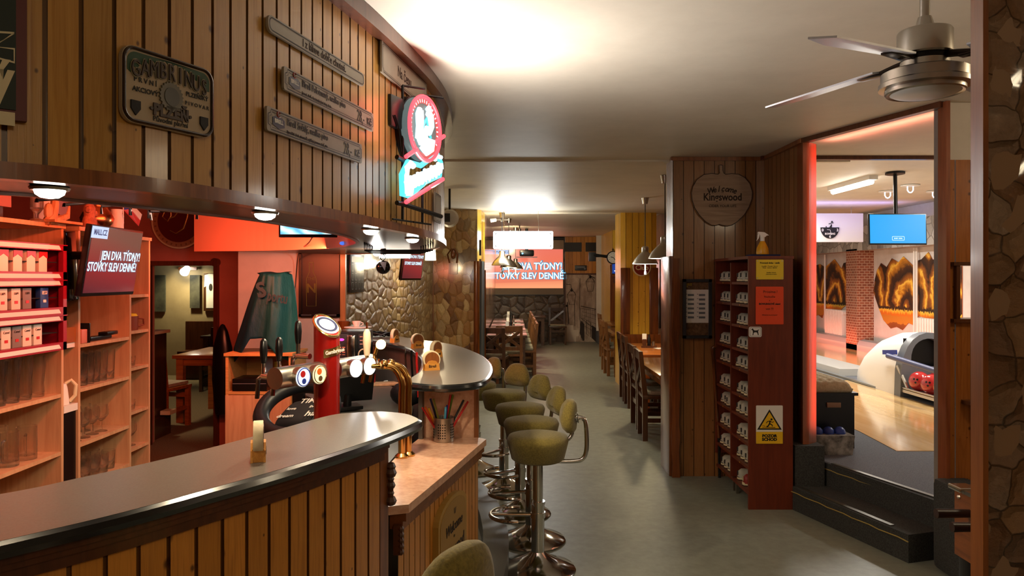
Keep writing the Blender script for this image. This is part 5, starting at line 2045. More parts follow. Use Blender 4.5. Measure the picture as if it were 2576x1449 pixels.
for sgn in (-1, 1):
    b = MB()
    b.cyl(Vector((0, 0, zA)) + aa * .045 * sgn, Vector((0, 0, zA)) + aa * .285 * sgn, .042, n=28)
    b.build('side_arm', M_STEEL, t)
    for d in (.11, .20):
        b = MB()
        c0 = Vector((0, 0, zA)) + aa * d * sgn
        b.cyl(c0 + na * .03, c0 + na * .062, .036, .04, n=24)
        o = b.build('medallion', M_STEEL, t)
        b = MB()
        b.cyl(c0 + na * .0622, c0 + na * .066, .037, n=24)
        es = 1.8 if sgn > 0 else .85
        nm = 'medal_%d_%d' % (sgn, int(d * 100))
        b.build('lit_face', glow(nm, (.85, .92, 1) if not (sgn < 0 and d == .11) else (1, .85, .5), es), o)
        if sgn < 0:
            b = MB()
            cc = c0 + na * .067
            b.cyl(cc + Vector((0, 0, .012)) - aa * .006, cc + Vector((0, 0, .012)) - aa * .006 + na * .001, .013, n=14)
            b.build('face_print', M_RED if d == .20 else M_ORANGE, o)
            b = MB()
            b.cyl(cc - Vector((0, 0, .016)), cc - Vector((0, 0, .016)) + na * .001, .011, n=14)
            b.tube([cc + aa * math.cos(2 * PI * i / 20) * .034 + Vector((0, 0, math.sin(2 * PI * i / 20) * .034)) for i in range(20)], .002, 6, closed=True)
            b.build('face_lettering', M_BLUE if d == .20 else M_GOLD, o)
for d, hz in ((-.25, 0), (-.17, .01), (.0, .01)):
    b = MB()
    c0 = Vector((0, 0, zA)) + aa * d - na * .05
    if d == 0:
        c0 = Vector((0, 0, zA + .06)) - na * .065 - aa * .05
    b.cyl(c0 + na * .02, c0 - na * .05, .012, n=12)
    b.cyl(c0 - na * .045, c0 - na * .045 + Vector((0, 0, .055)), .009, n=10)
    b.tube([c0 - na * .05, c0 - na * .075 + Vector((0, 0, -.015)), c0 - na * .08 + Vector((0, 0, -.09))], .009, 10)
    ob = b.build('tap', M_CHROME, t)
    b = MB()
    h0 = c0 - na * .045 + Vector((0, 0, .05))
    b.tube([h0, h0 + Vector((0, 0, .015)), h0 + Vector((0, 0, .05)), h0 + Vector((0, 0, .085)), h0 + Vector((0, 0, .095))], [.01, .013, .0155, .013, .006], 12)
    b.build('tap_handle', M_BLACK, ob)
# black monitor behind the tower
p = G(872, 1038, .821)
t = thing('register_screen', 'black till screen seen from behind on the dark worktop', 'till screen', (p.x, p.y + .05, .82), R(28))
b = MB()
b.box((0, 0, .15), (.3, .02, .2), rx=R(18), bev=.005)
b.box((0, .04, .02), (.16, .14, .02), bev=.004)
b.cyl((0, .03, .02), (0, .02, .1), .025, n=12)
b.build('casing', M_BLACK, t)
p = V(752, 985, 4.9)
t = thing('desk_phone', 'dark upright device with blue light left of the red tower', 'device', (p.x, p.y, .40))
b = MB()
b.box((0, 0, .44), (.08, .05, .26), bev=.012)
b.box((0, .02, .15), (.1, .1, .3))
b.build('casing', M_BLACK, t)
b = MB()
b.sph((.012, -.028, .46), .004, 8)
b.build('indicator', glow('blue_led', (.1, .3, 1), 4), t)
# tub chair
p = Vector((-1.0, 3.45, 0))
t = thing('tub_chair', 'black leatherette round tub bar chair inside the bar', 'chair', (p.x, p.y, 0), R(-30))
zr = 1.005
b = MB()
pts = []
for i in range(40):
    a_ = 2 * PI * i / 40
    k_ = .5 + .5 * math.sin(a_ - R(30))
    pts.append((math.cos(a_) * .165, math.sin(a_) * .16, zr - .105 + .175 * k_))
b.tube(pts, .037, 12, closed=True)
b.build('back_roll', M_LEATHER, t)
b = MB()
b.lathe([(0, .76), (.12, .77), (.165, .82), (.175, .89), (.15, .905), (.13, .88), (0, .87)], 28)
b.build('seat_shell', M_LEATHER, t)
b = MB()
b.cyl((0, 0, .03), (0, 0, .79), .028, n=16)
b.lathe([(0, 0), (.2, 0), (.2, .012), (.05, .035), (0, .035)], 28)
b.build('pedestal', M_CHROME, t)
t = thing('text_cushion', 'black cushion with white printed words on the tub chair', 'cushion', (p.x + .03, p.y - .0, .955), R(-18))
b = MB()
n = 14
cvs = []
for s in (1, -1):
    gg = []
    for i in range(n + 1):
        row = []
        for k in range(n + 1):
            u, v = i / n * 2 - 1, k / n * 2 - 1
            th = .045 * (max(0, (1 - u ** 4) * (1 - v ** 4))) ** .5
            row.append(b.bm.verts.new((u * .12 * (1 - .06 * v * v), v * .11 * (1 - .06 * u * u), s * th)))
        gg.append(row)
    for i in range(n):
        for k in range(n):
            b.face([gg[i][k], gg[i + 1][k], gg[i + 1][k + 1], gg[i][k + 1]])
bmesh.ops.remove_doubles(b.bm, verts=b.bm.verts, dist=.0005)
co = b.build('cushion_body', mk('cushion_black', 0x1a1a1e, .8), t, ang=80)
for (s, x, y, sz) in (('TIME', .02, .06, .055), ('love', -.05, .0, .03), ('ha', .08, -.05, .06), ('dream', -.05, -.06, .035), ('live', .06, .01, .028)):
    o = text(s, sz, M_PAPER, t, 0, 0, 0, bold=.01)
    o.rotation_euler = (0, 0, 0)
    o.location = (x, y, .046)
t.rotation_euler = (R(24), R(-6), R(-18))

# ================================================================ brass cobra tap
p = Vector((-.468, 3.22, .82))
t = thing('brass_tap', 'curved brass beer font with white handle beside the marble counter', 'beer tap', p)
b = MB()
for dx, dy in ((-.012, -.0), (.012, .03)):
    pts = spline([(dx, dy, 0), (dx, dy, .25), (dx - .0, dy, .33), (dx - .03, dy, .385), (dx - .075, dy - .01, .40), (dx - .10, dy - .01, .40)], 5)
    b.tube(pts, .0155, 14)
    b.lathe([(0, 0), (.03, 0), (.03, .008), (.018, .02), (0, .02)], 16, (dx, dy, 0))
    b.sph((dx - .075, dy - .01, .405), .022, 12)
b.build('font_pipe', M_BRASS, t)
for k, (dx, dy) in enumerate(((-.012, -.01), (.016, .02))):
    b = MB()
    c0 = Vector((dx - .1, dy, .40))
    b.cyl(c0, c0 + Vector((-.055, 0, -.004)), .011, n=12)
    b.cyl(c0 + Vector((-.05, 0, -.005)), c0 + Vector((-.05, 0, .05)), .008, n=10)
    b.tube([c0 + Vector((-.05, 0, 0)), c0 + Vector((-.06, 0, -.02)), c0 + Vector((-.07, 0, -.075))], .008, 10)
    ob = b.build('tap', M_BRASS, t)
    b = MB()
    h0 = c0 + Vector((-.05, 0, .045))
    if k == 0:
        b.tube([h0, h0 + Vector((0, 0, .01)), h0 + Vector((0, 0, .06)), h0 + Vector((0, 0, .1)), h0 + Vector((0, 0, .115))], [.012, .0135, .018, .015, .006], 14)
        b.build('tap_handle', mk('ivory', 0xe0c8ac, .35), ob)
        b = MB()
        b.cyl(h0 + Vector((0, 0, .11)), h0 + Vector((0, 0, .145)), .0045, n=8)
        b.build('handle_tip', M_COPPER, ob)
    else:
        b.lathe([(0, 0), (.022, 0), (.022, .006), (0, .006)], 18, h0 + Vector((.03, -.01, .045)), Matrix.Rotation(R(75), 3, 'X'))
        b.cyl(h0, h0 + Vector((.02, 0, .06)), .008, n=8)
        b.build('tap_badge', M_BRASS, ob)

# ================================================================ coffee machine and worktop clutter
p = Vector((-1.145, 5.35, .82))
t = thing('coffee_machine', 'black coffee machine with pink display and chrome spouts', 'coffee machine', p, R(4))
b = MB()
b.box((0, .05, .2), (.23, .3, .4), bev=.012)
b.build('casing', M_BLACK, t)
b = MB()
b.box((-.065, -.103, .3), (.085, .012, .17), bev=.003)
b.box((.083, -.103, .33), (.07, .012, .1), bev=.003)
b.build('control_panel', M_DKGREY, t)
b = MB()
b.lathe([(0, 0), (.019, 0), (.019, .002), (0, .002)], 18, (-.07, -.1105, .345), Matrix.Rotation(R(90), 3, 'X') @ Matrix.Diagonal((1, .5, 1)))
b.build('display', glow('pink_display', (1, .05, .4), 1.6), t)
b = MB()
for r_ in range(4):
    for k in range(2):
        b.box((-.083 + k * .028, -.1105, .29 - r_ * .017), (.02, .002, .005 if r_ % 2 else .008))
for r_ in range(3):
    for k in range(2):
        b.box((.068 + k * .032, -.1105, .365 - r_ * .026), (.02, .002, .006))
b.build('buttons', mk('pinkish_print', 0xc89a8a, .5), t, smooth=False)
b = MB()
b.box((0.0, -.12, .28), (.06, .05, .2), bev=.012)
b.cyl((-.01, -.15, .14), (-.01, -.15, .2), .01, n=10)
b.cyl((.015, -.15, .14), (.015, -.15, .2), .01, n=10)
b.build('spout', M_CHROME, t)
b = MB()
b.tube([(.085 + math.cos(2 * PI * i / 20) * .036, -.115, .235 + math.sin(2 * PI * i / 20) * .042) for i in range(20)], .005, 8, closed=True)
b.build('steam_ring', M_CREAM, t)
b = MB()
b.box((.04, -.112, .07), (.13, .02, .1), bev=.006)
b.box((.04, -.124, .085), (.08, .008, .008))
b.build('drip_drawer', M_BLACK, t)
def simple(name, label, cat, loc, parts, rz=0):
    t = thing(name, label, cat, loc, rz)
    for (pn, fn, m) in parts:
        b = MB()
        fn(b)
        b.build(pn, m, t)
    return t
# on the far counter's left end
p = G(937, 842, ZC)
simple('cake_stand', 'white footed cake stand at the far end of the bar counter', 'cake stand', (p.x - .05, p.y - .35, ZC), [('plate', lambda b: b.lathe([(0, 0), (.05, 0), (.045, .008), (.012, .02), (.012, .07), (.11, .085), (.11, .09), (0, .09)], 26), M_WHITEP)])
simple('coffee_cup', 'white coffee cup standing on the cake stand', 'cup', (p.x - .06, p.y - .35, ZC + .091), [('cup_body', lambda b: b.lathe(wall_prof([(.02, 0), (.034, .03), (.036, .045)], .003, .006), 18), M_WHITEP), ('handle', lambda b: b.tube([(.034, 0, .035), (.052, 0, .03), (.05, 0, .015), (.03, 0, .01)], .004, 6), M_WHITEP)])
simple('wooden_bowl', 'turned wooden bowl behind the coffee machine', 'bowl', (p.x - .22, p.y - .1, ZC + .0), [('bowl', lambda b: b.lathe([(0, 0), (.03, 0), (.025, .03), (.05, .06), (.055, .12), (.048, .12), (.045, .07), (0, .06)], 22), M_BARK)])
def coil(b):
    for k in range(5):
        b.tube([(math.cos(2 * PI * i / 18) * (.05 + .012 * k) * 1.5, math.sin(2 * PI * i / 18) * (.05 + .01 * k), .008 + .009 * ((i * 3 + k * 2) % 5) * .6 + .004 * k) for i in range(18)], .006, 6, closed=True)
p2_ = G(968, 843, ZC)
simple('cable_coil', 'black coiled cables lying on the far bar counter', 'cable', (p2_.x, p2_.y - .2, ZC), [('cables', coil, M_BLACK)])
# clutter on the worktop
def wk(px, py, z=.82):
    q = G(px, py, z)
    return (q.x, q.y, z)
x, y, z = wk(945, 965)
t = simple('pen_cup', 'red pen cup with pens and scissors beside the coffee machine', 'pen cup', (x - .03, y - .05, z), [('cup', lambda b: b.box((0, 0, .04), (.07, .05, .08), bev=.004), M_RED)])
for k, (dx, ang, c, L) in enumerate(((-.02, -8, M_YELPAPER, .17), (0, 6, M_BLUE, .19), (.015, 18, M_ORANGE, .16), (.025, 12, M_DKGREY, .15))):
    b = MB()
    b.cyl((dx, 0, .06), (dx + math.sin(R(ang)) * L, 0, .06 + L * .8), .006, n=8)
    b.build('pen', c, t)
x, y, z = wk(975, 968)
simple('cutting_board', 'pale wooden chopping board under the brass tap', 'chopping board', (x, y, z), [('board', lambda b: b.box((0, 0, .009), (.22, .13, .016), rz=.3, bev=.003), M_BEECH)])
x, y, z = wk(1010, 960)
simple('white_hairdryer', 'white plugged in appliance with looped white cable on the worktop', 'appliance', (x, y, z), [('body', lambda b: b.lathe([(0, 0), (.05, 0), (.07, .05), (.06, .14), (.03, .2), (0, .21)], 18), M_WHITEP), ('cord', lambda b: b.tube(spline([(0, -.05, .01), (-.1, -.1, .006), (-.12, -.02, .006), (-.04, .0, .006)], 6), .006, 6), M_WHITEP)])
x, y, z = wk(1022, 1022)
def sack(b):
    b.sph((0, 0, .07), .09, 18, (1.2, .9, .85))
    b.tube([(.03, 0, .14), (.08, 0, .17), (.1, 0, .13), (.09, 0, .08)], .008, 8)
simple('black_handbag', 'slumped black leather handbag against the counter by the brass tap', 'bag', (x, y + .05, z), [('bag', sack, M_LEATHER)])
x, y, z = wk(990, 945)
simple('menu_stand', 'small clear upright card holder behind the brass tap', 'card holder', (x + .0, y, z), [('card', lambda b: b.box((0, 0, .16), (.05, .004, .18), ry=.06), M_PAPER), ('foot', lambda b: b.box((0, 0, .035), (.06, .05, .07)), M_BLACK)])
# utensils hanging on the inner panel
for k, (px, py, ln, m, lab) in enumerate(((1027, 900, .15, M_CHROME, 'chrome ladle hanging inside the far counter'), (1043, 905, .2, M_BLACK, 'black strap hanging inside the far counter'), (1057, 912, .2, M_RED, 'red strap hanging inside the far counter'))):
    Yq = 5.0 - k * .35
    q = V(px, py, Yq)
    t = thing('ladle' if k == 0 else 'hanging_strap', lab, 'ladle' if k == 0 else 'strap', (q.x - .02, Yq, q.z))
    b = MB()
    b.tube([(0, 0, .06), (.0, -.0, 0), (.01, -.01, -ln * .7), (.012, -.01, -ln)], .007, 8)
    if k == 0:
        b.sph((.012, -.01, -ln), .025, 10, (1, .6, 1))
    b.build('shaft', m, t)

# glass hanging racks under the canopy
def rack(name, label, segs, r=.005):
    t = thing('glass_rack', label, 'glass rack', segs[0][0])
    o_ = Vector(segs[0][0])
    for s in segs:
        b = MB()
        b.tube([Vector(q) - o_ for q in s], r, 6)
        b.build('rail', M_BLACKM, t)
    return t
def railset(A_, B_, n, step, drop=.045):
    out = []
    A_, B_ = Vector(A_), Vector(B_)
    d = (B_ - A_).normalized()
    s_ = Vector((-d.y, d.x, 0))
    for k in range(n):
        a_, c_ = A_ + s_ * step * k, B_ + s_ * step * k
        up = Vector((0, 0, drop))
        out.append([a_ + up, a_, c_, c_ + up])
    return out
zr_ = ZB - .045
la = G(92, 502, zr_)
lb = G(328, 484, zr_)
q0, q1 = V(92, 503, 1.95), V(328, 486, 2.35)
rack('r', 'black wire glass rack under the canopy near the left downlight', [[(q0.x, q0.y, ZB), (q0.x, q0.y, q0.z), (q1.x, q1.y, q1.z), (q1.x, q1.y, ZB)], [(q0.x, q0.y + .12, ZB), (q0.x, q0.y + .12, q0.z), (q1.x, q1.y + .12, q1.z), (q1.x, q1.y + .12, ZB)]])
q0, q1 = V(255, 518, 2.3), V(495, 505, 2.5)
rack('r', 'black wire glass rack under the canopy above the red television', [[(q0.x, q0.y, ZB), (q0.x, q0.y, q0.z), (q1.x, q1.y, q1.z), (q1.x, q1.y, ZB)]])
q0, q1 = V(380, 532, 2.55), V(640, 521, 2.6)
rack('r', 'black wire glass rack under the canopy in front of the round sign', [[(q0.x, q0.y, ZB), (q0.x, q0.y, q0.z), (q1.x, q1.y, q1.z), (q1.x, q1.y, ZB)]])
segs = []
for k in range(6):
    Yk = 4.1 + k * .1
    x0, x1 = V(917 + k * 4, 0, Yk).x, V(1089 - k * 6, 0, Yk).x
    zk = ZB - .045
    segs.append([(x0, Yk, ZB), (x0, Yk, zk), (x1, Yk, zk), (x1, Yk, ZB)])
rack('r', 'black wire glass rack of six rails under the canopy tip', segs)
p = V(964, 622, 5.0)
t = thing('hanging_lantern', 'round black spot lamp hanging under canopy beside ball lamp', 'lamp', (p.x, p.y, ZB))
b = MB()
b.cyl((0, 0, 0), (0, 0, -.04), .02, n=12)
b.sph((0, 0, -.125), .05, 16, (1, 1, .95))
b.tube([(0, 0, -.04), (.02, -.01, -.06), (0, -.02, -.085), (-.02, -.01, -.06)], .004, 6)
b.build('housing', mk('smoked_black', 0x121614, .15), t)
b = MB()
b.prism([(-.015, -.09), (.03, -.09), (.02, -.15)], -.052, -.048)
b.build('reflector', M_STEEL, t)
# blue light disc in the canopy ring
p = V(862, 612, 4.55)
t = thing('blue_lamp', 'small blue lit dome lamp on the rim inside the canopy ring', 'lamp', p)
b = MB()
b.sph((0, 0, 0), .02, 14, (1, 1, .6))
b.build('dome', mk('blue_dome', 0x3050c0, .2, emit=(.1, .25, 1), es=.5), t)
b = MB()
b.tube([(0, .01, -.01), (.03, .05, .02), (.05, .1, .1)], .004, 6)
b.build('cable', M_BLACK, t)
# ================================================================ bar stools
def make_stool():
    t = thing('bar_stool', None, None)
    b = MB()
    b.lathe([(0, .02), (.205, .0), (.21, .006), (.2, .016), (.12, .045), (.1, .055), (.05, .085), (.036, .10), (0, .10)], 36)
    b.build('base', M_CHROME, t)
    b = MB()
    b.cyl((0, 0, .08), (0, 0, .36), .036, n=24)
    b.cyl((0, 0, .36), (0, 0, .60), .028, n=24)
    b.cyl((0, 0, .36), (0, 0, .375), .04, n=24)
    b.build('column', M_CHROME, t)
    b = MB()
    b.tube([(math.cos(R(a)) * .13 - .13, math.sin(R(a)) * .13, .30) for a in range(75, 290, 12)], .012, 10)
    b.cyl((-.02, 0, .30), (-.262, 0, .30), .011, n=10)
    b.cyl((0, 0, .285), (0, 0, .315), .042, n=20)
    b.build('footrest', M_CHROME, t)
    b = MB()
    b.lathe([(0, .60), (.13, .60), (.146, .612), (.168, .70), (.17, .715), (.16, .735), (.11, .746), (0, .748)], 36)
    b.build('seat', M_GREEN, t, ang=60)
    b = MB()
    pts = spline([(.05, 0, .594), (.2, 0, .594), (.25, 0, .61), (.268, 0, .66), (.268, 0, .76), (.258, 0, .82), (.22, 0, .835), (.20, 0, .832)], 5)
    b.tube(pts, .0125, 12)
    b.build('back_bracket', M_CHROME, t)
    b = MB()
    outl = [(0, .095), (.06, .085), (.1, .04), (.118, -.01), (.115, -.05), (.08, -.078), (0, -.085), (-.08, -.078), (-.115, -.05), (-.118, -.01), (-.1, .04), (-.06, .085)]
    o2 = [(p.x, p.y) for p in spline([(x, z, 0) for x, z in outl], 3, True)]
    rings = []
    for (s_, dx) in ((.35, -.042), (.75, -.038), (.96, -.018), (1, 0), (.96, .016), (.75, .03), (.3, .036)):
        rings.append([b.bm.verts.new((.182 + dx + .02 * (y / .118) ** 2 * -1 + .0, y * s_, .84 + z * s_)) for y, z in o2])
    for i in range(len(rings) - 1):
        for k in range(len(o2)):
            b.face([rings[i][k], rings[i][(k + 1) % len(o2)], rings[i + 1][(k + 1) % len(o2)], rings[i + 1][k]])
    b.face(rings[0][::-1])
    b.face(rings[-1])
    b.build('backrest', M_GREEN, t, ang=60)
    b = MB()
    b.prism(rrect(.10, .045, .02), -.002, .002)
    o = b.build('mounting_plate', M_STEEL, t)
    o.rotation_euler = (0, 0, R(90))
    o.location = (.22, 0, .832)
    b = MB()
    for s_ in (-1, 1):
        b.sph((.0225 * 0 + .223, s_ * .038, .832), .0045, 8)
    b.build('screws', M_BLACK, t)
    return t
stool = make_stool()
KID[stool.name] = list(stool.children)
for i, (x, y, a, lab) in enumerate(((-.245, 1.47, -32, 'olive bar stool cut by the bottom edge, its back bracket toward us'),
        (.142, 4.07, 0, 'nearest whole olive bar stool, its chrome column fully seen'),
        (.118, 4.52, 16, 'olive bar stool second behind the nearest whole one'),
        (.055, 5.03, 34, 'olive bar stool third behind the nearest whole one'),
        (-.062, 5.64, 52, 'olive bar stool with its backrest facing us, by counter tip'),
        (-.30, 6.15, 30, 'olive bar stool half hidden behind the far counter end'))):
    if i == 0:
        stool.location = (x, y, 0)
        stool.rotation_euler = (0, 0, R(a))
        tag(stool, lab, 'bar stool', 'olive bar stools along the bar')
        raised = dup(stool, (x, y, 0), R(a), lab)
        for c_ in raised.children:
            if c_.name.split('.')[0] in ('seat', 'back_bracket', 'backrest', 'mounting_plate', 'screws'):
                c_.location.z += .17
            if c_.name.split('.')[0] == 'column':
                c_.scale.z = 1.285
    elif i == 1:
        stool.location = (x, y, 0)
        stool.rotation_euler = (0, 0, R(a))
        stool['label'] = lab
    else:
        dup(stool, (x, y, 0), R(a), lab)['category'] = 'bar stool'

# ================================================================ coaster holders
def holder(px, py, rz, label):
    p = G(px, py, ZC)
    t = thing('coaster_holder', label, 'coaster holder', (p.x, p.y, ZC), rz, 'coaster holders on the bar counters')
    arch = [(-.042, 0), (.042, 0), (.036, .03), (.02, .048), (0, .052), (-.02, .048), (-.036, .03)]
    for s_ in (-1, 1):
        b = MB()
        b.prism(arch, s_ * .016 - .003, s_ * .016 + .003)
        b.build('side_board', M_ORWOOD, t, smooth=False)
    b = MB()
    b.box((0, 0, .004), (.078, .03, .008))
    for s_ in (-1, 1):
        b.box((s_ * .037, 0, .018), (.005, .03, .034))
    b.build('base_board', M_ORWOOD, t, smooth=False)
    b = MB()
    b.lathe([(0, -.0125), (.046, -.0125), (.047, -.011), (.047, .011), (.046, .0125), (0, .0125)], 28, (0, 0, .055), Matrix.Rotation(R(90), 3, 'X'))
    b.build('coasters', M_COASTER, t)
    text('Birell', .02, M_INKBR, t, 0, .022, -.0198, bold=.02)
    b = MB()
    b.prism(ell(.04, .04, 24, 0, .055), -.0135, -.0128)
    b.build('coaster_print', M_TRIM, t, smooth=False)
    return t
M_ORWOOD = wood('orange_beech', 0xc88a3c, 0xb07028, .45, .2, 0, 2)
M_COASTER = noisy('coaster_card', 0xd8c8a8, 0xc8b898, 60, .8)
holder(650, 1155, R(108), 'coaster holder seen edge-on, alone on the near bar counter')
holder(1085, 931, R(25), 'nearest coaster holder on the far bar counter')
holder(1097, 899, R(58), 'coaster holder just behind the nearest one on far counter')
holder(1050, 876, R(35), 'coaster holder third from the tip of far counter')
holder(993, 861, R(70), 'coaster holder on far counter closest to the cable coil')
# straw cup
p = G(1117, 1107, .82)
t = thing('straw_cup', 'perforated steel cup of coloured straws on the marble counter', 'straw cup', (p.x, p.y - .02, .82), R(10))
b = MB()
b.lathe([(0, .002), (.046, 0), (.049, .003), (.049, .112), (.0505, .114), (.048, .116), (.0465, .112), (.0465, .006), (0, .006)], 36)
b.build('cup', M_STEEL, t)
b = MB()
for r_ in range(6):
    for k in range(18):
        if k % 6 in (4, 5): continue
        a = R(-200 + k * 12.5)
        d_ = Vector((math.cos(a), math.sin(a), 0))
        c_ = d_ * .0492 + Vector((0, 0, .022 + r_ * .0125))
        b.cyl(c_, c_ + d_ * .0005, .0034, n=8)
b.build('perforations', M_DARK, t, smooth=False)
for k, (dx, lean, c, L) in enumerate(((-.03, -38, M_RED, .19), (-.02, -30, M_YELPAPER, .165), (-.012, -22, mk('straw_navy', 0x20244a, .4), .2), (-.008, -18, mk('straw_olive', 0x6a6a20, .4), .2), (.0, 12, M_RED, .21), (.006, 16, mk('straw_green', 0x5a7a1c, .4), .21), (.004, 3, mk('straw_sky', 0x58b0d8, .4), .15), (.014, 5, M_BLUE, .155), (.022, 34, M_DKGREY, .21), (.028, 38, M_RED, .22), (-.026, -34, M_ORANGE, .18))):
    b = MB()
    b.cyl((dx * .5, (k % 3 - 1) * .012, .02), (dx * .5 + math.sin(R(lean)) * L * .75, (k % 3 - 1) * .02, .02 + math.cos(R(lean)) * L * .98), .0052, n=10)
    b.build('straw', c, t)
# arched cider board on the serving counter front
k0 = fas[int(len(fas) * .34)]
k1 = fas[int(len(fas) * .76)]
W = (k1 - k0).length
c_ = (k0 + k1) / 2
rz = math.atan2((k1 - k0).y, (k1 - k0).x)
t = thing('arched_sign', 'arched wooden cider sign carved on the serving counter front', 'sign', (c_.x, c_.y, .395), rz)
nrm_off = -.012
wA = .40
arch = [(-wA / 2, -.36), (wA / 2, -.36), (wA / 2, .22)] + [(math.cos(R(a)) * wA / 2, .22 + math.sin(R(a)) * .075) for a in range(15, 180, 15)] + [(-wA / 2, .22)]
b = MB()
b.prism(arch, nrm_off - .012, nrm_off + .016)
b.build('border', mk('oak_pale', 0xa8843c, .5), t, smooth=False)
b = MB()
b.prism([(x * .9, z * .94 + .0) for x, z in arch], nrm_off - .0145, nrm_off - .011)
b.build('board', mk('oak_board', 0x9a7636, .55), t, smooth=False)
text('Welcome', .06, M_INKBR, t, .0, .165, nrm_off - .016, shear=.25, bold=.015)
text('to', .022, M_INKBR, t, .0, .125, nrm_off - .016)
text('Kingswood', .074, M_INKBR, t, 0, .07, nrm_off - .016, bold=.02, sx=.9)
text('CIDER YOUR LIFE', .026, M_INKBR, t, 0, .0, nrm_off - .016)
b = MB()
b.ribbon([(-.16, .032), (.16, .032)], .003, nrm_off - .0155)
for a in (-30, 0, 30):
    b.ribbon([(.01 + math.sin(R(a)) * .01, .215), (.01 + math.sin(R(a)) * .03, .24)], .004, nrm_off - .0155)
b.build('carving', M_INKBR, t, smooth=False)

# ================================================================ cider pillar: apple sign, pin board, stick
Yp = YA - .012
sc_ = Yp / FPX
cA = V(1817, 492, Yp)
t = thing('apple_sign', 'apple shaped wooden cider sign on the planked pillar', 'sign', cA)
k_ = .12422            # metres per zoomed pixel, from the sign's own width
apx = [(745, 125), (785, 135), (785, 230), (800, 285), (840, 315), (960, 300), (1100, 312), (1230, 380), (1330, 500), (1385, 680), (1370, 820), (1310, 980), (1220, 1130), (1080, 1270), (960, 1345), (870, 1362), (780, 1350), (715, 1325), (640, 1352), (560, 1345), (440, 1275), (310, 1140), (220, 1000), (165, 840), (150, 690), (180, 560), (260, 420), (400, 320), (550, 295), (690, 312), (720, 290), (712, 200), (708, 130)]
ap = [((x - 780) / 8.05 * sc_, (742 - y) / 8.05 * sc_) for x, y in apx]
b = MB()
b.prism(ap, -.008, .01)
b.build('board', M_OAKSIGN, t, smooth=False)
b = MB()
b.ribbon(ap, .005, -.0083, True)
b.build('outline', M_INKBR, t, smooth=False)
for i, chx in enumerate('Welcome'):
    u = (i - 3) / 3
    text(chx, .066, M_INKBR, t, u * .098, .052 - .016 * u * u, -.0095, shear=.25, bold=.02, rot=R(14) * u, sx=.85)
text('Kingswood', .082, M_INKBR, t, 0, -.015, -.0095, bold=.02, sx=.84)
text('CIDER YOUR LIFE', .030, M_INKBR, t, 0, -.085, -.0095, bold=.005, sx=.95)
text('to', .022, M_INKBR, t, 0, .026, -.0095)
a, c = V(1717, 702, Yp), V(1789, 851, Yp)
W, Hh = c.x - a.x, a.z - c.z
t = thing('pin_board', 'grey framed cork board with a white paper on the planked pillar', 'pin board', ((a.x + c.x) / 2, Yp, (a.z + c.z) / 2))
b = MB()
for (x, z, w_, h_) in ((0, Hh / 2 - .012, W, .024), (0, -Hh / 2 + .012, W, .024), (-W / 2 + .012, 0, .024, Hh), (W / 2 - .012, 0, .024, Hh)):
    b.box((x, -.01, z), (w_, .03, h_))
b.build('frame', M_DKGREY, t, smooth=False)
b = MB()
b.box((0, .002, 0), (W - .03, .01, Hh - .03))
b.build('cork', noisy('cork', 0x7a5a3c, 0x4a3420, 30, .8), t, smooth=False)
b = MB()
b.box((.0, -.005, .02), (W * .84, .003, Hh * .56))
b.build('paper', M_PAPER, t, smooth=False)
b = MB()
for r_ in range(6):
    for k in range(2):
        b.box((-.05 + k * .09, -.0068, .11 - r_ * .036), (.05, .0006, .016))
        b.box((-.085 + k * .09, -.0068, .117 - r_ * .036), (.01, .0006, .005))
b.build('paper_print', M_GREY, t, smooth=False)
b = MB()
for k in range(9):
    b.sph((-.08 + .011 * (k % 4), -.006, .2 - .011 * (k // 4)), .004, 8)
b.build('pins', M_YELPAPER, t)
q = V(1790, 980, Yp)
t = thing('walking_stick', 'brown walking stick leaning between the pillar and shoe cabinet', 'stick', (q.x, Yp - .03, 0))
b = MB()
b.tube(spline([(.05, 0, .32), (.03, 0, .6), (.005, 0, .95), (-.002, 0, 1.02), (.005, 0, 1.045), (.03, 0, 1.05)], 5), .012, 8)
b.build('shaft', M_BARK, t)
b = MB()
b.cyl((.055, 0, .0), (.05, 0, .33), .011, n=8)
b.build('tip', M_BLACK, t)

# ================================================================ shoe cabinet
CX0, CX1, CY0, CY1 = 1.636, 1.943, 5.113, 5.955
CT = 1.735
cab = thing('shoe_cabinet', 'tall red-brown cabinet of pigeonholes full of bowling shoes', 'shoe cabinet', ((CX0 + CX1) / 2, (CY0 + CY1) / 2, 0))
co_ = Vector(cab.location)
def cb(name, c, d, m=M_MAHOG):
    b = MB()
    b.box(Vector(c) - co_, d)
    return b.build(name, m, cab, smooth=False)
cd_ = CX1 - CX0
xm, ym = (CX0 + CX1) / 2, (CY0 + CY1) / 2
cb('side_panel', (xm, CY0 + .009, CT / 2), (cd_, .018, CT))
cb('side_panel', (xm, CY1 - .009, CT / 2 + .1), (cd_, .018, CT - .2))
cb('divider', (xm, ym, CT / 2 + .05), (cd_, .018, CT - .14))
cb('back_panel', (CX1 - .004, ym, CT / 2 + .05), (.008, CY1 - CY0 - .03, CT - .1), mk('mahogany_dark', 0x3c1a10, .6))
cb('top_board', (xm, ym, CT + .009), (cd_ + .01, CY1 - CY0 + .01, .02))
ZSH = [1.573, 1.416, 1.263, 1.09, .95, .76, .616, .449, .287, .112]
for z in ZSH:
    cb('shelf', (xm, ym, z - .009), (cd_ - .01, CY1 - CY0 - .036, .018))
for yy in (ym - .03, ym + .04):
    cb('foot', (CX0 + .04, yy, .05), (.02, .02, .1), M_STEEL)
b = MB()
for k, z in enumerate(ZSH):
    for j in range(2):
        if (k + j) % 3 != 0:
            b.box(Vector((CX0 - .0005, CY0 + .2 + j * .42, z - .008)) - co_, (.001, .008, .008))
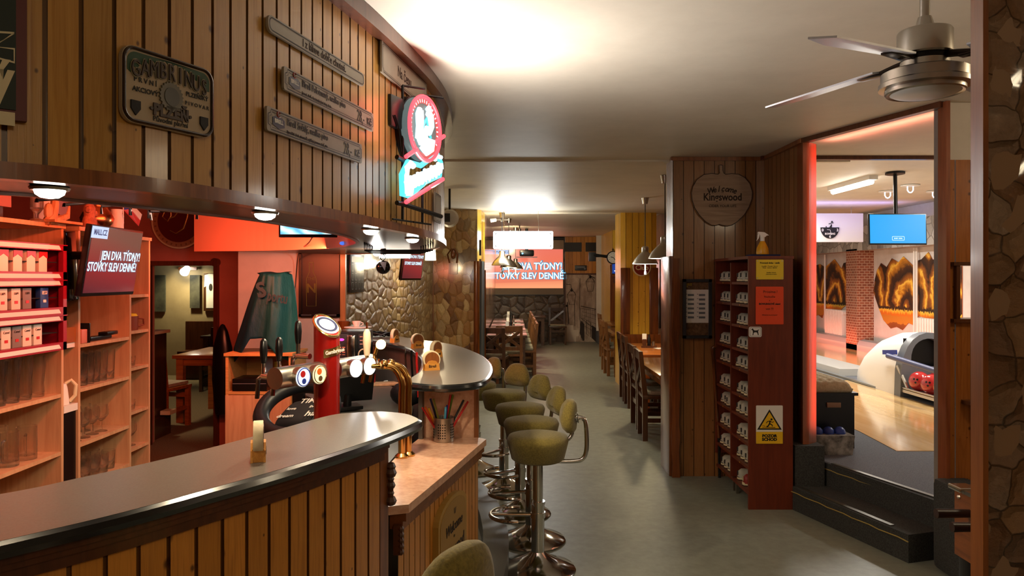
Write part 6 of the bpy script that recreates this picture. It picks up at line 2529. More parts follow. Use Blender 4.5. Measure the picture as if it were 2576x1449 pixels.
b.build('number_tags', M_YELLOW, cab, smooth=False)
def make_shoe(nm, mu, mo):
    t = thing('bowling_shoe', None, None)
    # heel towards -x (outwards)
    def section(x, w, z0, z1, n=10):
        return [(x, math.cos(PI * i / (n - 1)) * w, z0 + math.sin(PI * i / (n - 1)) ** .7 * (z1 - z0)) for i in range(n)]
    prof = [(-.135, .012, .03), (-.13, .028, .066), (-.11, .034, .082), (-.06, .035, .08), (-.02, .035, .068), (.04, .041, .056), (.09, .042, .045), (.125, .03, .035), (.14, .012, .026)]
    b = MB()
    prev = None
    for (x, w, h) in prof:
        r_ = [b.bm.verts.new(p) for p in section(x, w, .018, h)]
        if prev:
            for i in range(len(r_) - 1):
                b.face([prev[i], prev[i + 1], r_[i + 1], r_[i]])
        else:
            b.face(r_)
        prev = r_
    b.face(prev[::-1])
    b.build('upper', mu, t, ang=60)
    out = [(-.142, 0), (-.135, .025), (-.1, .036), (-.03, .034), (.04, .042), (.09, .043), (.13, .028), (.147, 0)]
    pol = out + [(x, -y) for x, y in out[::-1][1:-1]]
    b = MB()
    b.prism(pol, .006, .02, 'xy')
    b.build('sole', M_CREAM, t, smooth=False)
    b = MB()
    b.prism([(x * .99, y * .97) for x, y in pol], .019, .024, 'xy')
    b.build('welt', mo, t, smooth=False)
    b = MB()
    b.prism([(x, y) for x, y in pol if x < -.08], .0, .007, 'xy')
    b.build('heel', M_INKBR, t, smooth=False)
    b = MB()
    b.box((-.137, 0, .05), (.006, .012, .03))
    b.box((.0, 0, .068), (.05, .02, .006), ry=.2)
    b.build('lace_strip', mo, t, smooth=False)
    return t
M_SHOE = noisy('shoe_leather', 0xb8b8aa, 0xa8a89a, 20, .5)
shoeW = make_shoe('w', M_SHOE, M_DKGREY)
KID[shoeW.name] = list(shoeW.children)
shoeR = make_shoe('r', mk('red_shoe_leather', 0x8a2018, .5), M_CREAM)
first = True
cw = (CY1 - CY0) / 2
for k, z in enumerate(ZSH):
    for j in range(2):
        y0 = CY0 + .018 + (1 - j) * cw if j == 0 else CY0 + .018
        for s in range(4):
            if k == 9 and j == 1 and s > 0: continue
            y = y0 + .385 - .05 - s * .094 + random.uniform(-.004, .004)
            lab = 'white bowling shoe, %s from the pillar in %s shelf down, %s column' % (ORD[s], ORD[k], 'pillar-side' if j == 0 else 'step-side')
            x = CX0 + .165 + random.uniform(-.006, .006)
            rr = random.uniform(-.06, .06)
            if first:
                first = False
                shoeW.location = (x, y, z)
                shoeW.rotation_euler = (0, 0, rr)
                tag(shoeW, lab, 'shoe', 'bowling shoes in the cabinet')
            else:
                dup(shoeW, (x, y, z), rr, lab)['category'] = 'shoe'
shoeR.location = (CX0 + .16, CY0 + .20, ZSH[9])
tag(shoeR, 'red bowling shoe on the lowest shelf of the red-brown cabinet', 'shoe', 'bowling shoes in the cabinet')
# notices on the cabinet side
def notice(name, label, cat, x0, x1, y0, y1, m, fr=None):
    a, c = V(x0, y0, CY0 - .004), V(x1, y1, CY0 - .004)
    t = thing(name, label, cat, ((a.x + c.x) / 2, CY0 - .0035, (a.z + c.z) / 2))
    w, h = c.x - a.x, a.z - c.z
    b = MB()
    b.prism(rrect(w, h, .006 if not fr else .012, 4), -.0015, .0015)
    b.build('sheet', m, t, smooth=False)
    return t, w, h
t, w, h = notice('yellow_notice', 'yellow printed notice at the top of the cabinet side', 'notice', 1902, 1971, 653, 703, M_YELPAPER)
text('Provozní doba - ceník', .0155, M_INK, t, 0, h * .33, -.0022, bold=.03)
text('Pondělí - Čtvrtek  250 Kč\nPátek - Sobota  300 Kč', .0105, M_INKBR, t, 0, h * .12, -.0022)
text('Neděle 250 Kč\nrezervace na baru', .0105, M_INKBR, t, .01, -h * .2, -.0022)
b = MB()
for sx in (-1, 1):
    for sz in (-1, 1):
        b.cyl((sx * (w / 2 - .01), -.0016, sz * (h / 2 - .01)), (sx * (w / 2 - .01), -.003, sz * (h / 2 - .01)), .004, n=10)
b.build('corner_pins', M_STEEL, t, smooth=False)
t, w, h = notice('red_notice', 'orange-red printed notice below the yellow one', 'notice', 1901, 1971, 721, 816, M_REDPAPER)
text('Prosíme !', .026, M_INKBR, t, .005, h * .36, -.0022)
text('Nechoďte', .018, M_INKBR, t, 0, h * .23, -.0022)
text('v', .016, M_INKBR, t, 0, h * .13, -.0022)
text('BOWLINGOVÉ obuvi', .018, M_INK, t, 0, h * .04, -.0022, bold=.04, sx=.9)
text('ven !!!', .022, M_INKBR, t, 0, -h * .09, -.0022)
text('děkujeme za pochopení', .011, M_INKBR, t, 0, -h * .25, -.0022)
t, w, h = notice('dog_sign', 'small white sign with a black dog on the cabinet side', 'sign', 1884, 1916, 822, 848, M_WHITEP, True)
b = MB()
b.ribbon(rrect(w - .012, h - .012, .008), .0018, -.0016, True)
b.prism([(-.028, .014), (-.024, .022), (-.016, .024), (-.012, .015), (-.004, .01), (.014, .011), (.018, .014), (.028, .018), (.019, .007), (.02, -.004), (.023, -.022), (.018, -.022), (.013, -.006), (.006, -.002), (-.006, -.003), (-.012, -.008), (-.014, -.022), (-.02, -.022), (-.017, -.006), (-.018, .006), (-.02, .012)], -.0024, -.0015)
b.build('dog_print', M_INK, t, smooth=False)
t, w, h = notice('warning_sign', 'white and yellow sign warning of the step on the cabinet side', 'warning sign', 1902, 1969, 1020, 1116, M_WHITEP)
b = MB()
b.box((0, -.0018, -h / 2 + h * .155), (w, .001, h * .31))
b.build('yellow_field', M_YELLOW, t, smooth=False)
text('POZOR\nSCHOD', .027, M_INK, t, 0, -h / 2 + h * .155, -.0028, bold=.06, line=.9, sx=1.1)
b = MB()
tri = [(-.085, -.035), (.085, -.035), (0, .105)]
b.prism(tri, -.0022, -.0015)
b.build('triangle_border', M_INK, t, smooth=False)
b = MB()
b.prism([(-.068, -.026), (.068, -.026), (0, .087)], -.0027, -.002)
b.build('triangle_field', M_YELLOW, t, smooth=False)
b = MB()
b.prism(ell(.0075, .0075, 14, .014, .036), -.0033, -.0026)
b.ribbon([(.004, .028), (.0, .006), (-.01, -.01), (-.02, -.014)], .009, -.0027)
b.ribbon([(.0, .006), (.016, .0), (.02, -.012)], .007, -.0027)
b.ribbon([(.004, .024), (-.014, .022), (-.022, .01)], .005, -.0027)
b.ribbon([(.006, .022), (.022, .016), (.03, .022)], .005, -.0027)
b.ribbon([(-.05, -.02), (-.034, -.02), (-.034, -.008), (-.05, -.008)], .003, -.0027)
b.ribbon([(-.03, -.018), (.04, -.02)], .004, -.0027)
b.build('falling_figure', M_INK, t, smooth=False)
# spray bottle and tray on top
t = thing('plastic_tray', 'dark blue tray lying on top of the shoe cabinet', 'tray', (1.80, 5.3, CT + .02))
b = MB()
b.box((0, 0, .008), (.21, .12, .014), bev=.005)
b.build('tray', M_BLUEDK, t)
t = thing('spray_bottle', 'yellow spray bottle with white trigger on the shoe cabinet', 'spray bottle', (1.795, 5.3, CT + .036))
b = MB()
b.lathe([(0, 0), (.042, 0), (.044, .01), (.04, .045), (.024, .08), (.016, .095), (0, .095)], 22)
b.build('bottle', mk('yellow_liquid', 0xd89a18, .3), t)
b = MB()
b.cyl((0, 0, .093), (0, 0, .125), .016, n=14)
b.prism([(-.034, .15), (-.03, .162), (.012, .158), (.045, .136), (.03, .136), (.012, .12), (-.014, .12), (-.02, .142)], -.01, .01)
b.prism([(-.022, .145), (-.028, .115), (-.042, .098), (-.036, .112), (-.034, .145)], -.006, .006)
b.build('trigger', M_WHITEP, t)

# ================================================================ ceiling fan
FX, FY = 1.34, 2.4
fan = thing('ceiling_fan', 'brushed steel four blade ceiling fan with round light near the opening', 'ceiling fan', (FX, FY, HC))
def zf(y): return EYE + (HOR - y) / FPX * FY - HC
b = MB()
b.lathe([(0, 0), (.055, 0), (.055, -.012), (.03, -.028), (0, -.028)], 28)
b.cyl((0, 0, -.02), (0, 0, zf(58)), .0155, n=16)
b.build('rod', M_STEEL, fan)
zt, zb_ = zf(78), zf(138)
b = MB()
b.lathe([(0, zt + .045), (.02, zt + .045), (.03, zt + .012), (.078, zt), (.082, zt - .006), (.082, zb_), (.075, zb_ - .005), (0, zb_ - .005)], 40)
b.build('motor_housing', M_STEEL, fan)
b = MB()
b.lathe([(0, zb_ - .004), (.07, zb_ - .004), (.07, zb_ - .022), (0, zb_ - .022)], 32)
b.build('rotor', M_BLACKM, fan)
zl = zb_ - .022
b = MB()
b.lathe([(0, zl), (.072, zl), (.074, zl - .02), (.118, zl - .03), (.13, zl - .036), (.13, zl - .065), (.137, zl - .07), (.137, zl - .085), (.118, zl - .088), (.118, zl - .1), (.114, zl - .104), (.105, zl - .1), (0, zl - .098)], 44)
b.build('light_ring', M_STEEL, fan)
b = MB()
b.lathe([(.106, zl - .1), (.09, zl - .108), (.05, zl - .113), (0, zl - .115)], 36)
b.build('light_glass', mk('frosted_glass', 0xc8c8c0, .35), fan)
for k, ang in enumerate((122, 214, 303, 33)):
    b = MB()
    Mr = Matrix.Rotation(R(ang), 4, 'Z')
    bl = [(.15, -.05), (.46, -.062), (.60, -.02), (.585, .06), (.15, .05)]
    Mt = Mr @ Matrix.Translation((0, 0, zl + .008)) @ Matrix.Rotation(R(4), 4, 'Y') @ Matrix.Rotation(R(-11), 4, 'X')
    A_ = [b.bm.verts.new(Mt @ Vector((x, y, 0))) for x, y in bl]
    B2 = [b.bm.verts.new(Mt @ Vector((x, y, .006))) for x, y in bl]
    b.face(A_)
    b.face(B2[::-1])
    for i in range(5):
        b.face([A_[i], B2[i], B2[(i + 1) % 5], A_[(i + 1) % 5]])
    o = b.build('blade', mk('silver_blade', 0xc8c8cc, .32, .25) if 'silver_blade' not in MATS else MATS['silver_blade'], fan, smooth=False)
    b = MB()
    b.box(Mt @ Vector((.17, 0, -.006)), (.12, .035, .008), rz=R(ang), bev=.003)
    b.tube([Mr @ Vector((.06, 0, zl + .01)), Mr @ Vector((.1, 0, zl + .004)), Mt @ Vector((.15, 0, -.004))], .012, 8)
    b.build('blade_bracket', mk('dark_bronze', 0x2c221c, .3, .8) if 'dark_bronze' not in MATS else MATS['dark_bronze'], o)

# ================================================================ foosball table beside the near pillar
FB = thing('foosball_table', 'brown table football table with dark grips behind the near stone pillar', 'football table', (1.95, 2.15, 0))
b = MB()
b.box((0, 0, .70), (.62, 1.18, .24))
b.build('cabinet', wood('foosball_wood', 0x7a4420, 0x5c3016, .35, .3, 1), FB, smooth=False)
b = MB()
for sx in (-1, 1):
    b.box((sx * .3, 0, .825), (.03, 1.2, .014))
    b.box((0, sx * .59, .825), (.62, .03, .014))
    for sy in (-1, 1):
        b.box((sx * .29, sy * .57, .828), (.07, .08, .018), bev=.006)
b.build('metal_rim', M_CHROME, FB, smooth=False)
b = MB()
b.box((0, 0, .81), (.56, 1.1, .004))
b.build('playfield', M_GREY, FB, smooth=False)
for sx in (-1, 1):
    for sy in (-1, 1):
        b = MB()
        b.box((sx * .26, sy * .53, .29), (.09, .09, .58), taper=1.0, bev=.008)
        b.build('leg', M_BLACK, FB)
for k in range(8):
    y = .5 - k * .145
    b = MB()
    L = -.30 - (.0 if k % 2 == 0 else .03)
    b.cyl((L, y, .757), (.33, y, .757), .008, n=10)
    o = b.build('rod', M_CHROME, FB)
    b = MB()
    b.cyl((L - .13, y, .757), (L - .005, y, .757), .017, .0145, n=12)
    b.build('grip', mk('dark_grip', 0x2a1812, .35) if 'dark_grip' not in MATS else MATS['dark_grip'], o)
b = MB()
for (y, z) in ((.56, .80), (.5, .72), (.45, .70), (.35, .79)):
    b.sph((-.312, y, z), .008, 8)
b.build('bolts', M_CHROME, FB)
t = thing('bottle_shelf', 'small dark half round shelf on the brown panelled wall', 'shelf', (2.62, 4.1, V(0, 1016, 4.1).z))
b = MB()
b.lathe([(0, 0), (.12, 0), (.12, .02), (0, .02)], 24, (0, 0, 0), None, 1, .9)
b.prism([(-.005, 0), (.03, 0), (-.005, -.1)], -.02, .0)
b.build('board', M_TRIMDK, t)
# ================================================================ dining room furniture
def make_chair(nm, m, cushion):
    t = thing('dining_chair', None, None)
    # faces +y ; back at -y
    for s in (-1, 1):
        b = MB()
        b.box((s * .18, -.19, .225), (.045, .05, .45))
        # slanted upper post
        pol = [(-.215, .44), (-.165, .44), (-.215, .88), (-.255, .88)]
        A = [b.bm.verts.new((s * .18 - .022, y, z)) for y, z in pol]
        B2 = [b.bm.verts.new((s * .18 + .022, y, z)) for y, z in pol]
        b.face(A)
        b.face(B2[::-1])
        for i in range(4):
            b.face([A[i], B2[i], B2[(i + 1) % 4], A[(i + 1) % 4]])
        b.build('rear_leg', m, t, smooth=False)
        b = MB()
        b.box((s * .18, .18, .215), (.045, .045, .43))
        b.build('front_leg', m, t, smooth=False)
    b = MB()
    b.box((0, 0, .43), (.42, .42, .035), bev=.005)
    b.build('seat', m, t)
    b = MB()
    b.box((0, -.232, .835), (.33, .024, .085))
    b.box((0, -.198, .53), (.33, .022, .06))
    b.build('back_rail', m, t, smooth=False)
    for s in (-1, 1):
        b = MB()
        L = math.hypot(.33, .25)
        b.box((0, -.214 + s * .004, .675), (L, .018, .045), ry=s * math.atan2(.25, .33), rx=R(7))
        b.build('back_brace', m, t, smooth=False)
    b = MB()
    for s in (-1, 1):
        b.box((s * .18, 0, .2), (.022, .34, .04))
    b.box((0, -.19, .27), (.33, .02, .05))
    b.box((0, .18, .33), (.33, .02, .05))
    b.build('stretcher', m, t, smooth=False)
    b = MB()
    b.box((0, .01, .468), (.37, .36, .04), bev=.016)
    b.build('cushion', cushion, t)
    return t
M_CUSH = noisy('seat_cushion', 0x8a8470, 0x746e5c, 30, .9)
M_CUSHL = noisy('pale_cushion', 0xb8aa98, 0xa09280, 30, .9)
chA = make_chair('a', M_CHAIR, M_CUSH)
chB = make_chair('b', M_CHAIRDK, M_CUSH)
chC = make_chair('c', M_TABLERED, M_CUSHL)
for c in (chA, chB, chC):
    KID[c.name] = list(c.children)
USED = set()
def chair(proto, x, y, rz, label, group):
    if proto.name not in USED:
        USED.add(proto.name)
        proto.location = (x, y, 0)
        proto.rotation_euler = (0, 0, R(rz))
        return tag(proto, label, 'chair', group)
    r = dup(proto, (x, y, 0), R(rz), label, group)
    r['category'] = 'chair'
    return r
def table(x0, x1, y0, y1, label, m, h=.70, group=None):
    t = thing('dining_table', label, 'table', ((x0 + x1) / 2, (y0 + y1) / 2, 0), 0, group)
    w, d = x1 - x0, y1 - y0
    b = MB()
    b.box((0, 0, h - .02), (w, d, .04), bev=.006)
    b.build('tabletop', m, t)
    b = MB()
    b.box((0, 0, h - .08), (w - .1, d - .1, .08))
    b.build('apron', m, t, smooth=False)
    for sx in (-1, 1):
        for sy in (-1, 1):
            b = MB()
            b.box((sx * (w / 2 - .07), sy * (d / 2 - .07), (h - .04) / 2), (.075, .075, h - .04))
            b.build('leg', m, t, smooth=False)
    return t
GL, GR, GK = 'tables along the dark stone wall', 'chairs along the left dining tables', 'chairs along the right dining tables'
tl = [(11.6, 12.75), (12.85, 14.0), (14.1, 15.25), (15.35, 16.5)]
for i, (a, c) in enumerate(tl):
    table(-.40, .24, a, c, 'dark dining table along the left stone wall, %s from the bar' % ORD[i], M_TABLEDK, .70, GL)
chair(chA, -.04, 11.42, 0, 'wooden cross back chair facing the first table, back toward the bar', GR)
n_ = 0
for i, (a, c) in enumerate(tl):
    for j, yy in enumerate(((a + c) / 2 - .22, (a + c) / 2 + .22)):
        chair(chA, .17, yy, 90, 'wooden chair on aisle side of left dining tables, %s from the bar' % ORD[n_], GR)
        n_ += 1
t0 = chair(chB, -.27, 11.0, -8, 'dark chair at the pillar end of the left dining tables', GR)
chair(chB, 1.1, 17.9, 180, 'dark chair against the back stone wall, left of the mural door', GR)
table(.45, .8, 17.5, 18.3, 'small dark table against the back stone wall', M_TABLEDK, .7)
# right side
table(1.37, 1.98, 6.86, 8.4, 'shiny brown dining table nearest the cider pillar', M_TABLE, .70, 'tables on the right of the aisle')
table(1.52, 2.15, 8.7, 10.25, 'shiny orange brown dining table in front of the bark pillar', M_TABLERED, .70, 'tables on the right of the aisle')
table(1.62, 2.2, 11.9, 13.2, 'dining table right of the aisle beyond the bark pillar', M_TABLE, .70, 'tables on the right of the aisle')
table(1.9, 2.35, 14.4, 15.5, 'small dining table in the yellow panelled nook', M_TABLE, .70, 'tables on the right of the aisle')
chair(chB, 1.66, 6.60, 0, 'dark cross back chair half hidden by the cider pillar', GK)
for i, (x, y, a, p_) in enumerate(((1.505, 7.45, -92, chB), (1.53, 8.02, -90, chB), (1.64, 9.26, -92, chB), (1.66, 9.8, -92, chB), (1.76, 12.28, -88, chA), (1.78, 12.78, -90, chA), (2.0, 14.95, -90, chA))):
    chair(p_, x, y, a, 'wooden chair with back to the aisle, right tables, %s from the bar' % ORD[i], GK)
chair(chA, 2.15, 14.1, 0, 'pale wooden chair in the yellow panelled nook', GK)
t = thing('bench', 'reddish wooden bench back in front of the bark edged pillar', 'bench', (1.98, 10.62, 0))
b = MB()
b.box((0, .08, .43), (.85, .05, .72))
b.build('backrest', M_BARK, t, smooth=False)
b = MB()
b.box((0, -.12, .41), (.85, .38, .05))
b.build('seat', M_BARK, t, smooth=False)
for s in (-1, 1):
    b = MB()
    b.box((s * .36, -.1, .19), (.06, .34, .38))
    b.build('leg', M_BARK, t, smooth=False)
# condiment sets
def condiments(x, y, z, label):
    t = thing('condiment_set', label, 'condiment set', (x, y, z), random.uniform(-.5, .5))
    b = MB()
    b.box((0, 0, .012), (.2, .1, .024))
    b.box((-.06, 0, .06), (.05, .06, .1))
    b.build('tray', M_TRIMDK, t, smooth=False)
    b = MB()
    b.lathe([(0, .02), (.022, .02), (.022, .12), (.012, .14), (.01, .17), (0, .17)], 12, (.0, .01, 0))
    b.build('bottle', M_BLACK, t)
    b = MB()
    b.lathe([(0, .02), (.02, .02), (.018, .08), (0, .085)], 12, (.055, 0, 0))
    b.build('shaker', M_STEEL, t)
    b = MB()
    b.box((-.06, 0, .14), (.055, .01, .08))
    b.build('menu_card', M_PAPER, t, smooth=False)
    p_ = thing('napkin', 'white paper napkin beside the ' + label, 'napkin', (x + .12, y - .14, z), .3)
    b = MB()
    b.box((0, 0, .003), (.13, .13, .004))
    b.build('sheet', M_PAPER, p_, smooth=False)
for i, (a, c) in enumerate(tl):
    condiments(-.02, (a + c) / 2 + .1, .70, 'condiment set on the left dining table %s from bar' % ORD[i])
condiments(1.72, 7.7, .70, 'condiment set on the table nearest the cider pillar')
condiments(1.78, 9.6, .70, 'condiment set on the orange brown table')
condiments(1.95, 12.6, .70, 'condiment set on the table beyond the bark pillar')
# projection screen
YS = 18.55
a, c = V(1228, 603, YS), V(1418, 742, YS)
W, Hh = c.x - a.x, a.z - c.z
t = thing('projection_screen', 'lit projection screen with orange advert on the back wall', 'projection screen', ((a.x + c.x) / 2, YS, (a.z + c.z) / 2))
b = MB()
b.box((0, .01, 0), (W, .015, Hh))
b.build('cloth', mk('screen_grey', 0x9a8a78, .8), t, smooth=False)
b = MB()
b.cyl((-W / 2, 0, Hh / 2 + .03), (W / 2, 0, Hh / 2 + .03), .04, n=12)
b.box((0, 0, -Hh / 2), (W, .02, .02))
b.build('roller', M_DKGREY, t)
b = MB()
x0 = V(1246, 0, YS).x - t.location.x
z0, z1 = V(0, 725, YS).z - t.location.z, V(0, 627, YS).z - t.location.z
b.box(((x0 + W / 2 - .02) / 2, -.0, (z0 + z1) / 2), (W / 2 - .02 - x0, .004, z1 - z0))
b.build('picture', M_PROJ, t, smooth=False)
xc = (x0 + W / 2) / 2
for dx, mm, yy, bo in ((.012, mk('advert_blue', (0, 0, 0), emit=(.03, .28, .5), es=.7), -.004, .07), (0, M_SCRWHITE, -.008, .02)):
    text('JEN DVA TÝDNY!', .24, mm, t, xc + .06 + dx, .02, yy, bold=bo, sx=.82)
    text('STOVKY SLEV DENNĚ!', .22, mm, t, xc - .02 + dx, -.22, yy, bold=bo, sx=.84)
b = MB()
b.box((x0 + .18, -.003, z1 - .07), (.33, .004, .11))
b.build('logo_box', M_SCRTAG, t, smooth=False)
text('MALL.CZ', .085, M_SCRBLUEINK, t, x0 + .18, z1 - .07, -.006)
light('AREA', 'projected_light', (xc, -.1, -.05), 4, (1, .35, .2), 1.5, sy=.9, rot=(R(-90), 0, 0), parent=t)
p = V(1325, 637, 15.5)
t = thing('projector', 'black ceiling projector with blue light in front of the screen', 'projector', (p.x, 15.5, p.z))
b = MB()
b.box((0, 0, 0), (.30, .3, .13), bev=.03)
b.box((.0, 0, -.085), (.44, .3, .012))
b.cyl((0, 0, .06), (0, 0, HC + .06 - p.z), .03, n=10)
b.build('casing', M_BLACK, t)
b = MB()
b.sph((-.09, -.15, -.01), .018, 8)
b.build('indicator', MATS['blue_led'], t)
for (px, py, Y, lab) in ((1264, 553, 11.6, 'twin spot lamp on the dining ceiling left of the light sign'), (1307, 582, 14.5, 'twin spot lamp on the dining ceiling above the projector')):
    p = V(px, py, Y)
    t = thing('ceiling_spotlight', lab, 'lamp', (p.x, Y, p.z))
    b = MB()
    b.cyl((0, 0, 0), (0, 0, HC + .06 - p.z), .012, n=8)
    b.cyl((0, 0, -.03), (.0, 0, .05), .03, n=12)
    b.box((0, 0, 0), (.22, .02, .02))
    b.build('stem', M_STEEL, t)
    b = MB()
    b.cyl((-.1, 0, 0), (-.18, -.02, -.01), .03, n=12)
    b.build('lamp_head', M_WHITEP, t)
    light('SPOT', 'ceiling_spot_light', (-.18, -.03, -.03), 60, (1, .82, .5), .05, parent=t, target=(.6, 3.0, -1.2), spot=130, blend=.6)
# door with printed street scene
a, c = V(1423, 691, YB - .04), V(1499, 860, YB - .04)
W, Hh = c.x - a.x, a.z - c.z
d1 = thing('mural_door', 'door covered by a sepia street picture with two lanterns', 'door', ((a.x + c.x) / 2, YB - .04, (a.z + c.z) / 2))
def sepia():
    m = mk('sepia_print', 0x8a7262, .5)
    q = NT(m)
    g = q.noise(q.coord('Object', (2, 1, 1)), 2.6, 6, .65, .5)
    q.base(q.ramp(g, [(.3, 0x7a6252), (.6, 0xc0aa98), (.8, 0xd8c4b0)]))
    return m
b = MB()
b.box((0, .01, 0), (W, .03, Hh))
b.build('leaf', sepia(), d1, smooth=False)
def U(px, py):
    return ((px - 1461) / FPX * (YB - .04), (775.5 - py) / FPX * (YB - .04))
ink = mk('sepia_ink', 0x2a1c16, .6)
b = MB()
def L(pts, w=.012, cl=False):
    b.ribbon([U(*p) for p in pts], w, -.008, cl)
for ox, oy in ((1438, 742), (1485, 709)):
    L([(ox - 11, oy), (ox + 11, oy), (ox + 6, oy + 24), (ox - 6, oy + 24)], .014, True)
    L([(ox - 11, oy), (ox - 5, oy - 9), (ox + 5, oy - 9), (ox + 11, oy)], .014)
    L([(ox, oy - 9), (ox, oy - 17)], .03)
    L([(ox - 4, oy - 12), (ox + 4, oy - 12)], .03)
L([(1424, 715), (1436, 716), (1437, 726)], .014)
L([(1480, 692), (1497, 700)], .02)
L([(1459, 700), (1458, 790), (1462, 856)], .012)
L([(1461, 770), (1499, 778)], .016)
L([(1461, 775), (1461, 800), (1499, 830)], .012)
for k in range(6):
    L([(1464, 776 + k * 8), (1499, 782 + k * 11)], .006)
for k in range(7):
    L([(1466 + k * 5, 777), (1467 + k * 5, 812 + k * 3)], .005)
L([(1475, 805), (1486, 812), (1486, 848), (1475, 840)], .014, True)
L([(1427, 760), (1431, 815)], .02)
L([(1445, 765), (1446, 820)], .014)
b.build('printed_lines', ink, d1, smooth=False)
b = MB()
b.prism([U(1461, 806), U(1470, 815), U(1470, 856), U(1466, 858), U(1458, 838)], -.007, -.005)
b.prism([U(1489, 818), U(1499, 825), U(1499, 860), U(1488, 850)], -.007, -.005)
b.build('dark_doorways', ink, d1, smooth=False)
b = MB()
b.prism([U(1424, 818), U(1442, 818), U(1443, 830), U(1456, 830), U(1456, 845), U(1449, 846), U(1449, 860), U(1424, 860)], -.007, -.005)
b.build('pale_steps', mk('sepia_pale', 0xd0c0b0, .6), d1, smooth=False)
b = MB()
b.sph((*[U(1426, 769)[0]], -.03, U(1426, 769)[1]), .03, 10)
b.build('knob', M_BLACK, d1)
b = MB()
for s in (-1, 1):
    b.box(((a.x + c.x) / 2 + s * (W / 2 + .02), YB - .035, Hh / 2), (.04, .05, Hh))
b.box(((a.x + c.x) / 2, YB - .035, Hh + .02), (W + .08, .05, .04))
struct(b.build('trim_mural_door', M_TRIMDK, smooth=False))
# plate above the door, station clock, small television
p = V(1461, 674, YB - .04)
t = thing('number_plate', 'dark plate sign above the mural door', 'sign', (p.x, YB - .05, p.z))
b = MB()
b.box((0, 0, 0), (.3, .02, .13), bev=.01)
b.build('plate', M_DKGREY, t)
b = MB()
b.box((0, -.011, .02), (.2, .002, .04))
b.cyl((.1, -.012, -.02), (.1, -.009, -.02), .025, n=12)
b.build('marks', M_GREY, t, smooth=False)
Yk = 15.3
p, q = V(1542, 648, Yk), V(1492, 647, Yk + .4)
t = thing('station_clock', 'double sided round clock on a bracket with dark box', 'clock', (p.x, Yk, p.z))
b = MB()
b.cyl((0, -.04, 0), (0, .04, 0), .135, n=32)
b.sph((0, 0, .16), .02, 8)
b.cyl((0, 0, .1), (0, 0, .2), .008, n=8)
b.tube([(-.12, 0, .02), (-.25, .05, .04), (-.38, .1, .05)], [.035, .03, .045], 10)
b.build('casing', M_BLACKM, t)
b = MB()
b.cyl((0, -.0405, 0), (0, -.046, 0), .115, n=32)
b.build('dial', M_WHITEP, t)
b = MB()
b.ribbon([(0, 0), (.04, -.05)], .012, -.047)
b.ribbon([(0, 0), (-.055, .012)], .014, -.047)
for k in range(12):
    a_ = 2 * PI * k / 12
    b.ribbon([(math.cos(a_) * .082, math.sin(a_) * .082), (math.cos(a_) * .094, math.sin(a_) * .094)], .008, -.047)
b.build('hands', M_INK, t, smooth=False)
b = MB()
b.box((-.42, .1, .02), (.15, .08, .19), bev=.008)
b.build('bracket_box', M_DKGREY, t)
b = MB()
b.tube([(.02, 0, .15), (.1, 0, .16), (.25, 0, .14), (.28, .05, .08)], .008, 6)
b.build('scroll_arm', M_BLACKM, t)
a, c = V(1539, 661, 15.6), V(1575, 690, 15.6)
t = tvset('television', 'small dark blue television in the yellow nook by the clock', ((a.x + c.x) / 2, 15.6, (a.z + c.z) / 2), 0, c.x - a.x, a.z - c.z, glow('tv_navy', (.01, .04, .22), .9))
b = MB()
b.box((-.01, -.004, -.05), (.18, .002, .018))
b.build('caption', M_SCRWHITE, t, smooth=False)
b = MB()
b.box((0, .2, 0), (.05, .3, .05))
b.build('wall_arm', M_BLACKM, t)
p = V(1560, 704, 15.95)
t = thing('wood_plaque', 'dark rough wooden plaque under the small television', 'plaque', (p.x, 15.96, p.z))
b = MB()
b.prism([(-.17, .07), (.17, .075), (.165, -.06), (.1, -.075), (-.15, -.07)], -.02, .02)
b.build('board', M_TRIMDK, t, smooth=False)
# round red club sign on the yellow pillar and wall art beyond
p = V(1614, 672, 10.86)
t = thing('club_sign', 'round red and cream sign reading Club behind the pendant lamp', 'sign', (p.x, 10.85, p.z))
b = MB()
b.prism(ell(.135, .135, 32), -.012, .012)
b.build('plate', M_CREAM, t)
b = MB()
b.prism([p_ for p_ in ell(.118, .118, 40) if p_[1] < .04], -.015, -.011)
b.build('red_field', mk('club_red', 0x7a1c12, .4), t, smooth=False)
text('Club', .1, M_CREAM, t, 0, -.01, -.017, bold=.02)
t = thing('arcade_mural', 'bright red and green picture panel on the right dining wall', 'picture', (2.37, 12.6, 1.35), R(-90))
b = MB()
b.box((0, 0, 0), (1.6, .03, 1.1))
b.build('panel', mk('mural_black', 0x101010, .2, coat=.5), t, smooth=False)
for (x, z, r_, cname, cc) in ((-.3, .3, .2, 'art_red', 0xd02818), (.15, .1, .22, 'art_red', 0), (-.1, .0, .1, 'art_green', 0x5aa828), (.0, -.2, .16, 'art_yellow', 0xf0a820), (.3, -.35, .12, 'art_white', 0xe8e0d0), (-.5, -.1, .2, 'art_red', 0)):
    m_ = MATS[cname] if cname in MATS else mk(cname, cc, .3, coat=.4)
    b = MB()
    b.tube([(u, -.02, w_) for u, w_ in ell(r_, r_ * 1.2, 20, x, z)], .04, 6, closed=True)
    b.build('painted_swirl', m_, t)

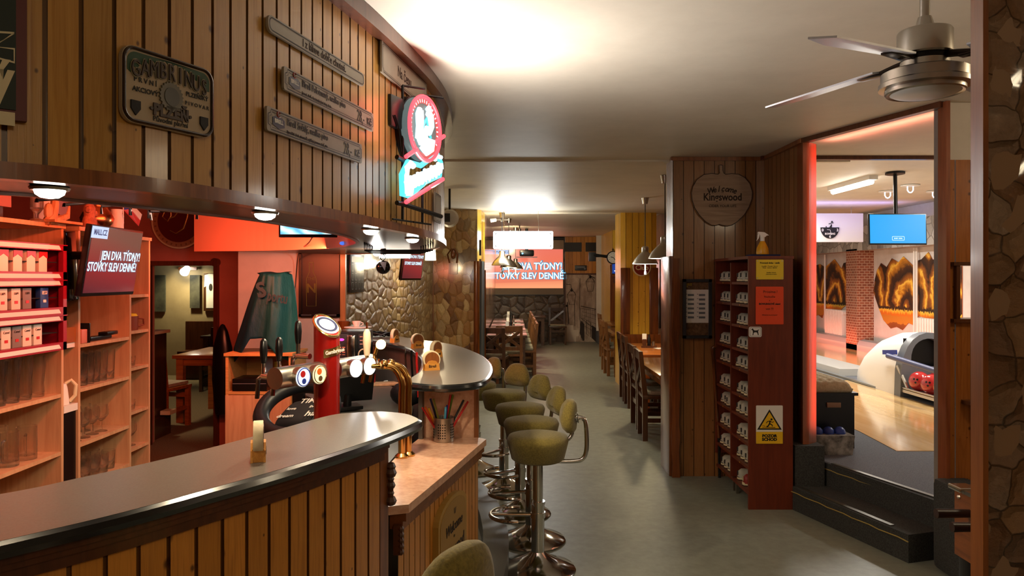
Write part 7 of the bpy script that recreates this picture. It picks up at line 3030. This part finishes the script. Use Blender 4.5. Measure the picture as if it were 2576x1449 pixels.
# ================================================================ back room seen through the doorway
table(-3.75, -2.75, 8.15, 9.15, 'orange lit wooden table in the room behind the bar doorway', M_TABLERED, .75)
G2 = 'chairs around the back room table'
chair(chC, -3.15, 9.55, 180, 'orange lit chair behind the back room table, facing us', G2)
chair(chC, -3.75, 7.93, -12, 'cross back chair in front of the back room table beside the dark cabinet', G2)
chair(chC, -2.72, 8.75, 90, 'chair with pale cushion right of the back room table', G2)
for i, x in enumerate((-4.2, -3.3, -2.6)):
    chair(chB, x, 10.6, 180, 'dark chair in the back row of the back room, %s from the left' % ORD[i], G2)
table(-4.6, -2.4, 10.9, 11.6, 'long dark table at the far wall of the back room', M_TABLEDK, .75)
t = thing('corner_bench', 'dark upholstered bench along the far wall of back room', 'bench', (-3.6, 12.0, 0))
b = MB()
b.box((0, .05, .45), (3.4, .1, .9))
b.box((0, -.15, .22), (3.4, .3, .44))
b.build('upholstery', M_TRIMDK, t, smooth=False)
t = thing('dark_cabinet', 'dark wooden cabinet with pale top just inside the doorway', 'cabinet', (-3.9, 7.45, 0))
b = MB()
b.box((0, 0, .52), (.66, .38, 1.04))
b.box((.03, .0, .1), (.68, .40, .2))
b.build('body', M_CHAIRDK, t, smooth=False)
b = MB()
b.box((.01, 0, 1.055), (.70, .42, .03))
b.build('top_board', M_CREAM, t, smooth=False)
b = MB()
b.box((.40, .08, .24), (.1, .14, .04))
b.build('step_box', M_CREAM, t, smooth=False)
for (x0, x1, y0, y1, lab) in ((382, 415, 692, 784, 'tall dark picture left of the back room wall light'), (477, 502, 692, 775, 'tall dark picture right of the back room wall light')):
    a, c = V(x0, y0, 12.15), V(x1, y1, 12.15)
    t = thing('wall_picture', lab, 'picture', ((a.x + c.x) / 2, 12.17, (a.z + c.z) / 2), 0, 'dark pictures on the back room wall')
    b = MB()
    b.box((0, 0, 0), (c.x - a.x, .03, a.z - c.z))
    b.build('canvas', noisy('dark_canvas', 0x4a4a3c, 0x2c2c24, 5, .8) if 'dark_canvas' not in MATS else MATS['dark_canvas'], t, smooth=False)
p = V(530, 735, 12.15)
t = thing('framed_shirt', 'white sports shirt in a frame on the back room wall', 'framed shirt', (p.x, 12.17, p.z))
b = MB()
b.box((0, .0, 0), (.24, .03, .62))
b.build('frame', M_CHAIRDK, t, smooth=False)
b = MB()
b.prism([(-.1, .28), (-.03, .3), (.03, .3), (.1, .28), (.1, .12), (.085, .13), (.085, -.26), (-.075, -.26), (-.075, .1), (-.11, .08)], -.02, -.012)
b.build('shirt', M_PAPER, t, smooth=False)
b = MB()
b.prism(ell(.03, .06, 14, .0, .08), -.022, -.019)
b.build('print', M_INK, t, smooth=False)

# ================================================================ lane room
# mural
def muralmat():
    m = mk('cave_mural', 0x5a3414, .6)
    q = NT(m)
    sp = q.n('ShaderNodeSeparateXYZ')
    tc = q.coord('UV')
    q.l(tc, sp.inputs[0])
    u, v = sp.outputs[0], sp.outputs[1]
    # arches : distance from a centre repeated along u, warped
    nz = q.noise(tc, 2.2, 5, .6, .5)
    uu = q.math('SUBTRACT', q.math('FRACT', q.math('MULTIPLY', u, .75)), .5)
    r_ = q.math('SQRT', q.math('ADD', q.math('MULTIPLY', q.math('MULTIPLY', uu, uu), 5.0), q.math('MULTIPLY', q.math('MULTIPLY', q.math('SUBTRACT', v, 1.15), q.math('SUBTRACT', v, 1.15)), 1.6)))
    rings = q.math('ADD', r_, q.math('MULTIPLY', nz, .75))
    cave = q.ramp(q.math('FRACT', q.math('MULTIPLY', rings, 1.9)), [(0, 0x2c1c14), (.3, 0x4a2c16), (.5, 0xc07c20), (.62, 0xf0c048), (.74, 0x9a5a1c), (1, 0x2c1c14)])
    fine = q.noise(q.coord('UV', (9, 1.6, 1)), 4, 3)
    flame = q.math('ADD', v, q.math('MULTIPLY', fine, -.16))
    grass = q.ramp(flame, [(.93, 0xd8701c), (.98, 0xf0b838), (1.06, 0xf0c850), (1.08, 0x3a2414)])
    fl = q.math('MULTIPLY', q.math('GREATER_THAN', flame, .90), q.math('LESS_THAN', flame, 1.05))
    c = q.mix(cave, grass, fl)
    low = q.ramp(q.math('ADD', v, q.math('MULTIPLY', nz, .3)), [(.6, 0xb05c34), (.85, 0x5a3020), (1.0, 0x9a5420), (1.1, 0xc88028)])
    c = q.mix(low, c, q.math('GREATER_THAN', flame, .90))
    q.base(c)
    return m
M_MURAL = muralmat()
def mpt(px, py, X=MUX - .012):
    Y = X * FPX / (px - 1288)
    return (Y, EYE + (HOR - py) / FPX * Y)
def mural(label, px):
    pts = [mpt(*p) for p in px]
    t = tag(MBmural(pts), label, 'mural')
    return t
def MBmural(pts):
    b = MB()
    Yc = sum(p[0] for p in pts) / len(pts)
    vs = [b.bm.verts.new((0, p[0] - Yc, p[1])) for p in pts]
    b.face(vs, [(p[0] - 10, p[1]) for p in pts])
    vb = [b.bm.verts.new((.01, p[0] - Yc, p[1])) for p in pts]
    for i in range(len(vs)):
        j = (i + 1) % len(vs)
        b.face([vs[i], vb[i], vb[j], vs[j]])
    o = b.build('cave_mural', M_MURAL, None, smooth=False)
    o.location = (MUX - .012, Yc, 0)
    return o
mural('torn edged cave mural between brick pier and right door trim', [(2200, 705), (2206, 680), (2216, 662), (2230, 672), (2243, 650), (2260, 660), (2272, 645), (2284, 656), (2300, 672), (2310, 655), (2318, 652), (2335, 634), (2345, 652), (2366, 660), (2420, 640), (2420, 860), (2366, 822), (2352, 826), (2345, 812), (2330, 800), (2310, 795), (2298, 818), (2285, 812), (2270, 830), (2255, 822), (2240, 826), (2222, 805), (2212, 780), (2204, 756), (2197, 735)])
mural('torn edged cave mural left of the brick pier', [(2040, 660), (2052, 668), (2062, 664), (2075, 672), (2090, 660), (2099, 652), (2108, 664), (2116, 676), (2122, 662), (2128, 660), (2128, 768), (2118, 776), (2110, 790), (2102, 800), (2096, 776), (2082, 786), (2074, 782), (2068, 800), (2058, 792), (2040, 800)])
for k, (px, lab) in enumerate(((2075, 'thin pipe on the mural wall left of the brick pier'), (2306, 'pair of thin white pipes running down the large cave mural'))):
    Y = (MUX - .05) * FPX / (px - 1288)
    t = thing('wall_pipe', lab, 'pipe', (MUX - .05, Y, .4))
    b = MB()
    b.cyl((0, 0, 0), (0, 0, 1.68), .018, n=8)
    if k:
        b.cyl((0, .07, 0), (0, .07, 1.68), .018, n=8)
    b.build('pipe', M_WHITEP, t)
Y = (MUX - .1) * FPX / (2104 - 1288)
for (px, lab) in ((2103, 'white radiator below the left mural beside the brick pier'), (2350, 'white radiator behind the ball return')):
    Y = (MUX - .12) * FPX / (px - 1288)
    t = thing('radiator', lab, 'radiator', (MUX - .13, Y, .42))
    b = MB()
    for k in range(11):
        b.box((0, -.35 + k * .07, .3), (.1, .045, .55), bev=.012)
    b.box((0, 0, .08), (.06, .8, .05))
    b.box((0, 0, .52), (.06, .8, .05))
    b.build('fins', M_WHITEP, t)
# white board with clock, blue television
a, c = V(2020, 537, 12), V(2170, 609, 12)
t = thing('white_board', 'large white hanging board carrying the bowling clock', 'board', ((a.x + c.x) / 2, 12, (a.z + c.z) / 2))
b = MB()
b.box((0, 0, 0), (c.x - a.x, .04, a.z - c.z))
b.build('board', M_WHITEP, t, smooth=False)
b = MB()
for s in (-.3, .3):
    b.cyl((s, 0, (a.z - c.z) / 2), (s, 0, 2.76 - (a.z + c.z) / 2), .006, n=6)
b.build('hanger', M_STEEL, t)
p = V(2087.5, 576, 11.97)
t = thing('bowling_clock', 'black half round bowling clock with player figure', 'clock', (p.x, 11.97, p.z + .025))
b = MB()
b.prism([(math.cos(R(a_)) * .15, math.sin(R(a_)) * .18) for a_ in range(180, 361, 10)], -.008, .008)
b.ribbon([(.02, 0), (.025, .05)], .02, -.002)
b.ribbon([(-.02, .055), (.03, .07), (.06, .075)], .012, -.002)
b.prism(ell(.014, .014, 10, .035, .092), -.004, .0)
b.ribbon([(.025, .03), (-.005, .0)], .014, -.002)
b.ribbon([(-.06, 0), (-.06, .02)], .016, -.002)
b.build('dial', M_INK, t, smooth=False)
text('0', .06, M_PAPER, t, -.12, -.045, -.01, bold=.03)
text('3', .06, M_PAPER, t, .12, -.045, -.01, bold=.03)
text('6', .06, M_PAPER, t, 0, -.15, -.01, bold=.03)
text('BOWLING', .042, M_PAPER, t, 0, -.105, -.01, bold=.03, sx=.85)
b = MB()
b.ribbon([(.0, -.04), (.02, -.12)], .006, -.01)
b.ribbon([(.0, -.04), (-.05, -.035)], .006, -.01)
b.build('hands', M_PAPER, t, smooth=False)
a, c = V(2186, 537, 8.0), V(2332, 616, 8.0)
t = tvset('television', 'bright blue screen television hanging from the lane room ceiling', ((a.x + c.x) / 2, 8.0, (a.z + c.z) / 2), 0, c.x - a.x, a.z - c.z, M_TVBLUE, -2)
b = MB()
b.ribbon(rrect(.13, .04, .006), .004, -.002, True)
b.build('caption_box', M_SCRWHITE, t, smooth=False, loc=(0, 0, -.1))
text('BABY 4500s', .018, M_SCRWHITE, t, 0, -.1, -.003, bold=.02)
b = MB()
b.cyl((0, .04, .12), (0, .04, 2.76 - t.location.z - .02), .02, n=10)
b.lathe([(0, 0), (.1, .02), (.1, .04), (0, .04)], 20, (0, .04, 2.76 - t.location.z - .045))
b.build('ceiling_mount', M_BLACKM, t)
# bench box with cushion and basket
a, c = V(2050, 990, 5.54), V(2157, 1130, 5.54)
bx0, bx1 = 2.13, 2.585
t = thing('storage_bench', 'black box bench with metal handle at the lane opening', 'bench', ((bx0 + bx1) / 2, 5.9, .32))
b = MB()
b.box((0, 0, .2), (bx1 - bx0 - .02, .68, .40))
b.build('body', M_BLACK, t, smooth=False)
b = MB()
b.box((.005, 0, .41), (bx1 - bx0 + .01, .72, .022))
b.build('lid', M_BLACK, t, smooth=False)
q = V(2098, 1019, 5.55)
b = MB()
b.box((q.x - (bx0 + bx1) / 2, -.346, q.z - .32), (.105, .014, .038), bev=.004)
b.build('handle', mk('tan_handle', 0x8a6a50, .4), t)
t = thing('bench_cushion', 'tufted beige cushion on the black box bench', 'cushion', ((bx0 + bx1) / 2 - .02, 5.88, .742))
b = MB()
n = 26
gg = []
for i in range(n + 1):
    row = []
    for k in range(n + 1):
        u, v = i / n * 2 - 1, k / n * 2 - 1
        e = max(0, (1 - u ** 8) * (1 - v ** 8)) ** .5
        h = .03 + .065 * e - .03 * e * (math.cos(u * 3 * PI) * math.cos(v * 4 * PI)) ** 2
        row.append(b.bm.verts.new((u * .22, v * .34, h)))
    gg.append(row)
for i in range(n):
    for k in range(n):
        b.face([gg[i][k], gg[i + 1][k], gg[i + 1][k + 1], gg[i][k + 1]])
rim = [gg[i][0] for i in range(n + 1)] + [gg[n][k] for k in range(1, n + 1)] + [gg[i][n] for i in range(n - 1, -1, -1)] + [gg[0][k] for k in range(n - 1, 0, -1)]
lo = [b.bm.verts.new((v.co.x * .97, v.co.y * .97, 0)) for v in rim]
for i in range(len(rim)):
    j = (i + 1) % len(rim)
    b.face([rim[i], lo[i], lo[j], rim[j]])
b.face(lo)
b.build('cushion_body', noisy('beige_fabric', 0xb8a88c, 0xa09074, 60, .9), t, ang=80)
p = V(2100, 1138, 5.36)
t = thing('storage_basket', 'printed grey basket on the lane room carpet before the bench', 'basket', (2.285, 5.43, .321))
b = MB()
b.box((0, 0, .07), (.36, .16, .14), taper=1.08)
b.build('basket_body', noisy('basket_print', 0x9a948c, 0x3a3632, 14, .7), t, smooth=False)
for k in range(4):
    q_ = thing('blue_ball', 'blue wrapped bundle in the basket, %s from the orange jamb' % ORD[k], 'bundle', (2.16 + k * .082, 5.43, .47), 0, 'blue bundles in the basket')
    b = MB()
    b.sph((0, 0, 0), .042, 12)
    b.build('bundle', mk('blue_wrap', 0x243a8a, .4) if 'blue_wrap' not in MATS else MATS['blue_wrap'], q_)
# ball return
br = thing('ball_return', 'white and grey bowling ball return between the lanes', 'ball return', (4.5, 8.1, .32))
prof = []
def hood(s, n=14):
    return [(math.cos(PI * i / (n - 1)), max(0, math.sin(PI * i / (n - 1))) ** .62) for i in range(n)]
b = MB()
prev = None
for (y, w, h) in ((-.02, .30, .68), (.1, .31, .685), (.35, .30, .66), (.7, .27, .56), (1.0, .22, .40), (1.2, .16, .24), (1.3, .08, .1)):
    r_ = [b.bm.verts.new((c_[0] * w, y, c_[1] * h)) for c_ in hood(0)]
    if prev:
        for i in range(len(r_) - 1):
            b.face([prev[i], prev[i + 1], r_[i + 1], r_[i]])
    prev = r_
b.face(prev)
b.build('shell', M_WHITEP, br, ang=60)
b = MB()
oA = [(c_[0] * .315, c_[1] * .695) for c_ in hood(0)]
iA = [(c_[0] * .2, .33 + c_[1] * .3) for c_ in hood(0)]
for y0_, y1_ in ((-.13, -.0),):
    vo0 = [b.bm.verts.new((x, y0_, z)) for x, z in oA]
    vo1 = [b.bm.verts.new((x, y1_, z)) for x, z in oA]
    vi0 = [b.bm.verts.new((x, y0_, z)) for x, z in iA]
    vi1 = [b.bm.verts.new((x, y1_, z)) for x, z in iA]
    for i in range(len(oA) - 1):
        b.face([vo0[i], vo0[i + 1], vo1[i + 1], vo1[i]])
        b.face([vo0[i], vi0[i], vi0[i + 1], vo0[i + 1]])
        b.face([vi0[i], vi1[i], vi1[i + 1], vi0[i + 1]])
    b.face([vo0[0], vi0[0], vi0[-1], vo0[-1]])
    b.face([vo0[0], vo0[-1], vo1[-1], vo1[0]])
b.build('hood_frame', M_GREY, br, ang=40)
b = MB()
b.box((0, .02, .45), (.4, .02, .34))
b.build('dark_mouth', M_BLACK, br, smooth=False)
b = MB()
for s in (-1, 1):
    b = MB()
    b.cyl((s * .33, .1, .42), (s * .33, -.95, .36), .03, n=12)
    b.build('blue_rail', MATS['rail_blue'] if 'rail_blue' in MATS else mk('rail_blue', 0x4a5078, .4), br)
b = MB()
for s in (-1, 1):
    b.box((s * .312, .1, .46), (.012, .3, .05), rx=-.1)
b.build('blue_stripe', M_BLUE, br, smooth=False)
b = MB()
b.box((0, -.5, .07), (.6, .8, .03))
for s in (-1, 1):
    b.cyl((s * .29, -.1, .1), (s * .29, -.92, .1), .012, n=8)
for k in range(6):
    b.cyl((-.28, -.12, .14 + k * .02), (.28, -.12, .14 + k * .02), .005, n=6)
b.cyl((-.3, -.05, .33), (-.27, -.2, .1), .02, n=8)
b.build('rack', M_STEEL, br)
M_BALLR = mk('red_ball', 0xb83030, .15, coat=.6)
M_BALLO = mk('orange_ball', 0xd8582c, .15, coat=.6)
for k, (x, y, m, lab) in enumerate(((-.19, -.28, M_BALLR, 'red bowling ball at the hood end of the rack'), (-.19, -.51, M_BALLR, 'red bowling ball with dark finger holes, middle of the rack front'), (-.19, -.74, M_BALLO, 'orange bowling ball nearest the right door trim'), (.05, -.22, M_BALLR, 'red bowling ball in back row next to the hood'), (.05, -.45, M_BALLR, 'red bowling ball in the middle of the back row'), (.05, -.68, M_BALLR, 'red bowling ball at the near end of the back row'))):
    t = thing('bowling_ball', lab, 'bowling ball', (4.5 + x, 8.1 + y, .32 + .19), 0, 'bowling balls on the ball return')
    b = MB()
    b.sph((0, 0, 0), .105, 24)
    b.build('ball', m, t)
    b = MB()
    for (dx, dz) in ((-.02, .02), (.015, .022), (-.003, -.015)):
        d_ = Vector((-.75, -.6, .1)).normalized()
        u_ = d_.cross(Vector((0, 0, 1))).normalized()
        c_ = (d_ * .105 + u_ * dx + Vector((0, 0, dz))).normalized() * .1045
        b.cyl(c_, c_ + c_.normalized() * .001, .011, n=10)
    b.build('finger_holes', M_BLACK, t, smooth=False)
# lane cappings and gutters
t = thing('lane_capping', 'long white capping box running between the two lanes', 'lane capping', (4.52, 13.3, .32))
b = MB()
b.prism([(-.24, 0), (.24, 0), (.22, .09), (-.22, .09)], -3.6, 4.5)
b.build('cover', mk('capping_white', 0xa8a6a2, .5), t, smooth=False)
t = thing('lane_gutter', 'grey metal gutter edge along the near lane', 'gutter', (4.24, 13, .326))
b = MB()
b.box((0, 0, .01), (.06, 9, .02))
b.box((-.08, -2.5, .002), (.05, 2.5, .004))
b.build('edge', mk('gutter_metal', 0x8a9094, .3, .6), t, smooth=False)
t = thing('lane_rail', 'grey ball return rail along the mural wall', 'rail', (6.2, 12.6, .32))
b = MB()
b.prism([(-.1, 0), (.1, 0), (.1, .16), (.02, .2), (-.06, .18), (-.1, .1)], -3.6, 5)
b.build('cover', mk('rail_grey', 0x9aa2a6, .3), t, smooth=False)
# unseen ceiling lamps added to brighten the front room and panelled wall
t = thing('added_ceiling_lamp', 'unseen opal ceiling lamp added to brighten the front room', 'lamp', (.9, -.9, HC))
b = MB()
b.lathe([(0, -.09), (.1, -.08), (.16, -.04), (.17, 0), (0, 0)], 28)
b.build('lamp_shade', glow('opal_glow', (1, .86, .62), 2.5), t)
light('POINT', 'front_fill_light', (0, 0, -.2), 21, (1, .82, .55), .15, parent=t)
t = thing('added_ceiling_lamp', 'unseen opal ceiling lamp added beyond the near stone pillar', 'lamp', (2.7, 2.5, HC))  # second unseen lamp, added to light the panelled wall and steps
b = MB()
b.lathe([(0, -.09), (.1, -.08), (.16, -.04), (.17, 0), (0, 0)], 28)
b.build('lamp_shade', MATS['opal_glow'], t)
light('POINT', 'side_fill_light', (0, 0, -.2), 11, (1, .82, .55), .15, parent=t)
flush_texts()
